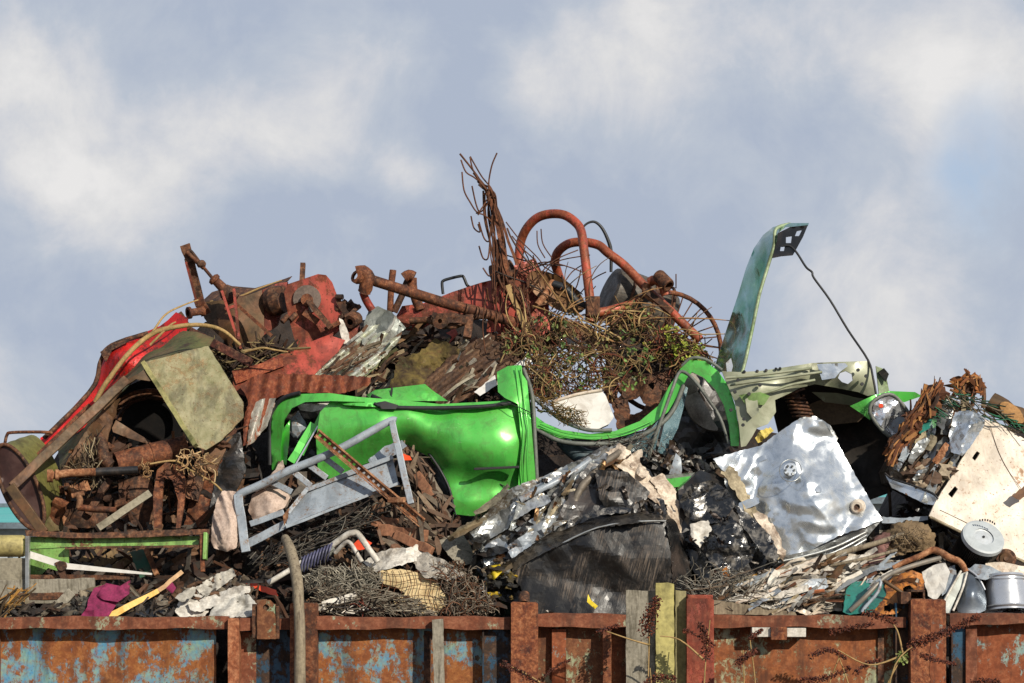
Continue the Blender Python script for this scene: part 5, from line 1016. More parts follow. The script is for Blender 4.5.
# pink cloths
sheet('cloth_bag','stuffed pink dusty cloth bag at the left end of the grey rack',[(211,540,L_-.1),(212,520,L_-.05),(217,500,L_),(222,491,L_+.02),(233,491,L_),(240,495,L_-.02),(242,515,L_-.05),(240,535,L_-.12),(236,548,L_-.2),(226,552,L_-.2),(214,548,L_-.15)],PINK,'cloth',ctrl=[(228,515,L_-.15),(228,535,L_-.22)],thick=.2,fold=(.03,4.5),nz_=(.05,4),wr=(.026,12,1.3),smooth=1,sp=2)
sheet('cloth_bag','pink dusty cloth stuffed under the rungs of the grey rack',[(248,510,L_+.1),(252,495,L_+.12),(268,486,L_+.15),(285,488,L_+.12),(290,498,L_+.08),(284,508,L_+.0),(270,514,L_-.02),(254,522,L_-.0)],PINK,'cloth',ctrl=[(270,500,L_-.02)],thick=.2,fold=(.03,4.5),nz_=(.05,4),wr=(.026,12,.2),smooth=1,sp=2)
sheet('cloth_bag','folded pink cloth draped over the rail of the grey rack',[(245,492,L_+.1),(258,483,L_+.1),(270,476,L_+.12),(282,460,L_+.15),(284,472,L_+.08),(272,484,L_+.0),(256,492,L_+.05)],PINK,'cloth',thick=.1,fold=(.02,5),wr=(.015,20,.7),smooth=1,sp=2)
# rusty timber debris right of the rack
yd=lambda x,y:H(x,y)-.05
regT=[(398,445),(412,440),(418,455),(428,470),(440,490),(448,515),(455,540),(440,548),(380,552),(378,530),(400,520),(412,505),(406,470)]
q=MB(); wires(q,regT,60,(.15,.4),(.004,.01),['#3a2618','#6a4a34'],yd,6,.8); sticks(q,regT,120,(.15,.5),(.007,.018),['#5c4636','#7c6350','#4a3a2c','#95816a','#7c7060','#3a2a1e'],yd,2.2,.6,4,True,.25); chunks(q,regT,30,(.02,.06),['#6a4a34','#8a6248','#4a3222','#8a7a64','#a0886c'],yd,5,.9,.2); WT('crumbled_timber','rusty brown crumbling timber and brick debris right of the grey rack',q,VWOOD,'debris')
for i,(a,b2,w,lb) in enumerate((((372,520),(398,524),.09,'lying flat above the white tube'),((378,530),(428,536),.1,'lying below the slotted angle'),((408,445),(412,425),.06,'standing up beside the green car'),((395,535),(432,552),.08,'sloping towards the tan foam'),((416,475),(432,500),.09,'leaning by the wheel arch of the green car'))):
    q=MB(); q.bar((*a,H(*a)-.3),(*b2,H(*b2)-.3),w,.05,seg=5,wob=.012,seed=i); one('timber_offcut',f'reddish brown split timber {lb}','timber',q,simple('red_brown_timber',['#7a4c34','#9a6a4c','#5a3422'],5,.85,0,.8,.006,stretch=(2,2,.8)) if i==0 else bpy.data.materials['red_brown_timber'],bevel=.006,group='split timbers right of the rack')
# wire mats
q=MB(); wires(q,[(240,560),(262,548),(290,536),(330,522),(368,502),(382,505),(385,518),(355,532),(330,545),(300,560),(255,572)],200,(.2,.6),(.003,.006),['#1c1a18','#3c3834','#5c564c','#7c766a'],lambda x,y:.75+(560-y)*.006,2,.5,.5,.3,.12,4,7); WT('wire_mat','dark springy wire mat under the grey rack',q,VWIRE)
q=MB(); wires(q,[(303,575),(320,566),(370,566),(385,580),(380,592),(330,592),(305,590)],560,(.1,.32),(.0025,.005),['#a8a292','#8a8474','#6c6658','#c0b8a4'],lambda x,y:.3+(600-y)*.007,3,1.3,None,1,.15,4,7); WT('wire_tangle','pale curly wire tangle behind the rim, left of the tan foam',q,VWIRE)
q=MB(); wires(q,[(430,565),(460,560),(485,585),(500,614),(440,616),(445,595)],640,(.08,.26),(.0025,.005),['#7c7264','#5a4c3c','#9a8c78','#7a5034','#4c3a2c'],lambda x,y:.2+(612-y)*.007,4,1.3,None,1,.15,4,6); WT('wire_tangle','rusty grey wire tangle left of the big black bale',q,VWIRE)
q=MB(); wires(q,[(306,586),(380,588),(420,600),(440,616),(380,616),(306,612)],420,(.12,.4),(.0025,.005),['#7c7464','#948a78','#a89e8a','#5c4c3c'],lambda x,y:.15+(612-y)*.007,5,.5,-.1,.25,.12,4,6); WT('wire_tangle','flattened brown grey wire lying along the rim below the tan foam',q,VWIRE)
t=T('foam_slab','tan foam slab wrapped in a loose wire net','foam','tan foam slabs')
yfm=lambda x,y:.28+(600-y)*.006
q=cs([(x,y,yfm(x,y)) for x,y in [(375,576),(382,570),(400,569),(415,572),(432,577),(440,588),(447,598),(446,606),(436,614),(410,616),(395,605),(393,598),(405,594),(398,588),(384,584)]],sp=3,thick=.12,fold=(.03,4),nz_=(.025,4),seed=4,edge=.6); t.part('foam',q,TAN)
q=MB(); rnd=random.Random(3)
for k in range(11):
    x=380+k*6.5+rnd.uniform(-2,2); q.tube([(x,570,yfm(x,570)-.03),(x+4,582,yfm(x,582)-.05),(x+1,595,yfm(x,595)-.05),(x+6,607,yfm(x,607)-.05),(x+3,615,yfm(x,615)-.03)],.0028,5,3)
for k in range(6):
    y=573+k*7.5+rnd.uniform(-2,2); q.tube([(378,y-3+rnd.uniform(-3,3),yfm(378,y)-.02),(398,y+2,yfm(398,y)-.055),(420,y-2,yfm(420,y)-.055),(446,y+3,yfm(440,y)-.03)],.0028,5,3)
t.part('wire_net',q,RWIRE); t.done()
q=MB(); q.tube([(330,547,.62),(345,536,.58),(352,533,.56),(358,534,.56),(368,548,.52),(378,562,.5)],.026,12,5); q2=MB(); q2.tube([(335,553,.56),(345,543,.52),(350,543,.5),(356,552,.48),(362,562,.46)],.018,10,5)
t=T('tube_handle','pair of bent white tubes sticking out of the wire below the rack','bent tubes'); t.part('large_tube',q,WHTD); t.part('small_tube',q2,WHTD); t.done()
q=MB(); q.tube([(268,583,.45),(280,576,.45),(293,568,.47),(302,562,.5)],.022,10,4); one('white_tube','straight white tube end crossing behind the bent wooden pole','tube',q,WHTD)
t=T('coil_spring','lavender coil spring lying left of the bent white tubes','spring'); q=MB(); pts=[]
for i in range(120):
    a=i*.5; k=i/119; c_=P(300+k*32,566-k*15,.5+.1*k); pts.append(c_+Vector((.25*math.cos(a)*.06,math.sin(a)*.06,math.cos(a)*.07)))
q.tube(pts,.009,6,world=True); t.part('coil',q,BLUEP); q=MB(); q.rings((299,568,.5),(333,549,.62),[(0,.001),(0,.045),(1,.045),(1,.001)],14); t.part('inner_sleeve',q,SEALG); t.done()
sheet('orange_plastic','bright orange red plastic piece behind the bent tubes',[(352,545,.7),(362,536,.75),(372,543,.72),(368,549,.66),(358,550,.66)],REDO,'plastic')
sheet('orange_plastic','bright orange red sliver beside the timber debris',[(398,452,1.5),(410,456,1.5),(412,460,1.45),(402,460,1.45)],REDO,'plastic')
sheet('orange_plastic','bent orange red strip behind the rim near the lug',[(243,576,.4),(252,582,.36),(276,590,.28),(278,596,.24),(262,592,.28),(246,584,.34)],REDO,'plastic',fold=(.04,5))
sheet('burnt_board','crumpled white and brown insulation scrap behind the tan foam',[(363,562,.6),(375,553,.66),(400,548,.68),(420,545,.68),(430,552,.62),(425,560,.54),(400,565,.5),(375,572,.48)],WHTD,'insulation',fold=(.06,5),fold2=(.03,12),thick=.06,edge=1.5)
sheet('burnt_board','dirty white folded insulation left of the big black bale',[(410,560,.55),(425,552,.6),(440,558,.55),(465,575,.42),(450,580,.38),(425,578,.4)],simple('dirty_insulation',['#8c857a','#bab2a4','#5a5248'],8,.85,0,.8,.008),'insulation',fold=(.07,5),fold2=(.04,11),thick=.05,edge=1.5)
sheet('wooden_chunk','grey brown squared timber chunk left of the big black bale',[(436,538,.9),(462,533,.95),(470,545,.85),(476,562,.7),(460,566,.62),(448,555,.72)],WOODG,'timber chunk',fold=(.015,4),thick=.15)
# white slats on rim
for i,(a,b2,lb) in enumerate((((316,610),(352,598),'lowest'),((322,604),(356,594),'highest'),((345,612),(378,608),'short'))):
    q=MB(); q.bar((*a,.12),(*b2,.2),.035,.015,seg=4,wob=.006,seed=i); one('white_strip',f'{lb} of the white metal slats lying on the rim right of the wooden pole','slat',q,WHTD,group='white slats by the wooden pole')
q=MB(); wires(q,[(318,608),(350,592),(385,600),(380,614),(320,614)],40,(.1,.3),(.004,.008),['#3a3430','#c0b8ac','#6a3020'],lambda x,y:.12,41,.6); WT('slat_scraps','thin bent strips around the white slats',q,VMET,'strips')

# ---------------------------------------------------------------- bottom left scrap
yl=lambda x,y:.1+(616-y)*.0075
regW=[(165,612),(172,592),(200,575),(225,568),(250,580),(262,600),(262,617),(170,617)]
t=T('torn_lining','crumpled dirty white sheeting piled behind the rim, left of the lug','torn sheeting')
for i,o in enumerate(([(175,612),(180,596),(200,588),(215,590),(212,605),(205,616),(180,617)],[(195,588),(215,575),(232,568),(236,576),(222,586),(204,598)],[(188,603),(210,596),(235,586),(250,586),(250,592),(225,602),(200,612),(190,610)],[(208,617),(215,606),(235,597),(248,594),(257,604),(258,617)],[(175,598),(188,588),(198,586),(193,596),(182,602)])):
    t.part('folded_sheet',cs([(x,y,yl(x,y)-.06-.03*i) for x,y in o],sp=2.2,thick=.015,fold=(.03,3),wr=(.03,9,.4+i*.5),seed=30+i,edge=.8,nz_=(.03,4)),[WHTD,simple('grey_white_cloth',['#a09a8c','#c2bcae','#7c766a'],7,.9,0,.6,.006),WHTD,simple('grey_white_sheet',['#a8a498','#c4c0b6','#8c877a'],5,.6,0,.5,.005,dirt=.6),bpy.data.materials['grey_white_cloth']][i])
t.done()
q=MB(); shards(q,[(150,610),(170,592),(215,572),(255,580),(262,612),(160,616)],90,(.06,.2),(.01,.05),['#4c4238','#7c7262','#2a2420','#6a4c34','#5c5040'],yl,.4,.7,8,1,.2,.1); WT('small_scraps','small grey scraps among the dirty white sheeting',q,VMAT,'fragments')
q=MB(); chunks(q,[(195,594),(225,578),(240,585),(210,603)],14,(.03,.07),['#5c5040','#4a4034','#6c6454'],yl,6); WT('clods','dark lumps held in the dirty white sheeting',q,VMAT,'lumps')
t=T('magenta_cloth','crumpled magenta cloth hanging over the rim','cloth')
for i,o in enumerate(([(86,617),(88,600),(94,588),(106,584),(116,590),(118,602),(108,617)],[(96,596),(106,583),(120,586),(130,580),(129,594),(118,602),(104,600)],[(80,617),(88,606),(94,610),(92,617)],[(166,588),(172,582),(176,588),(172,594)])):
    t.part('fold',cs([(x,y,yl(x,y)-.05-.02*i) for x,y in o],sp=2.4,thick=.02,fold=(.03,4),nz_=(.04,5),wr=(.04,12,1+i),seed=i+3,smooth=1),MAG)
t.done()
q=MB(); q.bar((108,617,.06),(158,591,.22),.055,.035,seg=5,wob=.004,taper=.7); q2=MB(); q2.bar((158,591,.22),(182,572,.35),.035,.03,seg=4,wob=.01)
t=T('yellow_strip','yellow plastic strip lying diagonally beside the magenta cloth','strip'); t.part('strip',q,YEL); t.part('torn_end',q2,simple('tan_strip',['#b0885a','#caa47a'],7,.7)); t.done()
sheet('black_bag','crumpled black plastic beside the yellow strip',[(135,612),(150,600),(165,595),(172,605),(168,616),(145,616)] and [(x,y,yl(x,y)) for x,y in [(135,614),(150,600),(165,595),(174,604),(170,616),(145,617)]],BLKG,'bag',fold=(.06,5))
for i,(a,b2,w,mt,lb) in enumerate((((0,592),(95,590),.2,WOODG,'thick grey beam lying level above the rim at the left'),((-10,612),(30,606),.16,WOOD,'rounded brown log end at the far left of the rim'),((52,612),(72,592),.08,WOODG,'short grey lath leaning left of the dark cavity'),((74,614),(84,592),.07,WOOD,'short curved lath leaning left of the magenta cloth'),((12,597),(140,596),.06,RUSTD,'thin rusty bar lying along the back of the grey beam'))):
    q=MB(); q.bar((*a,.35+(.12 if i in(0,4) else -.1)),(*b2,.4+(.12 if i in(0,4) else -.1)),w,.08,seg=8,wob=.008,seed=i); one('beam' if i in(0,4) else 'lath',lb,'beam',q,mt,bevel=.006)
q=MB(); sticks(q,[(-5,600),(20,588),(28,596),(10,612)],26,(.1,.3),(.004,.01),['#b8863c','#8a6a34','#5c4a30'],yl,.6,.5,9); WT('straw_bits','ochre twigs at the left end of the rim',q,VWOOD,'twigs')
q=MB(); chunks(q,[(60,610),(80,596),(90,600),(82,615)],20,(.02,.04),['#3c3a34','#5a564c','#2a2824'],yl,9); WT('dark_rubble','dark rubble in the hole left of the magenta cloth',q,VMAT,'rubble')
regB=[(-10,606),(60,604),(75,590),(160,590),(150,614),(-10,616)]
q=MB(); shards(q,regB,60,(.06,.25),(.01,.05),['#4c4238','#6c6252','#2a2420','#7a6a54'],lambda x,y:yl(x,y)+.05,.3,.6,12,1,.2,.05); WT('small_scraps','small brown scraps lying below the grey beam',q,VMAT,'fragments')

# concrete post + plate at far left
q=MB(); q.rings((-40,546,.5),(25,546,.5),[(0,.001),(0,.09),(.97,.09),(1,.08),(1,.001)],24); one('yellow_pipe','pale yellow painted pipe end at the left edge','pipe',q,simple('pale_yellow_paint',['#9a8c50','#b8aa70'],4,.6,0,.4,.004,dirt=.6))
q=MB(); q.box(-40,558,28,600,.45,.55); one('concrete_block','grey brown concrete block under the pale yellow pipe','block',q,CONC,bevel=.01)
q=MB(); q.box(25,536,29,590,.4,.46); one('flat_bar','thin upright grey flat bar at the end of the yellow pipe','bar',q,SILD,bevel=.003)
t=T('green_steel_frame','pale green painted steel frame with a rusty top flange lying at the left','steel frame')
G_=.62
q=MB(); q.skin([(25,530,G_),(80,533,G_),(115,532,G_),(160,530,G_),(208,529,G_),(207,534,G_-.02),(150,537,G_-.02),(110,538,G_-.02),(70,538,G_-.02),(26,536,G_-.02)],4,thick=.16,nz_=(.008,4)); t.part('top_flange',q,RUSTD)
q=MB(); q.skin([(27,537,G_+.06),(200,536,G_+.06),(198,546,G_+.04),(120,548,G_+.04),(70,547,G_+.04),(28,549,G_+.04)],5,thick=.03,nz_=(.005,4)); t.part('web',q,LGRN)
q=MB(); q.bar((66,548,G_-.0),(200,546,G_),.02,.1,seg=6,wob=.003); t.part('lower_flange',q,RUSTD)
q=MB(); q.skin([(28,546,G_+.05),(69,548,G_+.05),(69,566,G_+.05),(62,572,G_+.05),(48,568,G_+.05),(40,576,G_+.05),(28,580,G_+.05)],5,thick=.02,nz_=(.006,4),edge=.5); t.part('end_plate',q,LGRN)
q=MB(); q.bar((206,533,G_-.02),(205,560,G_-.05),.03,.1); t.part('end_upright',q,LGRN,bevel=.004)
q=MB(); q.bar((202,535,G_-.03),(203,572,G_-.06),.035,.05); t.part('end_upright',q,RUST,bevel=.004)
q=MB(); q.bar((30,577,G_-.05),(130,577,G_-.05),.04,.05,seg=6,wob=.004); t.part('bottom_rail',q,RUSTD)
q=MB(); q.bar((58,562,G_-.1),(66,583,G_-.12),.05,.05); q.disc((62,566,G_-.13),(0,-1,0),.04,.06,14); t.part('clamp',q,RUSTD); t.done()
q=MB(); q.bar((28,554,G_-.1),(66,566,G_-.1),.055,.03,seg=3); q.bar((66,566,G_-.1),(152,574,G_-.1),.05,.03,seg=4,taper=.3); one('white_bar','thin white bent bar crossing the green steel frame','bar',q,WHT)
sheet('dark_green_plate','dark green plate standing inside the green frame',[(130,552,.95),(143,549,.95),(154,575,.85),(140,578,.85)],DGRN,'plate',fold=(.006,4))
q=MB(); q.bar((146,549,.93),(157,575,.83),.04,.03); one('rusty_strip','short rusty strip against the dark green plate','strip',q,RUSTL)
for i,(a,b2,w) in enumerate((((84,576),(128,546),.1),((100,578),(140,552),.07),((70,570),(104,548),.06),((112,580),(128,562),.05))):
    q=MB(); q.bar((*a,1.0),(*b2,1.25),w,.05,seg=5,wob=.006,seed=i); one('timber_offcut','brown timber sloping inside the pale green frame, '+['widest one','second from the right','leftmost one','short one by the green plate'][i],'timber',q,simple('ochre_brown_timber',['#5a4428','#7c6440','#3c2c1a'],5,.85,0,.7,.006,stretch=(2,2,.8)) if i==0 else bpy.data.materials['ochre_brown_timber'],group='timbers behind the green frame',bevel=.005)

# ---------------------------------------------------------------- left machinery
t=T('oil_drum','dented olive drum with a dark brown end, tilted at the far left','drum')
a0=P(20,482,1.15); b0=P(52,462,1.8); ax=b0-a0
u=Vector((-.35,0,1)).normalized()
q=MB(); 
def ell(cx,cy,rx,ry,rot,y,n=40):
    out=[]
    for i in range(n):
        a=2*math.pi*i/n; X=math.cos(a)*rx; Y=math.sin(a)*ry; out.append((cx+X*math.cos(rot)-Y*math.sin(rot),cy+X*math.sin(rot)+Y*math.cos(rot),y))
    return out
e1=ell(20,487,17,46,R(-24),1.1); e2=ell(44,468,13,36,R(-24),1.6)
n=len(e1); V=[];FS=[]
for k in range(7):
    u_=k/6; sw=1.015 if k in(2,4) else 1
    for i in range(n):
        a_=Vector(e1[i]);b_=Vector(e2[i]); c_=a_.lerp(b_,u_); cc_=Vector((20+24*u_,487-19*u_,c_.z)); c_=cc_+(c_-cc_)*sw; V.append(P(*c_))
for k in range(6):
    for i in range(n): FS.append((k*n+i,k*n+(i+1)%n,(k+1)*n+(i+1)%n,(k+1)*n+i))
q.add(V,FS,True); t.part('shell',q,OLIVE)
q=MB(); q.skin([(x,y,1.12) for x,y,_ in ell(20,487,15.5,44,R(-24),0,30)],4,thick=.02,nz_=(.03,2.5)); t.part('drum_end',q,simple('dark_maroon_steel',['#2a1814','#3c2420','#2e1c18'],3,.5,.2,.4,.004,dirt=.4,dirtcol='#5a4038'))
q=MB(); q.tube([(x,y,1.1) for x,y,_ in ell(20,487,17,46,R(-24),0,40)],.018,7,closed=True); t.part('rim_bead',q,RUSTD); t.done()
q=MB(); q.tube([(5,443,1.7),(7,435,1.7),(12,432.5,1.7),(40,432,1.75),(52,433,1.8)],.014,8,4); one('hoop_handle','thin rusty bent rod arching over the olive drum','rod',q,RUST)
# red sheet
RC=[(40,438,2.0),(52,430,2.0),(72,408,2.1),(92,386,2.2),(100,362,2.25),(104,352,2.25),(112,344,2.3),(128,338,2.35),(148,331,2.4),(160,326,2.4),(168,320,2.4),(176,312,2.4),(188,318,2.3),(186,334,2.25),(166,352,2.2),(146,362,2.15),(130,380,2.1),(112,402,2.05),(90,424,2.0),(66,440,1.95),(44,448,1.9)]
t=T('red_machine_cover','dented bright red sheet steel cover along the left edge of the heap','machine cover')
t.part('cover',cs(RC,sp=4,thick=.03,fold=(.05,2.2),nz_=(.03,3),seed=4,ctrl=[(120,355,2.0)]),REDB)
q=MB(); q.tube([(44,438,1.85),(74,409,2.0),(95,384,2.12),(101,360,2.18),(112,345,2.22),(148,333,2.3)],.02,8,5,jit=.1); t.part('folded_rim',q,RUSTD)
t.part('dark_flap',cs([(100,352,2.15),(110,345,2.18),(130,338,2.2),(128,342,2.15),(112,350,2.1),(106,362,2.1)],sp=2.5,thick=.02,fold=(.04,7)),RUSTD); t.done()
t=T('bin_shell','brown folded steel hood with a dark open mouth under the mossy slab','hood')
U=1.35
t.part('hood_sheet',cs([(60,470,U+.1),(82,445,U+.15),(100,420,U+.2),(112,402,U+.2),(130,384,U+.2),(146,370,U+.2),(150,362,U+.25),(180,352,U+.35),(208,348,U+.45),(214,338,U+.6),(198,332,U+.7),(175,330,U+1.05),(158,345,U+1.1),(125,368,U+1.1),(104,392,U+1.0),(84,420,U+.9),(58,450,U+.7)],sp=4,thick=.03,fold=(.03,3),nz_=(.03,3),seed=8),MOSSB)
t.part('front_band',cs([(103,403,U-.02),(106,394,U),(126,381,U),(145,369,U+.02),(150,372,U+.02),(154,380,U),(149,381,U-.02),(136,379,U-.02),(124,387,U-.02),(113,402,U-.02),(104,410,U-.04)],sp=3,thick=.05,fold=(.01,5),edge=.3),BRN)
q=MB(); q.bar((127,379,U-.0),(12,487,U-.55),.08,.035,seg=8,wob=.005); t.part('angle_bar',q,BRN,bevel=.005)
q=MB(); q.bar((10,486,U-.58),(44,533,U-.62),.085,.04,seg=4,wob=.004); t.part('angle_bar',q,BRN,bevel=.005)
q=MB(); q.bar((90,405,U+.15),(38,455,U+.05),.03,.06,seg=4,wob=.004); t.part('inner_flange',q,RUST)
for i,(r_,yy) in enumerate(((44,U+.5),(40,U+.7),(36,U+.9),(31,U+1.1))):
    q=MB(); q.tube([(150+math.cos(a)*r_,425-math.sin(a)*r_*.78-i*1,yy) for a in [math.pi*(.02+.96*k/16) for k in range(17)]],.02,8,2); t.part('inner_ring',q,RUSTD if i else RUST)
t.part('mouth_shade_wall',cs([(100,430,U+1.5),(108,400,U+1.2),(128,386,U+1.1),(150,376,U+1.1),(170,390,U+1.1),(198,420,U+1.2),(190,450,U+1.3),(120,460,U+1.5)],sp=6,thick=.02,nz_=(.05,2)),simple('mouth_shade_black',['#050404','#0c0806'],5,.9,0,.3)); t.done()  # near-black sheet painted as the shade inside the hood mouth
t=T('concrete_slab','mossy grey green square slab leaning over the dark hood','slab')
t.part('slab',cs([(144,362,U+.1),(165,357,U+.12),(190,350,U+.16),(208,346,U+.2),(224,372,U+.1),(243,402,U),(243,418,U-.04),(222,440,U-.12),(206,450,U-.16),(190,444,U-.15),(178,422,U-.08),(154,378,U+.04)],sp=3.5,thick=.04,nz_=(.008,4),fold=(.005,3),edge=.4,seed=3),MOSS)
q=MB(); q.bar((144,363,U+.07),(196,446,U-.18),.035,.09,seg=8,wob=.004); t.part('edge_band',q,simple('pale_mossy_edge',['#8a8a54','#a8a06a','#6a7040'],5,.85,0,.6,.005))
q=MB(); q.skin([(230,392,U-.02),(243,402,U-.05),(243,412,U-.06),(234,418,U-.08),(226,430,U-.12),(216,425,U-.12),(222,412,U-.08),(231,406,U-.06)],3,thick=.01,edge=.5,fold=(.01,6)); pass
t.done()
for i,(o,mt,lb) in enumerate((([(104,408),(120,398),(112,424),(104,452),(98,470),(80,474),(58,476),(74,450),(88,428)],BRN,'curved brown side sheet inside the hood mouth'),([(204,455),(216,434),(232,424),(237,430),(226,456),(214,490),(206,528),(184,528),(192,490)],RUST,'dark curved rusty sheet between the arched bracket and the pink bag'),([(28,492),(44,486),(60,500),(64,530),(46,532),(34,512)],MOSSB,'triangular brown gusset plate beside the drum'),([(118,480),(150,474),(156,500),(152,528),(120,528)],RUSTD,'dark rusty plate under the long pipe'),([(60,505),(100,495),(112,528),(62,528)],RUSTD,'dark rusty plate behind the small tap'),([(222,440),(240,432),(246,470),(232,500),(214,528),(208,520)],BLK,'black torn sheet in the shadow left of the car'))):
    sheet('casing_or_void_sheet',lb,[(x,y,U+(.1 if i<2 else .08)-(.15 if i==2 else 0)) for x,y in o],mt,'sheet steel',fold=(.05,2.6),nz_=(.03,3),thick=.03,seed=60+i,edge=.7)  # the black one is added to paint the dark void by the rack
# pipes inside
q=MB(); q.rings((116,464,U-.05),(186,447,U+.15),[(0,.08),(0,.1),(.5,.105),(.5,.112),(.53,.112),(.53,.105),(1,.1),(1,.001)],20); one('large_pipe','thick rusty pipe lying in the mouth of the hood','pipe',q,RUST)
t=T('rusty_pipe','long rusty pipe with a flanged end and black sleeve at the left','pipe')
q=MB(); q.tube([(48,476,U-.35),(70,473,U-.34),(97,472,U-.33)],.034,12); t.part('pipe',q,RUSTL)
q=MB(); q.tube([(96,472,U-.33),(138,470,U-.3)],.036,12); t.part('sleeve',q,BLK)
q=MB(); q.disc((50,476,U-.35),(-1,-.2,0),.055,.05,18); q.disc((57,475,U-.35),(-1,-.2,0),.048,.03,18); t.part('flange',q,RUSTL); t.done()
t=T('tap_fitting','small rusty tap with a pale threaded rod in the left machinery','tap')
q=MB(); q.tube([(79,508,U-.3),(80,500,U-.3),(78,494,U-.3)],.028,10); q.tube([(72,496,U-.3),(84,493,U-.3)],.022,8); t.part('tap',q,RUSTL)
q=MB(); q.tube([(78,507,U-.3),(95,509,U-.3),(116,510,U-.3)],.028,10,jit=.15); t.part('threaded_rod',q,RUST); t.done()
q=MB(); q.bar((98,528,U-.5),(150,493,U-.3),.06,.03,seg=4,wob=.003); one('flat_bar','grey flat bar sloping up behind the green frame','bar',q,CONC)
q=MB(); q.tube([(98,434,U-.02),(102,445,U-.03),(104,458,U-.06),(112,466,U-.08)],[.035,.05,.06,.05],12,5); one('bent_pipe','bent brown rusty elbow pipe below the hood','pipe',q,RUSTD)
q=MB(); q.skin([(112,428,U+.2),(116,420,U+.2),(135,432,U+.25),(150,441,U+.25),(148,444,U+.22),(128,438,U+.2),(113,432,U+.18)],3,thick=.03,fold=(.01,6)); one('brown_strip','curved brown strip above the thick pipe','strip',q,BRN)
q=MB(); q.skin([(157,470,U-.0),(166,462,U),(180,466,U),(186,480,U),(184,505,U-.1),(180,528,U-.2),(176,528,U-.2),(178,500,U-.1),(172,480,U-.02),(164,478,U),(162,500,U-.1),(161,528,U-.2),(154,528,U-.2),(153,495,U-.1)],3,thick=.05,fold=(.02,5)); one('arched_bracket','rusty arched steel bracket standing right of the long pipe','bracket',q,RUST)
# assorted machine plates in left cavity
rnd=random.Random(5)
for i,(a,b2,w,mt,lb) in enumerate((((62,500),(52,525),.12,RUST,'leftmost'),((70,492),(88,486),.09,RUSTL,'uppermost short'),((120,500),(128,520),.1,RUSTD,'upright dark'),((88,515),(110,480),.06,RUSTD,'slanting thin'),((190,500),(205,455),.14,RUSTD,'tall dark'),((205,470),(228,425),.16,BRN,'broad brown'),((60,520),(80,528),.1,RUSTL,'lowest flat'),((30,500),(60,495),.12,BRN,'short brown'),((84,455),(90,470),.08,BRN,'small upright'),((214,455),(190,530),.1,RUSTD,'long dark'))):
    q=MB(); q.bar((*a,U-.1+.03*i),(*b2,U+.0+.03*i),w,.06,seg=6,wob=.012,seed=i); one('machine_plate',f'{lb} rusty plate inside the left machinery','plate',q,mt,bevel=.005,group='rusty plates in the left machinery')
lc=[(48,500),(80,455),(120,440),(200,450),(230,430),(215,520),(180,528),(60,528)]
q=MB(); shards(q,lc,24,(.08,.3),(.03,.1),['#2a1a10','#4c2e1a','#6a4024','#1c120c','#8a5a34'],lambda x,y:U+.25,.9,.9,14,1,.2,.2); sticks(q,lc,34,(.15,.5),(.006,.014),['#2a1a10','#4c2e1a','#6a4024','#8a5a34','#5a4a30'],lambda x,y:U+.2,.8,.8,15); chunks(q,lc,20,(.03,.07),['#2a1a10','#4c2e1a','#6a4024','#1c120c'],lambda x,y:U+.2,16,.8,.2); WT('rusty_fragments','tangled rusty fragments inside the left machinery',q,VMAT,'fragments')
q=MB(); wires(q,[(80,440),(100,432),(100,470),(84,480)],50,(.1,.3),(.003,.006),['#b0a080','#5c4c38','#8a7858','#3a2c20'],lambda x,y:U-.1,17,.6,1.6,.4,.1,4,6); wires(q,[(55,475),(70,455),(90,460),(110,500),(80,500)],34,(.1,.3),(.003,.005),['#5c4c38','#3a2c20','#8a7858'],lambda x,y:U-.2,18,.6,1.6,.5,.1); WT('hanging_roots','dry roots hanging in front of the left machinery',q,VWOOD,'roots')
q=MB(); wires(q,[(170,462),(182,448),(200,450),(215,455),(220,470),(214,484),(198,474),(180,470)],90,(.08,.28),(.003,.008),['#c09a6c','#a07c50','#8a6440','#d8b888'],lambda x,y:U-.2,19,1.6,-.9,.7,.14,5,7); wires(q,[(136,465),(150,460),(150,480),(140,478)],26,(.08,.22),(.003,.008),['#c09a6c','#a07c50','#8a6440'],lambda x,y:U-.22,20,1.3,1.6,.7,.1,5,7); WT('dry_roots','pale dry curled roots hanging beside the thick pipe',q,VWOOD,'roots')
q=MB(); q.tube([(150,464,U-.25),(175,461,U-.25),(190,470,U-.25),(212,482,U-.28),(222,491,U-.3)],.009,6,5); one('dry_cane','thin pale root running down to the pink cloth bag','root',q,STRAW)
# long bramble canes over top left
for i,(p,lb) in enumerate((([(95,402,U),(108,380,U-.02),(130,352,U),(152,334,U+.1),(175,327,U+.1),(200,325,U+.1),(222,330,U+.1),(240,345,U+.15)],'thick straw coloured cane arching over the mossy slab'),([(100,395,U+.0),(122,362,U),(150,335,U+.1),(165,315,U+.2),(184,305,U+.4),(198,300,U+.6)],'thin cane curving up behind the red cover'),([(150,345,U+.1),(165,330,U+.1),(172,324,U+.1),(176,322,U+.1)],'short twig forking from the arching cane'),([(210,302,2.8),(235,298,2.8),(260,288,2.8),(282,280,2.8)],'pale cane lying over the brown casing'),([(245,352,1.9),(262,348,1.85),(275,350,1.85),(288,352,1.85)],'short cane lying on the brown debris'))):
    q=MB(); q.tube(p,[.02,.022,.014] if i==0 else [.011,.01,.006],7,6,jit=.08); one('bramble_cane',lb,'cane',q,STRAW)

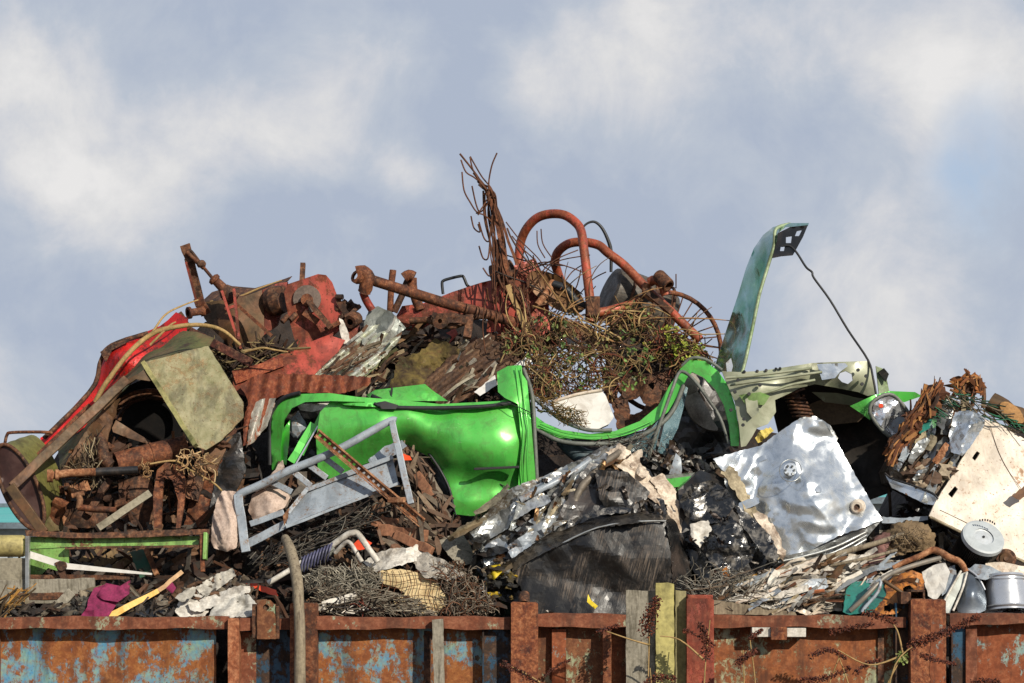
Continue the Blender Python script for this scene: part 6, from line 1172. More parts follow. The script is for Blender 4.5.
# ---------------------------------------------------------------- upper left machine
M_=2.45
t=T('machine_linkage','rusty upright lever with a turnbuckle rod and red forked stays on the upper left','linkage')
q=MB(); q.bar((185,245,M_),(191,262,M_),.09,.05,seg=3,wob=.005,taper=.9); q.bar((189,258,M_),(203,312,M_+.1),.085,.035,seg=4,wob=.003,taper=.85); t.part('lever',q,RUSTD)
q=MB(); q.bar((186,262,M_-.03),(196,300,M_+.02),.02,.03); t.part('lever_edge',q,REDD)
q=MB(); q.tube([(187,252,M_-.05),(195,260,M_-.06),(204,268,M_-.06)],.022,8); q.tube([(204,268,M_-.06),(214,280,M_-.06)],.015,8); t.part('turnbuckle_rod',q,RUST)
q=MB(); q.tube([(190,250,M_-.05),(196,257,M_-.05),(200,263,M_-.05),(196,262,M_-.05),(189,254,M_-.05)],.014,7,3,closed=True); t.part('loop',q,RUSTD)
q=MB(); q.blob((201,264,M_-.06),.045,1,2,.3,2,scale=(1,1,.8)); t.part('swivel',q,RUSTD)
q=MB(); q.rings((212,277,M_-.05),(224,289,M_-.02),[(0,.03),(.1,.055),(.3,.055),(.35,.04),(.9,.045),(1,.03)],14); t.part('barrel',q,RUST)
q=MB(); q.rings((223,288,M_-.04),(235,301,M_-.02),[(0,.05),(.3,.075),(.9,.075),(1,.03)],14); t.part('knuckle',q,RUSTD)
q=MB(); q.bar((222,291,M_-.14),(241,349,M_-.2),.022,.04); t.part('stay',q,REDP)
q=MB(); q.bar((234,289,M_-.14),(239,340,M_-.2),.022,.04); t.part('stay',q,REDP)
q=MB(); q.bar((225,309,M_-.16),(235,306,M_-.16),.025,.03); t.part('cross_stay',q,REDP)
q=MB(); q.bar((234,302,M_-.05),(272,336,M_-.1),.03,.03); t.part('brace_rod',q,RUST)
q=MB(); q.bar((198,298,M_+.05),(206,314,M_+.1),.09,.07,seg=3,wob=.01); t.part('pivot_block',q,RUST); t.done()
t=T('machine_casing','curved brown steel casing behind the red lever linkage','casing')
V_=2.7
t.part('front_sheet',cs([(203,302,V_),(225,300,V_-.05),(240,298,V_-.05),(262,290,V_),(264,310,V_),(264,335,V_-.05),(252,350,V_-.1),(232,348,V_-.12),(213,330,V_-.08),(204,318,V_)],sp=4,thick=.03,ctrl=[(235,322,V_-.22)],nz_=(.01,4)),BRN)
t.part('side_sheet',cs([(262,290,V_),(278,283,V_+.05),(288,282,V_+.1),(286,300,V_+.1),(278,325,V_+.05),(264,335,V_)],sp=4,thick=.03,nz_=(.02,4)),REDD)
t.part('top_sheet',cs([(200,303,V_+.4),(212,292,V_+.4),(232,286,V_+.4),(255,288,V_+.3),(284,279,V_+.3),(292,276,V_+.3),(285,284,V_+.1),(262,291,V_+.05),(240,299,V_),(215,302,V_)],sp=4,thick=.03,fold=(.02,4)),RUSTD)
q=MB(); q.rings((188,313,V_-.3),(203,311,V_-.22),[(0,.03),(0,.055),(.15,.055),(.2,.035),(.8,.035),(1,.05)],18); t.part('bearing',q,RUST)
q=MB(); q.rings((270,302,V_+.02),(284,299,V_-.05),[(0,.12),(.4,.14),(1,.12),(1,.001)],20); t.part('drum_hub',q,RUSTD); t.done()
q=MB(); q.bar((190,331,2.2),(251,363,2.05),.075,.05,seg=6,wob=.003); one('steel_bar','dull red brown flat bar lying above the mossy slab','bar',q,rusty('red_brown_bar',('#2a120c','#5c2c20','#7c4030')),bevel=.004)
q=MB(); q.bar((180,314,2.4),(190,330,2.3),.05,.05,seg=3); one('steel_bar','short brown bar leaning below the upright lever','bar',q,BRN)
t=T('red_side_plate','rounded red machine side plate with a rusty disc and shaft','machine plate')
K=2.5
o=[(284,292,K),(288,284,K),(300,280,K),(318,274,K),(326,275,K),(332,282,K),(338,298,K),(345,318,K),(344,326,K),(328,340,K),(312,347,K),(299,348,K),(294,338,K),(288,315,K)]
t.part('plate',cs(o,sp=4,thick=.04,nz_=(.008,4),seed=3,holes=([(307,301),(311,300),(313,304),(310,307),(306,305)],)),REDP)
q=MB(); q.skin([(307+math.cos(a)*14,299+math.sin(a)*14,K-.03) for a in [math.radians(-200+d) for d in range(0,290,14)]]+[(307+math.cos(a)*5.5,299+math.sin(a)*5.5,K-.03) for a in [math.radians(88-d) for d in range(0,290,24)]],2.6,thick=.025); t.part('worn_disc',q,simple('grey_brown_disc',['#6a5a50','#7c6c60','#564840'],6,.6,.2,.4))
q=MB(); q.disc((307,300,K-.05),(0,-1,0),.055,.05,16); t.part('hub_boss',q,RUST)
q=MB(); q.bar((308,300,K-.1),(331,328,K-.16),.05,.05,seg=3,wob=.004); t.part('shaft',q,RUSTD)
q=MB(); q.bar((304,312,K-.08),(318,322,K-.08),.06,.03); t.part('shaft_bracket',q,RUST)
q=MB(); q.tube([(336,297,K-.03),(343,297,K-.05)],.025,8); t.part('bolt',q,RUSTD)
q=MB(); q.bar((325,330,K-.08),(340,322,K-.08),.04,.04); t.part('lower_lug',q,RUST)
q=MB(); q.bar((303,263.5,K+.15),(302,282,K+.1),.045,.045); t.part('upright_stub',q,RUSTD)
for x,y in ((286,316),(294,314)):
    q=MB(); q.tube([(x-4,y+6,K-.05),(x+2,y,K-.02)],.025,8); t.part('peg',q,RUSTD)
t.done()
t=T('red_girder','long dull red box beam lying below the machine casing','beam')
t.part('front_face',cs([(232,374,2.15),(255,366,2.2),(285,352,2.25),(300,346,2.3),(328,335,2.35),(345,340,2.35),(338,352,2.3),(325,364,2.2),(312,377,2.1),(290,376,2.05),(260,385,1.98),(245,396,1.95),(234,392,2.0)],sp=4,thick=.06,nz_=(.015,3),fold=(.01,3)),REDP)
q=MB(); q.skin([(232,371,2.1),(262,363,2.12),(282,357,2.12),(284,366,2.08),(262,374,2.05),(236,384,2.02)],3,thick=.04,fold=(.02,5)); t.part('rusty_lap',q,rusty('pitted_rust',('#5a2414','#8a3c22','#b8643c'),scale=9)); t.done()
# debris under linkage
lc=[(240,350),(262,340),(300,350),(295,358),(250,376),(225,372),(205,350)]
q=MB(); sticks(q,lc,90,(.1,.35),(.004,.012),['#6a5a38','#3c2c1c','#8a7850','#2a1c12'],lambda x,y:2.35,.2,.7,25); chunks(q,lc,26,(.03,.07),['#2a1c12','#3c2c1c','#4a3624'],lambda x,y:2.4,26); WT('twig_litter','dark twigs and soil caught between the casing and the red beam',q,VWOOD,'twigs')
# corrugated sheets
def corr(name,label,o,pitch,ang,amp,mat,seed,sp=3,fold=(.02,3)):
    q=MB(); q.skin(o,sp,thick=.008,wave=(amp,pitch,ang),fold=fold,nz_=(.02,3),seed=seed,edge=.8); one(name,label,'corrugated sheet',q,mat)
CORG=rusty('lichen_corrugated',('#3c2a1c','#6a4a34','#8a6a4c'),'#aeb2b0','#a8ac88',.53,5,streak=False,metal=.1)
CORR=rusty('rust_red_corrugated',('#34140a','#74341a','#a0562e'),'#a89c8c','#8c8478',.4,4)
corr('corrugated_sheet','rust red corrugated sheet bridging behind the left end of the green car',[(240,385,1.9),(258,374,1.95),(290,374,1.95),(330,375,1.95),(372,377,1.95),(368,386,1.9),(340,394,1.9),(300,392,1.88),(280,396,1.86),(268,406,1.84),(256,440,1.7),(243,446,1.65),(244,420,1.72),(248,402,1.8)],14,.18,.024,CORR,5,2.4,(.06,2))
corr('corrugated_sheet','peeling grey white corrugated sheet beside the mossy slab',[(246,448,1.6),(250,420,1.66),(256,402,1.74),(266,398,1.8),(276,398,1.8),(272,412,1.76),(266,428,1.7),(254,442,1.6)],12,.3,.03,rusty('pale_corrugated',('#5a2a18','#8a4a2c','#a86a48'),'#a8a498','#8c8a80',.55,5),9,2.6)
corr('corrugated_sheet','pale silver grey corrugated sheet sloping above the car roof',[(306,384,2.15),(322,366,2.25),(345,345,2.35),(362,330,2.4),(386,322,2.45),(402,328,2.4),(400,340,2.35),(386,356,2.25),(366,374,2.15),(350,386,2.1),(328,388,2.1)],12,.89,.04,CORG,3,2.2,(.03,2))
corr('corrugated_sheet','yellow green lichened corrugated sheet behind the car roof',[(338,380,2.2),(352,358,2.3),(372,345,2.38),(384,352,2.3),(378,366,2.22),(364,378,2.15)],12,.89,.04,simple('lichen_sheet',['#8a9a5c','#a8ac7c','#7c7c64'],6,.85,0,.6,.006),6,2.4)
corr('corrugated_sheet','dark rusty corrugated sheet sloping right of the silver grey one',[(405,395,2.15),(430,375,2.25),(455,352,2.35),(480,338,2.45),(515,345,2.4),(520,360,2.3),(490,385,2.15),(455,405,2.05),(425,405,2.08)],9,.89,.03,rusty('dark_corrugated',('#1c120c','#4a3020','#7a5a3c'),'#8a8270','#6a6454',.42,5,streak=False),13,2.4)
sheet('brown_canvas','brown mossy canvas sagging between the corrugated sheets',[(383,392,2.2),(394,378,2.3),(398,358,2.4),(420,352,2.42),(436,338,2.5),(452,346,2.4),(462,350,2.36),(444,372,2.3),(436,392,2.2),(405,400,2.12)],simple('mossy_canvas',['#5a3c1e','#6a5a28','#3c2a14','#5c6430'],4,.9,0,.7,.008),'canvas',fold=(.08,3.2),fold2=(.03,9),edge=1.5)
sheet('crushed_cowl','crushed dark grey steel cowl standing above the corrugated sheets',[(362,344,2.4),(364,322,2.45),(370,308,2.5),(378,306,2.5),(392,312,2.45),(406,328,2.4),(392,340,2.35),(375,352,2.3)],metal('green_grey_cowl',['#5c605a','#7c807a','#444842'],.5,.4,.6),'cowl',fold=(.07,3.2),sp=2.6)
lc=[(305,375),(340,345),(360,325),(405,330),(470,345),(520,350),(525,372),(440,400),(400,400),(330,385)]
q=MB(); shards(q,lc,110,(.1,.35),(.015,.06),['#4a3020','#6a4a34','#8a7a64','#b0a894','#2a1c14','#5a5a34'],lambda x,y:H(x,y)-.3,.75,.35,30,1,.2,.15); sticks(q,lc,100,(.1,.4),(.008,.02),['#3c2818','#6a4a30','#8a6a48','#a09070'],lambda x,y:H(x,y)-.3,.75,.4,31,True); chunks(q,lc,40,(.03,.07),['#3c2818','#5a3c24','#2a1c14'],lambda x,y:H(x,y)-.25,32); q2=[(430,392),(455,350),(500,335),(522,345),(500,375),(460,402)]; shards(q,q2,60,(.12,.4),(.02,.05),['#b0a894','#8a7a64','#6a4a34','#c8c0b0','#4a3020'],lambda x,y:H(x,y)-.55,.75,.2,35,1,.15,.1); q2=[(310,385),(350,340),(390,320),(400,335),(360,380)]; shards(q,q2,26,(.12,.35),(.015,.04),['#b8b8b0','#8a7a64','#6a4a34','#3a2a1e'],lambda x,y:H(x,y)-.75,.75,.2,36,1,.15,.1); WT('broken_slats','broken slats and rusty fragments over the corrugated sheets',q,VWOOD,'fragments')
# white flat offcuts near pillar
sheet('white_offcut','white flat plastic offcut left of the door pillar',[(474,392,1.98),(495,375,2.0),(497,385,1.96),(480,396,1.94)],WHT,'offcut',fold=(.003,4))
sheet('white_offcut','white flat plastic offcut right of the door pillar',[(524,378,2.2),(540,368,2.2),(536,390,2.2),(528,391,2.2)],WHT,'offcut',fold=(.005,4))
sheet('white_offcut','white plastic offcut above the door pillar',[(510,367,2.3),(528,356,2.32),(533,362,2.32),(524,366,2.3)],WHT,'offcut',fold=(.005,4))
sheet('white_offcut','white flat plastic strip half hidden under the brambles',[(555,336,2.7),(568,334,2.7),(592,345,2.7),(586,349,2.7),(570,346,2.7),(558,342,2.7)],WHT,'offcut',fold=(.005,4))
t=T('white_box','white plastic box lying in the crook of the car roof rail','box')
q=MB(); q.skin([(552,402,1.98),(575,395,2.0),(601,390,2.0),(606,396,1.99),(614,417,1.9),(609,424,1.9),(594,431,1.88),(575,425,1.9),(557,412,1.94)],3,thick=.3,nz_=(.01,3)); t.part('shell',q,WHT)
q=MB(); q.tube([(552,402,1.97),(576,394.5,1.99),(602,390,1.99)],.014,7,3); t.part('lid_edge',q,CREAM); t.done()

# ---------------------------------------------------------------- upper centre machines
J=2.75
t=T('red_hopper','faded red machine hopper body behind the long rusty pipe','machine body')
t.part('front_plate',cs([(396,318,J),(414,308,J),(430,301,J),(452,292,J),(480,283,J),(500,279,J),(518,300,J),(530,320,J),(520,340,J),(498,342,J),(495,318,J),(470,316,J),(440,318,J),(420,322,J),(400,330,J)],sp=4,thick=.05,nz_=(.012,3),fold=(.008,3),seed=3),REDP)
t.part('side_plate',cs([(500,279,J+.03),(515,265,J+.06),(535,258,J+.1),(548,285,J+.1),(550,330,J+.08),(530,345,J+.05),(518,300,J+.03)],sp=4,thick=.05,nz_=(.015,3),seed=4),REDP)
t.part('lower_plate',cs([(488,316,J-.1),(500,318,J-.12),(503,352,J-.12),(492,362,J-.12),(486,340,J-.1)],sp=3,thick=.04,nz_=(.01,4)),REDP)
t.part('left_plate',cs([(393,322,J+.2),(402,306,J+.2),(430,302,J+.2),(440,318,J+.2),(420,330,J+.15),(400,334,J+.15)],sp=4,thick=.04,nz_=(.02,4)),REDP)
q=MB(); q.tube([(430,303,J+.05),(455,293,J+.05),(482,284,J+.03),(500,280,J)],.016,7,2); t.part('top_edge',q,RUSTD)
q=MB(); q.tube([(443,294,J+.1),(442,284,J+.1),(443,281,J+.1),(448,279,J+.1),(461,276,J+.1),(464,278,J+.1),(467,285,J+.1),(471,288,J+.1)],.014,9,3); t.part('handle',q,SEAL)
q=MB(); q.rings((493,276,J-.05),(512,270,J+.0),[(0,.001),(0,.1),(1,.1),(1,.001)],18); t.part('dark_hub',q,RUSTD); 
q=MB(); q.bar((497,240,J+.02),(500,275,J-.02),.07,.05,seg=4,wob=.01); t.part('rubber_strip',q,BLK); t.done()
sheet('red_fragment','small bright red bent fragment under the hopper',[(446,333,2.6),(455,328,2.6),(458,334,2.58),(448,345,2.55),(452,337,2.57)],REDP,'fragment')
t=T('long_pipe','long rusty pipe with a cross fitting at its upper end, lying across the red hopper','pipe')
q=MB(); q.tube([(362,277,2.35),(400,289,2.38),(445,303,2.4),(490,315,2.42),(522,325,2.42)],.048,14,4); t.part('pipe',q,RUST)
q=MB(); q.tube([(357,273,2.33),(363,272,2.33),(368,277,2.33),(366,286,2.33),(364,292,2.35)],.06,12,3,jit=.08); q.rings((355,276,2.28),(359,278,2.32),[(0,.03),(.2,.06),(1,.06)],12); t.part('elbow',q,RUST)
q=MB(); q.tube([(363,292,2.37),(366,300,2.4),(372,310,2.42)],.036,10,3); t.part('red_collar',q,REDD)
for k in range(9):
    x=425+k*10; q=MB(); q.rings((x,297+k*3,2.38),(x+1.6,297.5+k*3,2.385),[(0,.05),(.2,.0515),(.8,.0515),(1,.05)],14)
    if k in(4,5,6,7): t.part('pipe_band',q,RUSTD)
t.done()
for i,(p,rr,lb) in enumerate((([(390,312),(391,290),(393,270)],.03,'straight upright rusty bar behind the long pipe'),([(394,312),(402,295),(408,280),(409,276)],.032,'leaning dark bar behind the long pipe'),([(412,278),(413,290),(418,304),(420,310)],.045,'thick short rusty bar right of the leaning one'))):
    q=MB(); q.tube([(x,y,2.75) for x,y in p],rr,10,3,jit=.06); one('rusty_bar',lb,'bar',q,RUST if i!=1 else RUSTD)
q=MB(); q.tube([(404,278,2.7),(409,275,2.7),(414,277,2.7)],.05,10,3); one('bar_collar','rusty collar joining the tops of the two bars','collar',q,RUST)
t=T('axle_assembly','dark rusty axle with a lump of gearing under the long pipe','axle'); q=MB(); q.tube([(410,321,2.45),(440,319,2.4),(470,317,2.4),(495,315,2.42)],.03,10,3); t.part('shaft',q,RUSTD)
q=MB(); q.blob((448,321,2.38),.08,4,3,1.0,2.6,scale=(1.5,.8,.7),fold=.3); q.bar((432,316,2.35),(462,322,2.35),.07,.07,seg=3,wob=.012); q.rings((440,321,2.28),(444,321,2.42),[(0,.02),(0,.07),(1,.07),(1,.001)],14); t.part('gear_lump',q,RUSTD); q=MB(); q.bar((470,318,2.4),(467,338,2.35),.07,.06,seg=4,wob=.01); t.part('hanger',q,RUSTD); t.done()
q=MB(); q.blob((343,314,2.55),.07,4,3,1.1,2.6,scale=(.8,.8,1.4),fold=.3); q.blob((351,308,2.55),.05,5,2,1.0,2.6,fold=.3); q.bar((338,300,2.5),(352,322,2.5),.05,.05,seg=3,wob=.01); q.bar((345,318,2.45),(360,306,2.5),.035,.05,seg=3,wob=.01); q.rings((350,322,2.4),(357,318,2.5),[(0,.03),(0,.06),(1,.06),(1,.001)],14); one('gearbox_lump','dark rusty gear lump right of the red side plate','gear lump',q,RUSTD)
sheet('torn_plate','white streaked torn plate below the gear lump',[(339,318,2.45),(343,320,2.45),(349,334,2.4),(350,343,2.38),(344,344,2.38),(340,332,2.4)],WHTD,'plate')
sheet('torn_plate','torn rusty red plate beside the gear lump',[(345,310,2.6),(358,318,2.6),(362,335,2.5),(352,345,2.4),(346,330,2.5)],REDD,'plate',fold=(.05,5))
# red hoops
UU=2.7
def hoop(label,pts,r,seed):
    t=T('red_tube_hoop',label,'tube hoop','red tubular hoops on top of the heap'); q=MB(); q.tube(pts,r,16,8); t.part('tube',q,REDT); return t
t=hoop('upright horseshoe shaped red steel tube with its front leg on the brambles',[(520,268,UU+.5),(519,256,UU+.5),(521,241,UU+.48),(527,228,UU+.42),(537,218,UU+.36),(550,214,UU+.3),(564,215,UU+.22),(575,222,UU+.15),(581,231,UU+.1),(584,250,UU+.0),(587,275,UU-.1),(590,300,UU-.2),(592,322,UU-.25)],.042,1)
q=MB(); q.box(586,296,600,316,UU-.32,UU-.1); t.part('foot_bracket',q,RUSTD,bevel=.01); q=MB(); q.tube([(597,313,UU-.15),(612,310,UU-.1),(630,305,UU+.0)],.042,12); t.part('cross_tube',q,REDT); t.done()
t=hoop('slanting red steel tube whose long leg runs down to the right',[(561,282,UU+.55),(557,270,UU+.5),(555,262,UU+.45),(558,252,UU+.4),(568,244,UU+.35),(582,242,UU+.3),(598,245,UU+.25),(608,253,UU+.2),(625,266,UU+.15),(650,292,UU+.05),(670,311,UU-.02),(700,340,UU-.1)],.042,2)
q=MB(); q.bar((645,290,UU-.06),(672,312,UU-.1),.05,.04); t.part('bolted_strap',q,RUSTD)
t.done()
q=MB(); q.tube([(583,236,3.1),(583,228,3.1),(588,223,3.1),(595,222,3.1),(602,228,3.1),(608,240,3.1),(611,252,3.1),(611,272,3.1)],[.01,.01,.012,.015,.018,.014],8,5); one('strap_loop','black curved strap standing behind the red hoops','strap',q,SEAL)
t=T('harrow_disc','brown oval steel disc with a central arm under the first red hoop','disc')
dn=Vector((-.45,-.75,.5))
q=MB(); o=ell(556,292,33,15,R(32),2.72,30); q.skin(o,3,thick=.02,ctrl=[(556,292,2.82)],smooth=0); t.part('disc',q,simple('tan_brown_disc',['#6a4a30','#84603c','#5a3c24'],3,.6,.25,.3,.004,dirt=.5,dirtcol='#3c2618'))
q=MB(); q.tube([(537,305,2.5),(545,295,2.55),(553,283,2.68)],[.03,.034,.04],10,3); t.part('arm',q,RUSTL)
q=MB(); q.tube([(553,284,2.62),(566,289,2.6),(577,302,2.58),(586,306,2.58)],.035,8,3); t.part('dark_link',q,SEAL); t.done()
# tine bundle
t=T('tine_bundle','tall rusty bundle of long bent wires with hooked tines rising above the heap','wire bundle')
rnd=random.Random(2)
def tn(pts,r): 
    q=MB(); q.tube(pts,r,6,5); t.part('tine',q,RWIRE)
mainp=[(548,385,2.4),(538,350,2.45),(522,315,2.5),(508,285,2.55),(500,262,2.6),(496,240,2.6),(492,215,2.6),(489,192,2.6)]
for k in range(11):
    ox=rnd.uniform(-9,7); tp=[(x+ox*(.35+.65*(i/7))*(1 if i<7 else .6)+rnd.uniform(-2.5,2.5),y+rnd.uniform(-3,3),d+rnd.uniform(-.12,.12)) for i,(x,y,d) in enumerate(mainp)]
    ends=[(rnd.uniform(455,472),rnd.uniform(147,165)),(rnd.uniform(462,480),rnd.uniform(160,185)),(rnd.uniform(470,486),rnd.uniform(165,188))]
    e=ends[k%3]; 
    if k%2==0: tp.append(((489+e[0])/2+2,(190+e[1])/2+3,2.6)); tp.append((e[0],e[1],2.6))
    tn(tp,rnd.uniform(.006,.011))
for (p) in ([(462,172),(464,190),(470,202),(477,212),(482,208),(489,196)],[(472,186),(476,204),(480,212),(486,206),(491,196)],[(478,215),(482,208),(488,202),(489,197)],[(471,216),(474,228),(480,232),(478,224)],[(479,222),(484,238),(489,241),(491,228),(492,215)],[(479,246),(483,258),(488,258),(490,240)],[(497,153),(492,165),(489,180),(489,190)],[(461,160),(466,172),(475,178),(486,188)],[(483,268),(489,276),(493,272)],[(487,288),(489,300),(497,302),(500,290)],[(470,157),(473,170),(480,182),(487,190)],[(476,213),(484,215),(492,222)]):
    tn([(x,y,2.5+rnd.uniform(-.05,.05)) for x,y in p],.007)
for k in range(14):
    x=rnd.uniform(484,530); y=rnd.uniform(215,300)+max(0,x-500)*.8; l=rnd.uniform(30,75); h=rnd.choice((-1,1))*rnd.uniform(3,7); dd=2.4+rnd.uniform(-.15,.15)
    tn([(x,y,dd),(x+rnd.uniform(-2,2),y+l*.5,dd),(x+rnd.uniform(-4,3),y+l,dd),(x+h*.5,y+l+5,dd),(x+h,y+l-3,dd)] if k%2 else [(x,y,dd),(x+rnd.uniform(-4,4),y+l*.5,dd),(x+rnd.uniform(-6,6),y+l,dd)],.0055)
for (p) in ([(506,222),(520,240),(537,257),(545,268)],[(537,231),(538,245),(545,258)],[(541,229),(543,244),(552,258)],[(510,300),(530,285),(552,262),(578,250)],[(515,310),(540,280),(556,262),(590,255)],[(520,270),(545,262),(572,268),(590,276)],[(560,290),(572,272),(588,262)],[(575,300),(592,280),(606,272)],[(500,262),(525,275),(548,296)],[(524,250),(536,262),(544,280),(548,300)],[(512,236),(528,258),(534,290)]):
    tn([(x,y,2.65+rnd.uniform(-.1,.1)) for x,y in p],.0055)
q=MB(); q.bar((489,190,2.55),(512,290,2.5),.032,.02,seg=8,wob=.01); t.part('flat_strap',q,RUST)
q=MB(); q.bar((493,195,2.6),(517,265,2.6),.025,.02,seg=6,wob=.01); t.part('flat_strap',q,RUST)
q=MB(); q.bar((508,285,2.4),(546,380,2.3),.045,.02,seg=8,wob=.01); t.part('flat_strap',q,STRAW)
t.done()
# loose rebar wires around hoops
q=MB(); rg=[(500,215),(520,240),(545,262),(610,265),(600,300),(520,310),(498,280)]
wires(q,rg,22,(.4,.9),(.005,.009),['#3c2416','#5a3822','#2a1a12'],lambda x,y:2.75,33,.35,None,1.2,.4,5,8)
wires(q,[(500,290),(540,280),(545,340),(500,350)],18,(.3,.6),(.005,.009),['#6a3420','#5a3822'],lambda x,y:2.5,34,.3,1.5,.3,.2,5,6)
WT('loose_wires','thin rusty wires criss crossing around the red hoops',q,VWIRE)
# barrel behind hoops
t=T('wooden_barrel','dark wet wooden drum lying behind the slanting red tube','barrel')
q=MB(); a0=P(608,292,3.1); b0=P(668,318,3.3); q.rings(a0,b0,[(0,.001),(0,.2),(.02,.24),(.3,.27),(.5,.275),(.8,.26),(1,.22),(1,.001)],26,True); t.part('staves',q,simple('dark_wet_wood',['#3a3228','#5c5346','#2c261e','#6c6458'],4,.6,0,.8,.01,stretch=(1,6,6)))
for k in(.2,.55,.85):
    q=MB(); q.rings(a0.lerp(b0,k),a0.lerp(b0,k+.04),[(0,.265),(.1,.285),(.9,.285),(1,.265)],26,True); t.part('hoop',q,RUSTD)
t.done()
t=T('spoked_wheel','thin rusty spoked wheel half buried at the right of the tangle','wheel')
q=MB(); c_=(664,352); ww=[(c_[0]+math.cos(a)*57,c_[1]-math.sin(a)*60,2.9+.25*math.cos(a)) for a in [i*2*math.pi/40 for i in range(40)]]; q.tube(ww,.022,9,1,closed=True); t.part('rim',q,RUST)
hubp=(668,342,2.75)
for k in range(13):
    a=math.radians(-40+k*11); q=MB(); q.tube([hubp,(c_[0]+math.cos(a)*56,c_[1]-math.sin(a)*59,2.9+.25*math.cos(a))],.006,6); t.part('spoke',q,RWIRE)
q=MB(); q.rings((666,342,2.7),(672,342,2.95),[(0,.001),(0,.06),(.3,.08),(.7,.08),(1,.001)],16); t.part('hub',q,RUSTD); t.done()
t=T('cross_cylinder','short open rusty cylinder clamped on the slanting tube','cylinder')
q=MB(); q.rings((658,275,2.6),(669,286,2.5),[(.1,.001),(.0,.055),(.1,.062),(.9,.062),(1,.055),(1,.04),(.4,.038)],20); t.part('cylinder',q,RUSTD)
q=MB(); q.tube([(650,282,2.65),(655,280,2.62),(662,284,2.6),(666,295,2.6)],.045,10,3); t.part('clamp_arm',q,REDT); q=MB(); q.tube([(648,284,2.7),(646,292,2.7),(655,300,2.7)],.04,10,3); t.part('clamp_arm',q,RUSTL)
q=MB(); q.tube([(669,286,2.55),(676,288,2.5),(676,274,2.5)],.006,6); t.part('pin',q,RWIRE); t.done()
# added dark core painting the shade inside the brambles
sheet('dark_backing','dark sagging sheet under the brambles below the wheel',[(600,332,3.0),(625,322,3.0),(655,325,3.1),(690,340,3.1),(712,360,3.0),(706,385,2.9),(670,388,2.8),(655,378,2.8),(632,384,2.85),(615,370,2.9),(600,350,3.0)],DARK,'backing_sheet',fold=(.1,3.5),thick=.2)
q=MB(); q.skin([(602,368,2.7),(640,374,2.7),(674,370,2.7),(668,396,2.6),(656,418,2.4),(636,428,2.35),(618,430,2.35),(612,404,2.6),(606,398,2.65)],3.2,thick=.05,fold=(.06,4),holes=([(616,384),(621,382),(622,394),(618,398)],[(628,400),(640,396),(646,404),(640,412),(630,414)],[(648,384),(654,382),(653,390)]),edge=1.4); one('dark_bracket','dark ragged steel bracket hanging under the brambles','bracket',q,RUSTD)
sheet('dark_backing','dark brown matted sheet behind the upright red hoop',[(505,318,3.1),(530,305,3.1),(560,318,3.1),(590,325,3.1),(606,345,3.0),(585,352,3.0),(560,345,3.0),(535,352,3.0),(512,350,3.0)],BRN,'backing_sheet',fold=(.1,3.0),thick=.15,edge=1.2)  # added backing, its dark colour stands for shade behind the stems
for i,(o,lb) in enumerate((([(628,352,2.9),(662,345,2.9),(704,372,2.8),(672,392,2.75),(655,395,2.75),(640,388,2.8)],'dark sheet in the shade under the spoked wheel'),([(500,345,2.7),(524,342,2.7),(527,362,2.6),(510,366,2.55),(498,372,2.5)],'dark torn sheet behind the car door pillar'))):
    sheet('dark_sheet',lb,o,DARK,'sheet',fold=(.1,3),thick=.08,edge=1.2)  # first one is added as painted shade under the wheel
# brambles
def bramble(label,poly,nst,nlf,yc,seed,pal,leaf,dens=.3,L=(.12,.5)):
    q=MB(); wires(q,poly,nst,L,(.0025,.0065),pal,lambda x,y:yc,seed,1.0,None,1.5,dens,4,7)
    q.cur=1; rnd=random.Random(seed)
    for i in range(nlf):
        x,y=rpt(poly,rnd); q.c=C(rnd.choice(leaf),rnd.uniform(.6,1.15)); cc_=P(x,y,yc-rnd.uniform(-.15,dens))
        for j in range(rnd.choice((1,2,3))):
            a=rnd.uniform(0,6.28); q.shard(cc_+Vector((rnd.uniform(-1,1),rnd.uniform(-1,1),rnd.uniform(-1,1)))*.02,Vector((math.cos(a),rnd.uniform(-.4,.4),math.sin(a))),Vector((rnd.uniform(-.9,.9),-1,rnd.uniform(-.5,.9))),rnd.uniform(.022,.048),rnd.uniform(.014,.028),rnd,.1,2,2)
    o=q.build('bramble_tangle',[VWOOD,VLEAF]); b=base_of([o]); o.data.transform(Matrix.Translation(-b)); o.location=b; settags(o,label,'brambles',None,'stuff')
SP=['#7a5a38','#a08454','#5a3c28','#84442c','#b89c68','#6c6038','#4a3020']
bramble('brown bramble stems with small green leaves under the red hoops',[(520,318),(560,310),(600,315),(640,300),(665,325),(640,345),(600,352),(560,352),(520,348)],300,120,2.55,51,SP,['#5a7a34','#7c8a44','#4a5c28','#8a7a3c','#6a4c2c'])
bramble('tangled bramble stems hanging down to the car roof rail',[(525,345),(620,345),(655,350),(650,380),(612,395),(560,398),(540,412),(530,390),(532,362)],250,100,2.35,52,SP,['#5a7a34','#7c8a44','#4a5c28','#6c8c3c','#6a4c2c'])
bramble('dark bramble stems along the right of the tangle with yellow green leaves',[(640,320),(668,325),(700,345),(718,362),(705,380),(670,370),(645,350)],220,40,2.7,53,SP[:4],['#8a9a34','#a8a83c','#6c7c2c'])
bramble('bright yellow green leaf cluster beside the lower end of the slanting tube',[(662,330),(675,325),(690,345),(705,345),(702,362),(685,360),(668,345)],40,80,2.6,54,SP,['#a0aa34','#8c9a2c','#b8b84c','#7c8a2c'])
bramble('dry brown stems matted at the foot of the wire bundle',[(500,330),(530,320),(548,345),(550,380),(525,365),(505,352)],150,30,2.4,55,SP,['#6a5a2c','#7c8a44'])
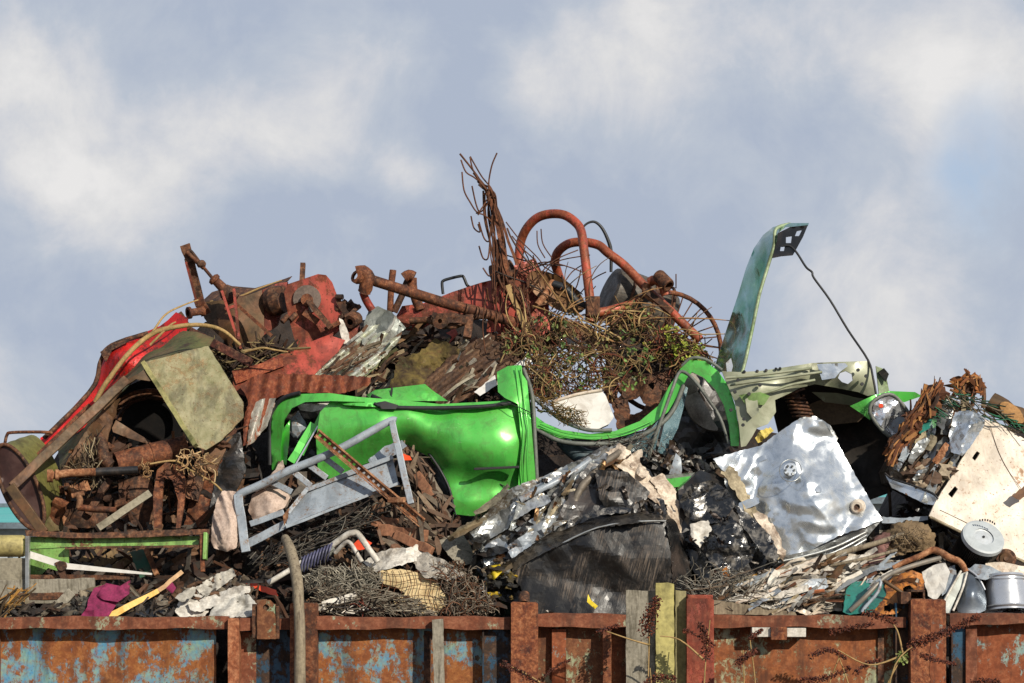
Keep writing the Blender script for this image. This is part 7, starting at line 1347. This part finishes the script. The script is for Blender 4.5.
bramble('thin brown bramble stems with gaps of sky, left of the white box',[(528,348),(615,346),(612,375),(600,392),(560,396),(545,402),(532,392)],240,40,2.5,58,SP,['#5a7a34','#7c8a44','#8a7a3c'])
bramble('dark straw matted behind the door pillar',[(524,362),(548,368),(560,392),(545,402),(534,396)],260,30,2.3,59,SP,['#6a5a2c','#7c8a44'])
q=MB(); rnd=random.Random(81)
for k in range(34):
    x=rnd.uniform(520,690); y=rnd.uniform(305,350); a=rnd.uniform(-2.6,.2); l=rnd.uniform(25,70); b_=rnd.uniform(-.9,.9); pts=[]
    for j in range(6):
        pts.append((x,y,2.3+rnd.uniform(-.08,.08))); a+=b_/5+.12; x+=math.cos(a)*l/5; y+=math.sin(a)*l/5+1.5
    q.c=C(rnd.choice(['#b89c68','#8c6c40','#a0784c','#6c4a30'])); q.tube(pts,[rnd.uniform(.007,.012),.003],5,3)
WT('bramble_canes','thicker straw coloured bramble canes looping over the thorny tangle',q,VWOOD,'canes')
q=MB(); wires(q,[(532,392),(548,398),(582,412),(588,424),(565,424),(545,412)],260,(.06,.25),(.002,.004),['#8a6a34','#6a4c24','#a8884c','#5c5a28'],lambda x,y:1.86,56,1.0,-.4,.6,.1,3,5); WT('dry_grass','dry brown grass matted on the car roof rail',q,VWOOD,'grass')
q=MB(); wires(q,[(590,440),(640,432),(665,440),(650,462),(610,455)],120,(.1,.4),(.002,.004),['#8a8880','#4c4844','#6a5c50'],lambda x,y:1.7,57,1.0,.2,.6,.1,3,5); WT('thin_wires','fine grey wires between the central bale and the roof rail',q,VWIRE)
# debris visible through the door opening
lc=[(650,455),(670,445),(700,455),(725,462),(700,474),(655,475)]
q=MB(); shards(q,lc,50,(.05,.15),(.02,.06),['#2a2826','#6a6660','#8a867c','#1a1816','#4a3a2c'],lambda x,y:1.9,None,1,61,1,.2,.1); WT('cabin_scraps','small dark scraps lying inside the car door opening',q,VPLA,'fragments')
# filler debris everywhere on heap surface between things
q=MB(); regF=[(-40,612),(40,560),(60,500),(110,440),(240,450),(330,470),(460,520),(500,600),(500,616)]
for nm,lb,pal,mt,sd_ in (('mixed_fragments','mixed rusty and grey fragments filling the left half of the heap',['#3a2416','#5a3a24','#2a2420','#6a6258','#4a4238','#7a5a40'],VMAT,71),):
    q=MB(); shards(q,regF,520,(.08,.3),(.02,.09),pal,lambda x,y:H(x,y)+.35,.5,.9,sd_,1,.2,.25); sticks(q,regF,220,(.15,.5),(.006,.02),pal,lambda x,y:H(x,y)+.3,.4,.9,sd_+1,True,.2); chunks(q,regF,70,(.03,.09),pal,lambda x,y:H(x,y)+.3,sd_+2,.8,.2); WT(nm,lb,q,mt,'fragments')
regG=[(520,560),(540,480),(640,460),(720,450),(870,520),(930,500),(1040,480),(1040,616),(510,616)]
q=MB(); pal=['#2a2624','#4a4642','#6a665e','#8a8478','#3a2a1e','#5a4a3a']; shards(q,regG,560,(.08,.3),(.02,.09),pal,lambda x,y:H(x,y)+.35,.4,.9,75,1,.2,.25); sticks(q,regG,160,(.15,.5),(.006,.02),pal,lambda x,y:H(x,y)+.3,.4,.9,76,True,.2); chunks(q,regG,70,(.03,.09),pal,lambda x,y:H(x,y)+.3,77,.8,.2); WT('mixed_fragments','mixed grey and dark fragments filling the right half of the heap',q,VMET,'fragments')
regU=[(200,345),(270,345),(330,350),(360,335),(450,335),(520,348),(530,400),(480,405),(400,420),(240,440),(200,450)]
q=MB(); pal=['#2a1c12','#4a3020','#6a4a30','#3a2a1e','#5a4a3a','#7a4a2c']; shards(q,regU,260,(.08,.3),(.02,.09),pal,lambda x,y:H(x,y)+.3,.6,.7,78,1,.2,.25); sticks(q,regU,140,(.15,.5),(.006,.02),pal,lambda x,y:H(x,y)+.3,.6,.7,79,True,.2); WT('mixed_fragments','rust brown fragments in the upper part of the heap',q,VWOOD,'fragments')
